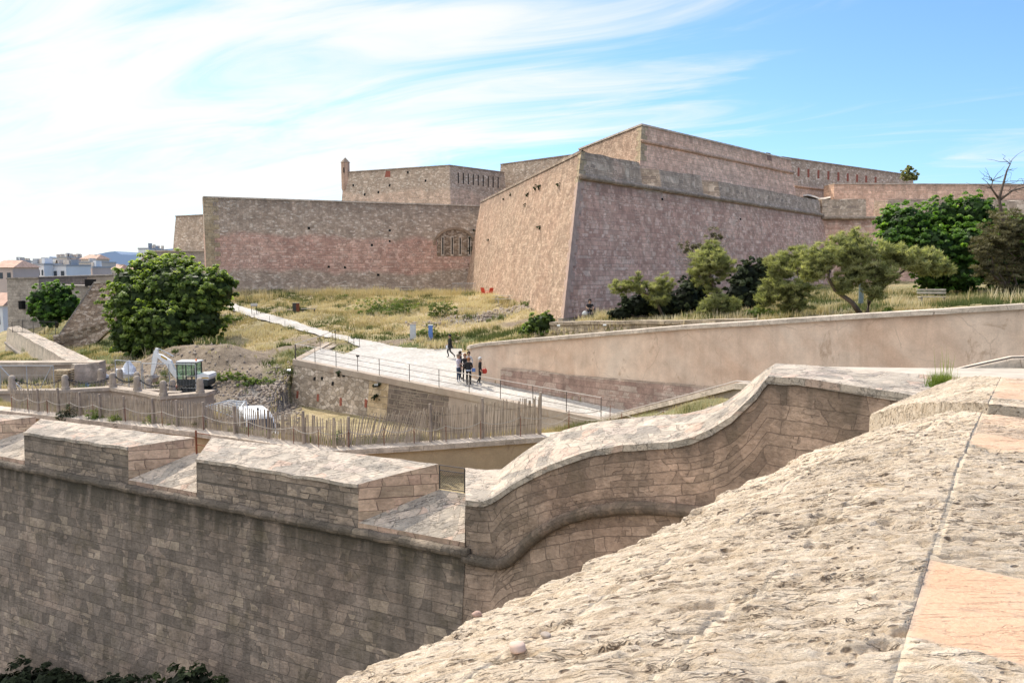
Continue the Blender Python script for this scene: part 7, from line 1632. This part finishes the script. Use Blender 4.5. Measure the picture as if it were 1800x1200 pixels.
cabinet('utility_cabinet', 726, 602, 67.3, .5, 1.25, 'palegrey', 'pale grey utility cabinet standing in the grass by the path', 'cabinet')
cabinet('utility_cabinet', 757, 607, 66.8, .36, 1.3, 'blue', 'narrow blue post like cabinet right of the pale grey one', 'cabinet', 'palegrey')
# interpretation panel, bin, bench
p = PC(447, 552); root = empty('information_board', (p.x, p.y, p.z), rz=.3, label='small dark tilted information panel on two legs beside the path', cat='sign'); mb = MB(); mb.box((0, 0, 1.0), (.7, .5, .05), rx=.6); mb.build('panel', M['signdark'], root, local=True)
for sx in (-.25, .25): mb = MB(); mb.tube([(sx, 0, 0), (sx, 0, .98)], .03, 5); mb.build('leg', M['signdark'], root, local=True)
p = PD(521, 557, 85); z = gz(p.x, p.y); root = empty('litter_bin', (p.x, p.y, z), rz=.2, label='dark rusty box shaped litter bin in the grass above the path', cat='bin'); mb = MB(); mb.box((-.18, 0, .48), (.36, .55, .9)); mb.build('body', M['signdark'], root, local=True); mb = MB(); mb.box((.18, 0, .48), (.34, .53, .88)); mb.build('side_panel', M['rust'], root, local=True); mb = MB(); mb.box((0, 0, .96), (.76, .6, .06)); mb.build('lid', M['signdark'], root, local=True)
p = PD(543, 561, 84.5); z = gz(p.x, p.y); root = empty('bench', (p.x, p.y, z), rz=.05, label='low backless bench right of the litter bin', cat='bench'); mb = MB(); mb.box((0, 0, .42), (1.6, .4, .06)); mb.build('seat', M['tabledark'], root, local=True)
for sx in (-.6, .6): mb = MB(); mb.box((sx, 0, .2), (.08, .36, .4)); mb.build('leg', M['signdark'], root, local=True)
p = PD(1640, 521, 50); z = gz(p.x, p.y); root = empty('bench', (p.x, p.y, z + .05), rz=-.03, label='pale slatted bench with a back in the grass under the dark fig tree', cat='bench')
mb = MB(); mb.box((0, -.05, .45), (1.8, .42, .05)); mb.build('seat', M['tablewood'], root, local=True)
mb = MB(); mb.box((0, .22, .70), (1.8, .04, .12)); mb.box((0, .25, .88), (1.8, .04, .12)); mb.build('backrest', M['tablewood'], root, local=True)
for sx in (-.75, .75): mb = MB(); mb.box((sx, 0, .22), (.08, .4, .44)); mb.build('leg', M['tabledark'], root, local=True)
p = PD(1514, 510, 50); z = gz(p.x, p.y); root = empty('information_post', (p.x, p.y, z), label='tall narrow grey information post behind the spreading tamarisk', cat='sign'); mb = MB(); mb.box((0, 0, .95), (.28, .1, 1.3)); mb.build('panel', simple('grey_green_panel', (.16, .20, .20), .5), root, local=True); mb = MB(); mb.tube([(0, 0, 0), (0, 0, .4)], .04, 6); mb.build('leg', M['dark_iron'], root, local=True)
# metal crowd barrier in the shaded corner under the curtain wall
a = PD(795, 520, 110); root = empty('crowd_barrier', (a.x + 2.3, 110, gz(a.x, 110)), label='row of grey metal barriers in the shaded corner under the loopholed arch', cat='barrier')
for k_ in range(3):
    mb = MB(); x = -2.3 + k_ * 1.6
    for q in range(9): mb.tube([(x + q * .18, 0, .15), (x + q * .18, 0, 1.6)], .02, 4)
    mb.tube([(x, 0, 1.6), (x + 1.45, 0, 1.6)], .03, 5); mb.tube([(x, 0, .15), (x + 1.45, 0, .15)], .03, 5); mb.build('barrier_section', M['steel'], root, local=True)

# ------------------------------------------------------------------ people
SKIN = simple('skin', (.42, .25, .17), .6); HAIRS = {}
def mat_c(n, c):
    if n not in HAIRS: HAIRS[n] = simple(n, c, .85, 0, .15, 12, .3)
    return HAIRS[n]
def person(loc, rz, J, top, legs, shoes, hair, haircol, label, sleeves=True, extra=None, scale=1.0, longcoat=0, toplow=.95):
    """J: joint positions (metres, x right, y back, z up) of one continuous skinned body"""
    names = ['pelvis', 'chest', 'neck', 'head', 'crown', 'sl', 'el', 'hl', 'sr', 'er', 'hr', 'kl', 'al', 'tl', 'kr', 'ar', 'tr', 'hipl', 'hipr', 'belly']
    D = dict(pelvis=(0, 0, .95), belly=(0, 0, 1.1), chest=(0, 0, 1.34), neck=(0, 0, 1.50), head=(0, -.01, 1.62), crown=(0, 0, 1.73), sl=(-.19, 0, 1.42), el=(-.24, .02, 1.14), hl=(-.25, -.06, .88), sr=(.19, 0, 1.42), er=(.24, .02, 1.14), hr=(.25, -.06, .88),
             hipl=(-.10, 0, .90), kl=(-.11, -.02, .50), al=(-.11, .02, .09), tl=(-.12, -.14, .04), hipr=(.10, 0, .90), kr=(.11, -.02, .50), ar=(.11, .02, .09), tr=(.12, -.14, .04)); D.update(J)
    rad = dict(pelvis=.145, belly=.135, chest=.15, neck=.06, head=.095, crown=.075, sl=.075, el=.05, hl=.035, sr=.075, er=.05, hr=.035, hipl=.10, kl=.065, al=.045, tl=.04, hipr=.10, kr=.065, ar=.045, tr=.04)
    E = [('pelvis', 'belly'), ('belly', 'chest'), ('chest', 'neck'), ('neck', 'head'), ('head', 'crown'), ('chest', 'sl'), ('sl', 'el'), ('el', 'hl'), ('chest', 'sr'), ('sr', 'er'), ('er', 'hr'), ('pelvis', 'hipl'), ('hipl', 'kl'), ('kl', 'al'), ('al', 'tl'), ('pelvis', 'hipr'), ('hipr', 'kr'), ('kr', 'ar'), ('ar', 'tr')]
    vs = [V(D[n]) for n in names]; ix = {n: i for i, n in enumerate(names)}; es = [(ix[a], ix[b]) for a, b in E]; rs = [rad[n] for n in names]
    for s_ in ('l', 'r'):      # fingers
        h = V(D['h' + s_]); e = V(D['e' + s_]); d = (h - e).normalized(); side = d.cross(V((0, 1, 0))).normalized(); palm = h + d * .07; ip = len(vs); vs.append(palm); rs.append(.03); es.append((ix['h' + s_], ip))
        for q in range(4):
            o = side * (-.027 + q * .018); L = (.075, .085, .08, .06)[q]; k_ = len(vs); vs.append(palm + d * L * .5 + o); rs.append(.009); vs.append(palm + d * L + o * 1.1 + V((0, -.015, 0))); rs.append(.008); es += [(ip, k_), (k_, k_ + 1)]
        k_ = len(vs); vs.append(h + d * .03 - side * .045); rs.append(.011); vs.append(h + d * .065 - side * .058); rs.append(.009); es += [(ix['h' + s_], k_), (k_, k_ + 1)]
    me = bpy.data.meshes.new('body_src'); me.from_pydata([tuple(v) for v in vs], es, []); ob = bpy.data.objects.new('src', me); col.objects.link(ob)
    sk = ob.modifiers.new('s', 'SKIN'); 
    for i, v in enumerate(me.skin_vertices[0].data): v.radius = (rs[i], rs[i] * (.72 if names[i] in ('chest', 'belly', 'pelvis') else 1) if i < len(names) else rs[i])
    me.skin_vertices[0].data[0].use_root = True
    ss = ob.modifiers.new('b', 'SUBSURF'); ss.levels = 1; ss.render_levels = 1
    dgp = bpy.context.evaluated_depsgraph_get(); m2 = bpy.data.meshes.new_from_object(ob.evaluated_get(dgp)); bpy.data.objects.remove(ob)
    m2.name = 'body'; m2.materials.clear()
    for m_ in (SKIN, top, legs, shoes): m2.materials.append(m_)
    A = [V(D['hl']), V(D['hr'])]
    for p in m2.polygons:
        c = p.center; near_hand = min((c - a).length for a in A); hi = c.z > D['neck'][2] - .01 and abs(c.x - D['neck'][0]) < .2
        leg = min((c - V(D['kl'])).length, (c - V(D['kr'])).length, (c - V(D['al'])).length, (c - V(D['ar'])).length); foot = min((c - V(D[k_])).length for k_ in ('al', 'ar', 'tl', 'tr'))
        if hi and c.z > D['neck'][2] + .0: mi = 0
        elif near_hand < .12 or (not sleeves and min((c - V(D['el'])).length, (c - V(D['er'])).length) < .14): mi = 0
        elif foot < .12: mi = 3
        elif c.z < D['pelvis'][2] + (-.02 if not longcoat else -.1) and abs(c.x - D['pelvis'][0]) < .6 and leg < .52: mi = 2
        else: mi = 1
        p.material_index = mi; p.use_smooth = True
    root = empty('person', tuple(loc), rz=rz, label=label, cat='person'); root.scale = (scale,) * 3
    b = bpy.data.objects.new('body', m2); col.objects.link(b); b.parent = root
    hd_ = V(D['head']); mb = bmesh.new(); bmesh.ops.create_uvsphere(mb, u_segments=16, v_segments=10, radius=1)
    for v in mb.verts: v.co = V((v.co.x * .112, v.co.y * .125 + .022, v.co.z * .13 + .06))
    dele = [v for v in mb.verts if v.co.y < -.065 and v.co.z < .09]; bmesh.ops.delete(mb, geom=dele, context='VERTS')
    for v in mb.verts: v.co += hd_
    hm = bpy.data.meshes.new('hair'); mb.to_mesh(hm); mb.free(); hm.materials.append(haircol); ho = bpy.data.objects.new(hair, hm); col.objects.link(ho); ho.parent = root
    for f in hm.polygons: f.use_smooth = True
    # face: nose, eyes, mouth, ears
    for nm, dx, dy, dz, sx, sy, sz, mt in (('nose', 0, -.108, -.01, .014, .022, .024, SKIN), ('eye', -.034, -.092, .02, .012, .008, .008, M['black_rubber']), ('eye', .034, -.092, .02, .012, .008, .008, M['black_rubber']), ('mouth', 0, -.096, -.048, .024, .008, .007, mat_c('lips', (.35, .12, .10))), ('ear', -.098, .0, 0, .012, .022, .032, SKIN), ('ear', .098, .0, 0, .012, .022, .032, SKIN)):
        mb = bmesh.new(); bmesh.ops.create_uvsphere(mb, u_segments=8, v_segments=6, radius=1)
        for v in mb.verts: v.co = V((v.co.x * sx, v.co.y * sy, v.co.z * sz)) + hd_ + V((dx, dy, dz))
        m_ = bpy.data.meshes.new(nm); mb.to_mesh(m_); mb.free(); m_.materials.append(mt); o = bpy.data.objects.new(nm, m_); col.objects.link(o); o.parent = root
    if longcoat:
        px_, pz_ = D['pelvis'][0], D['pelvis'][2]; mb = MB(); rings = []
        for z, r_, q in ((D['chest'][2] + .02, .19, 0), (D['pelvis'][2] + .1, .20, 0), (D['pelvis'][2] - .08, .24, .02), (D['pelvis'][2] - longcoat, .29, .05)): rings.append([V((px_ + math.cos(a * math.pi / 7) * r_, q + math.sin(a * math.pi / 7) * r_ * .75, z)) for a in range(14)])
        mb.loft(rings, closed=True, caps=False); mb.build('coat', top, root, local=True, smooth=True)
    return root
K_ = mat_c('black_cloth', (.018, .018, .02)); NV = mat_c('navy_denim', (.04, .06, .10)); WH = mat_c('white_cloth', (.62, .56, .60)); GR = mat_c('grey_cloth', (.35, .36, .38)); SH = mat_c('light_shoe', (.45, .45, .47)); BH = mat_c('dark_hair', (.035, .02, .012)); RH = mat_c('reddish_hair', (.28, .12, .05)); GH = mat_c('white_hat', (.62, .60, .57)); PW = mat_c('pale_blue_cloth', (.45, .50, .62))
walk = dict(kl=(-.10, -.20, .50), al=(-.10, -.10, .10), tl=(-.10, -.26, .05), kr=(.10, .02, .50), ar=(.10, .38, .16), tr=(.10, .30, .04))
def at(px, py): p = PC(px, py); return (p.x, p.y, p.z + .02)
person(at(791, 629), R(-90), dict(walk, hr=(.18, -.22, 1.0), er=(.23, .02, 1.14), head=(0, -.03, 1.62)), K_, K_, K_, 'hair', K_, 'person in a black coat and dark cap walking away across the court alone', longcoat=.22)
person(at(806, 672), R(60), dict(hl=(.05, -.22, 1.18), el=(-.22, -.06, 1.16), hr=(-.05, -.24, 1.16), er=(.22, -.06, 1.16)), WH, NV, SH, 'hair', mat_c('ash_hair', (.22, .17, .13)), 'person in a white jacket and blue jeans with folded arms, left of the group', scale=1.02)
person(at(809.5, 666), R(100), {}, K_, K_, K_, 'hair', BH, 'dark haired person standing behind the one in the white jacket', scale=1.02)
person(at(817.5, 671), R(20), dict(hr=(.18, -.2, 1.0)), K_, K_, K_, 'hair', RH, 'reddish haired person in black in the middle of the group, half hidden', scale=1.02)
person(at(824, 667), R(-15), {}, mat_c('pale_shirt', (.5, .5, .52)), K_, K_, 'hair', BH, 'dark haired person in a pale shirt at the back of the group', scale=1.03)
q = person(at(824, 677.5), R(170), dict(hl=(.10, -.2, 1.08), hr=(-.02, -.22, 1.06)), K_, K_, K_, 'hair', RH, 'reddish haired person in a black sweater seen from behind at the front of the group', scale=1.0)
mb = MB(); mb.tube([(0, 0, .93), (0, 0, 1.0)], .165, 12); mb.build('shirt_hem', PW, q, local=True)
person(at(844, 678), R(80), dict(hl=(-.24, -.12, .92), kr=(.10, .02, .5), ar=(.12, .25, .14), tr=(.12, .12, .04)), K_, K_, SH, 'hat', GH, 'person with a white hat, black outfit and white sleeve at the right of the group', scale=1.02)
b = PC(850, 676); root = empty('red_bag', (b.x + .05, b.y, b.z + .72), label='bright red bag held by the person with the white hat', cat='bag'); mb = MB(); mb.loft([[V((math.cos(a * math.pi / 6) * r_, math.sin(a * math.pi / 6) * r_ * .5, z)) for a in range(12)] for z, r_ in ((0, .10), (.06, .17), (.2, .18), (.30, .12))], closed=True); mb.build('pouch', M['red_part'], root, local=True, smooth=True); mb = MB(); mb.tube([(-.08, 0, .28), (-.05, 0, .42), (.05, 0, .42), (.08, 0, .28)], .012, 5); mb.build('handle', M['red_part'], root, local=True)
b = PC(832, 677); root = empty('blue_folder', (b.x + .02, b.y, b.z + .98), label='blue folder held at hip height by the person in front', cat='folder'); mb = MB(); mb.box((0, 0, 0), (.24, .05, .22)); mb.build('cover', M['blue'], root, local=True); mb = MB(); mb.box((.0, .03, .01), (.21, .01, .20)); mb.build('paper', M['white_paint'], root, local=True)
b = PC(786, 629); root = empty('plastic_bag', (b.x + .05, b.y, b.z + .70), label='white plastic bag carried by the person walking alone', cat='bag'); mb = MB(); mb.loft([[V((math.cos(a * math.pi / 6) * r_, math.sin(a * math.pi / 6) * r_ * .5, z)) for a in range(12)] for z, r_ in ((0, .08), (.06, .15), (.22, .13), (.32, .04))], closed=True); mb.build('pouch', M['bag_white'], root, local=True, smooth=True); mb = MB(); mb.tube([(0, 0, .3), (0, 0, .38)], .012, 5); mb.build('handle', M['bag_white'], root, local=True)
# seated by the wall
sb = PD(1036, 559, 58.8)
seat = dict(pelvis=(0, 0, .22), belly=(0, -.02, .38), chest=(0, -.04, .60), neck=(0, -.05, .76), head=(0, -.07, .88), crown=(0, -.06, .99), sl=(-.19, -.04, .68), el=(-.26, -.14, .45), hl=(-.12, -.34, .42), sr=(.19, -.04, .68), er=(.26, -.14, .45), hr=(.12, -.34, .42), hipl=(-.1, -.06, .2), kl=(-.18, -.42, .46), al=(-.16, -.62, .10), tl=(-.16, -.76, .04), hipr=(.1, -.06, .2), kr=(.18, -.42, .46), ar=(.16, -.62, .10), tr=(.16, -.76, .04))
t = NT('patterned_blue_cloth'); vv = t.n('ShaderNodeTexVoronoi', {'Scale': 9.0}); PB_ = t.done(t.ramp(t.n('ShaderNodeSeparateColor', {0: vv.outputs['Color']}).outputs[0], [(0, (.05, .10, .40)), (.5, (.12, .16, .45)), (.6, (.6, .6, .65)), (1, (.04, .04, .08))], 'CONSTANT'))
person((sb.x, sb.y, gz(sb.x, sb.y) + .55), R(15), seat, K_, PB_, K_, 'hair', K_, 'dark haired person in a black top and patterned trousers sitting by the bastion corner', sleeves=False, scale=1.1)
b = PD(1028, 557, 58.6); mb = MB(); mb.loft([[V((math.cos(a * math.pi / 6) * r_, math.sin(a * math.pi / 6) * r_ * .6, z)) for a in range(12)] for z, r_ in ((0, .20), (.1, .22), (.22, .17), (.30, .05))], closed=True)
o = mb.build('shoulder_bag', M['palegrey'], local=True, smooth=True, label='pale bag on the ground beside the seated person', cat='bag'); o.location = (b.x, b.y, gz(b.x, b.y) + .5)
# ------------------------------------------------------------------ sky and sun
w = bpy.data.worlds.new('World'); scene.world = w; w.use_nodes = True; nt = w.node_tree
bg = nt.nodes['Background']
class WN(NT):
    def __init__(s): s.t = nt; s.N = nt.nodes; s.L = nt.links
t = WN()
SUN_EL = 50; az = math.radians(32)       # sun is ahead of the camera and a little to the left
sky = t.n('ShaderNodeTexSky', sky_type='NISHITA', sun_disc=False, sun_elevation=R(SUN_EL), sun_rotation=-az, altitude=30, air_density=1.0, dust_density=.6, ozone_density=2.0)
dirn = t.n('ShaderNodeTexCoord').outputs['Generated']
sxyz = t.n('ShaderNodeSeparateXYZ', {'Vector': dirn}); X_, Y_, Z_ = sxyz.outputs
zz = t.math('MAXIMUM', Z_, .03)
# cirrus mapped on a high flat layer
div = t.n('ShaderNodeCombineXYZ', {0: t.math('DIVIDE', X_, t.math('ADD', zz, .12)), 1: t.math('DIVIDE', Y_, t.math('ADD', zz, .12)), 2: 0.0}).outputs[0]
rot = t.n('ShaderNodeVectorRotate', {'Vector': div, 'Angle': R(28)}, rotation_type='Z_AXIS').outputs[0]
c1 = t.noise(t.scalev(rot, (.45, 1.3, 1)), 1.5, 9, .6, 1.0); c2 = t.noise(t.scalev(rot, (.12, .5, 1)), 1.3, 4, .5, .5)
# more veil towards the sun side (left)
side = t.n('ShaderNodeMapRange', {'Value': t.math('ADD', X_, t.math('MULTIPLY', Z_, -.10)), 'From Min': .32, 'From Max': -.30}, ).outputs[0]
cl = t.math('ADD', t.math('MULTIPLY', c1, .85), t.math('ADD', t.math('MULTIPLY', c2, .5), t.math('MULTIPLY', side, .25)))
cf = t.n('ShaderNodeMapRange', {'Value': cl, 'From Min': .69, 'From Max': 1.0}, interpolation_type='SMOOTHSTEP').outputs[0]
skyc = t.mix(1.0, sky.outputs[0], (.80, 1.05, 1.38), 'MULTIPLY')
hi = t.n('ShaderNodeMapRange', {'Value': Z_, 'From Min': .34, 'From Max': .62, 'To Min': 1.0, 'To Max': 2.3}).outputs[0]   # cloud above the view boosted to add fill light on shaded walls
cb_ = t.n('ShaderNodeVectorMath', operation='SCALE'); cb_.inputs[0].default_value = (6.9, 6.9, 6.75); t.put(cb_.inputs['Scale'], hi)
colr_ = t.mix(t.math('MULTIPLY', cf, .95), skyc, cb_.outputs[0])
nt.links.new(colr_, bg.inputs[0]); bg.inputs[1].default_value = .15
sd = bpy.data.lights.new('sun', 'SUN'); sd.energy = 5.0; sd.angle = R(.53); sd.color = (1.0, .93, .82); so = bpy.data.objects.new('sun', sd); col.objects.link(so)
sv = V((-math.sin(az) * math.cos(R(SUN_EL)), math.cos(az) * math.cos(R(SUN_EL)), math.sin(R(SUN_EL))))
so.rotation_euler = sv.to_track_quat('Z', 'Y').to_euler(); so.location = (-40, 60, 80)
scene.view_settings.view_transform = 'Standard'; scene.view_settings.look = 'None'; scene.view_settings.exposure = 0; scene.view_settings.gamma = 1
scene.cycles.max_bounces = 5; scene.cycles.diffuse_bounces = 3; scene.cycles.transparent_max_bounces = 6
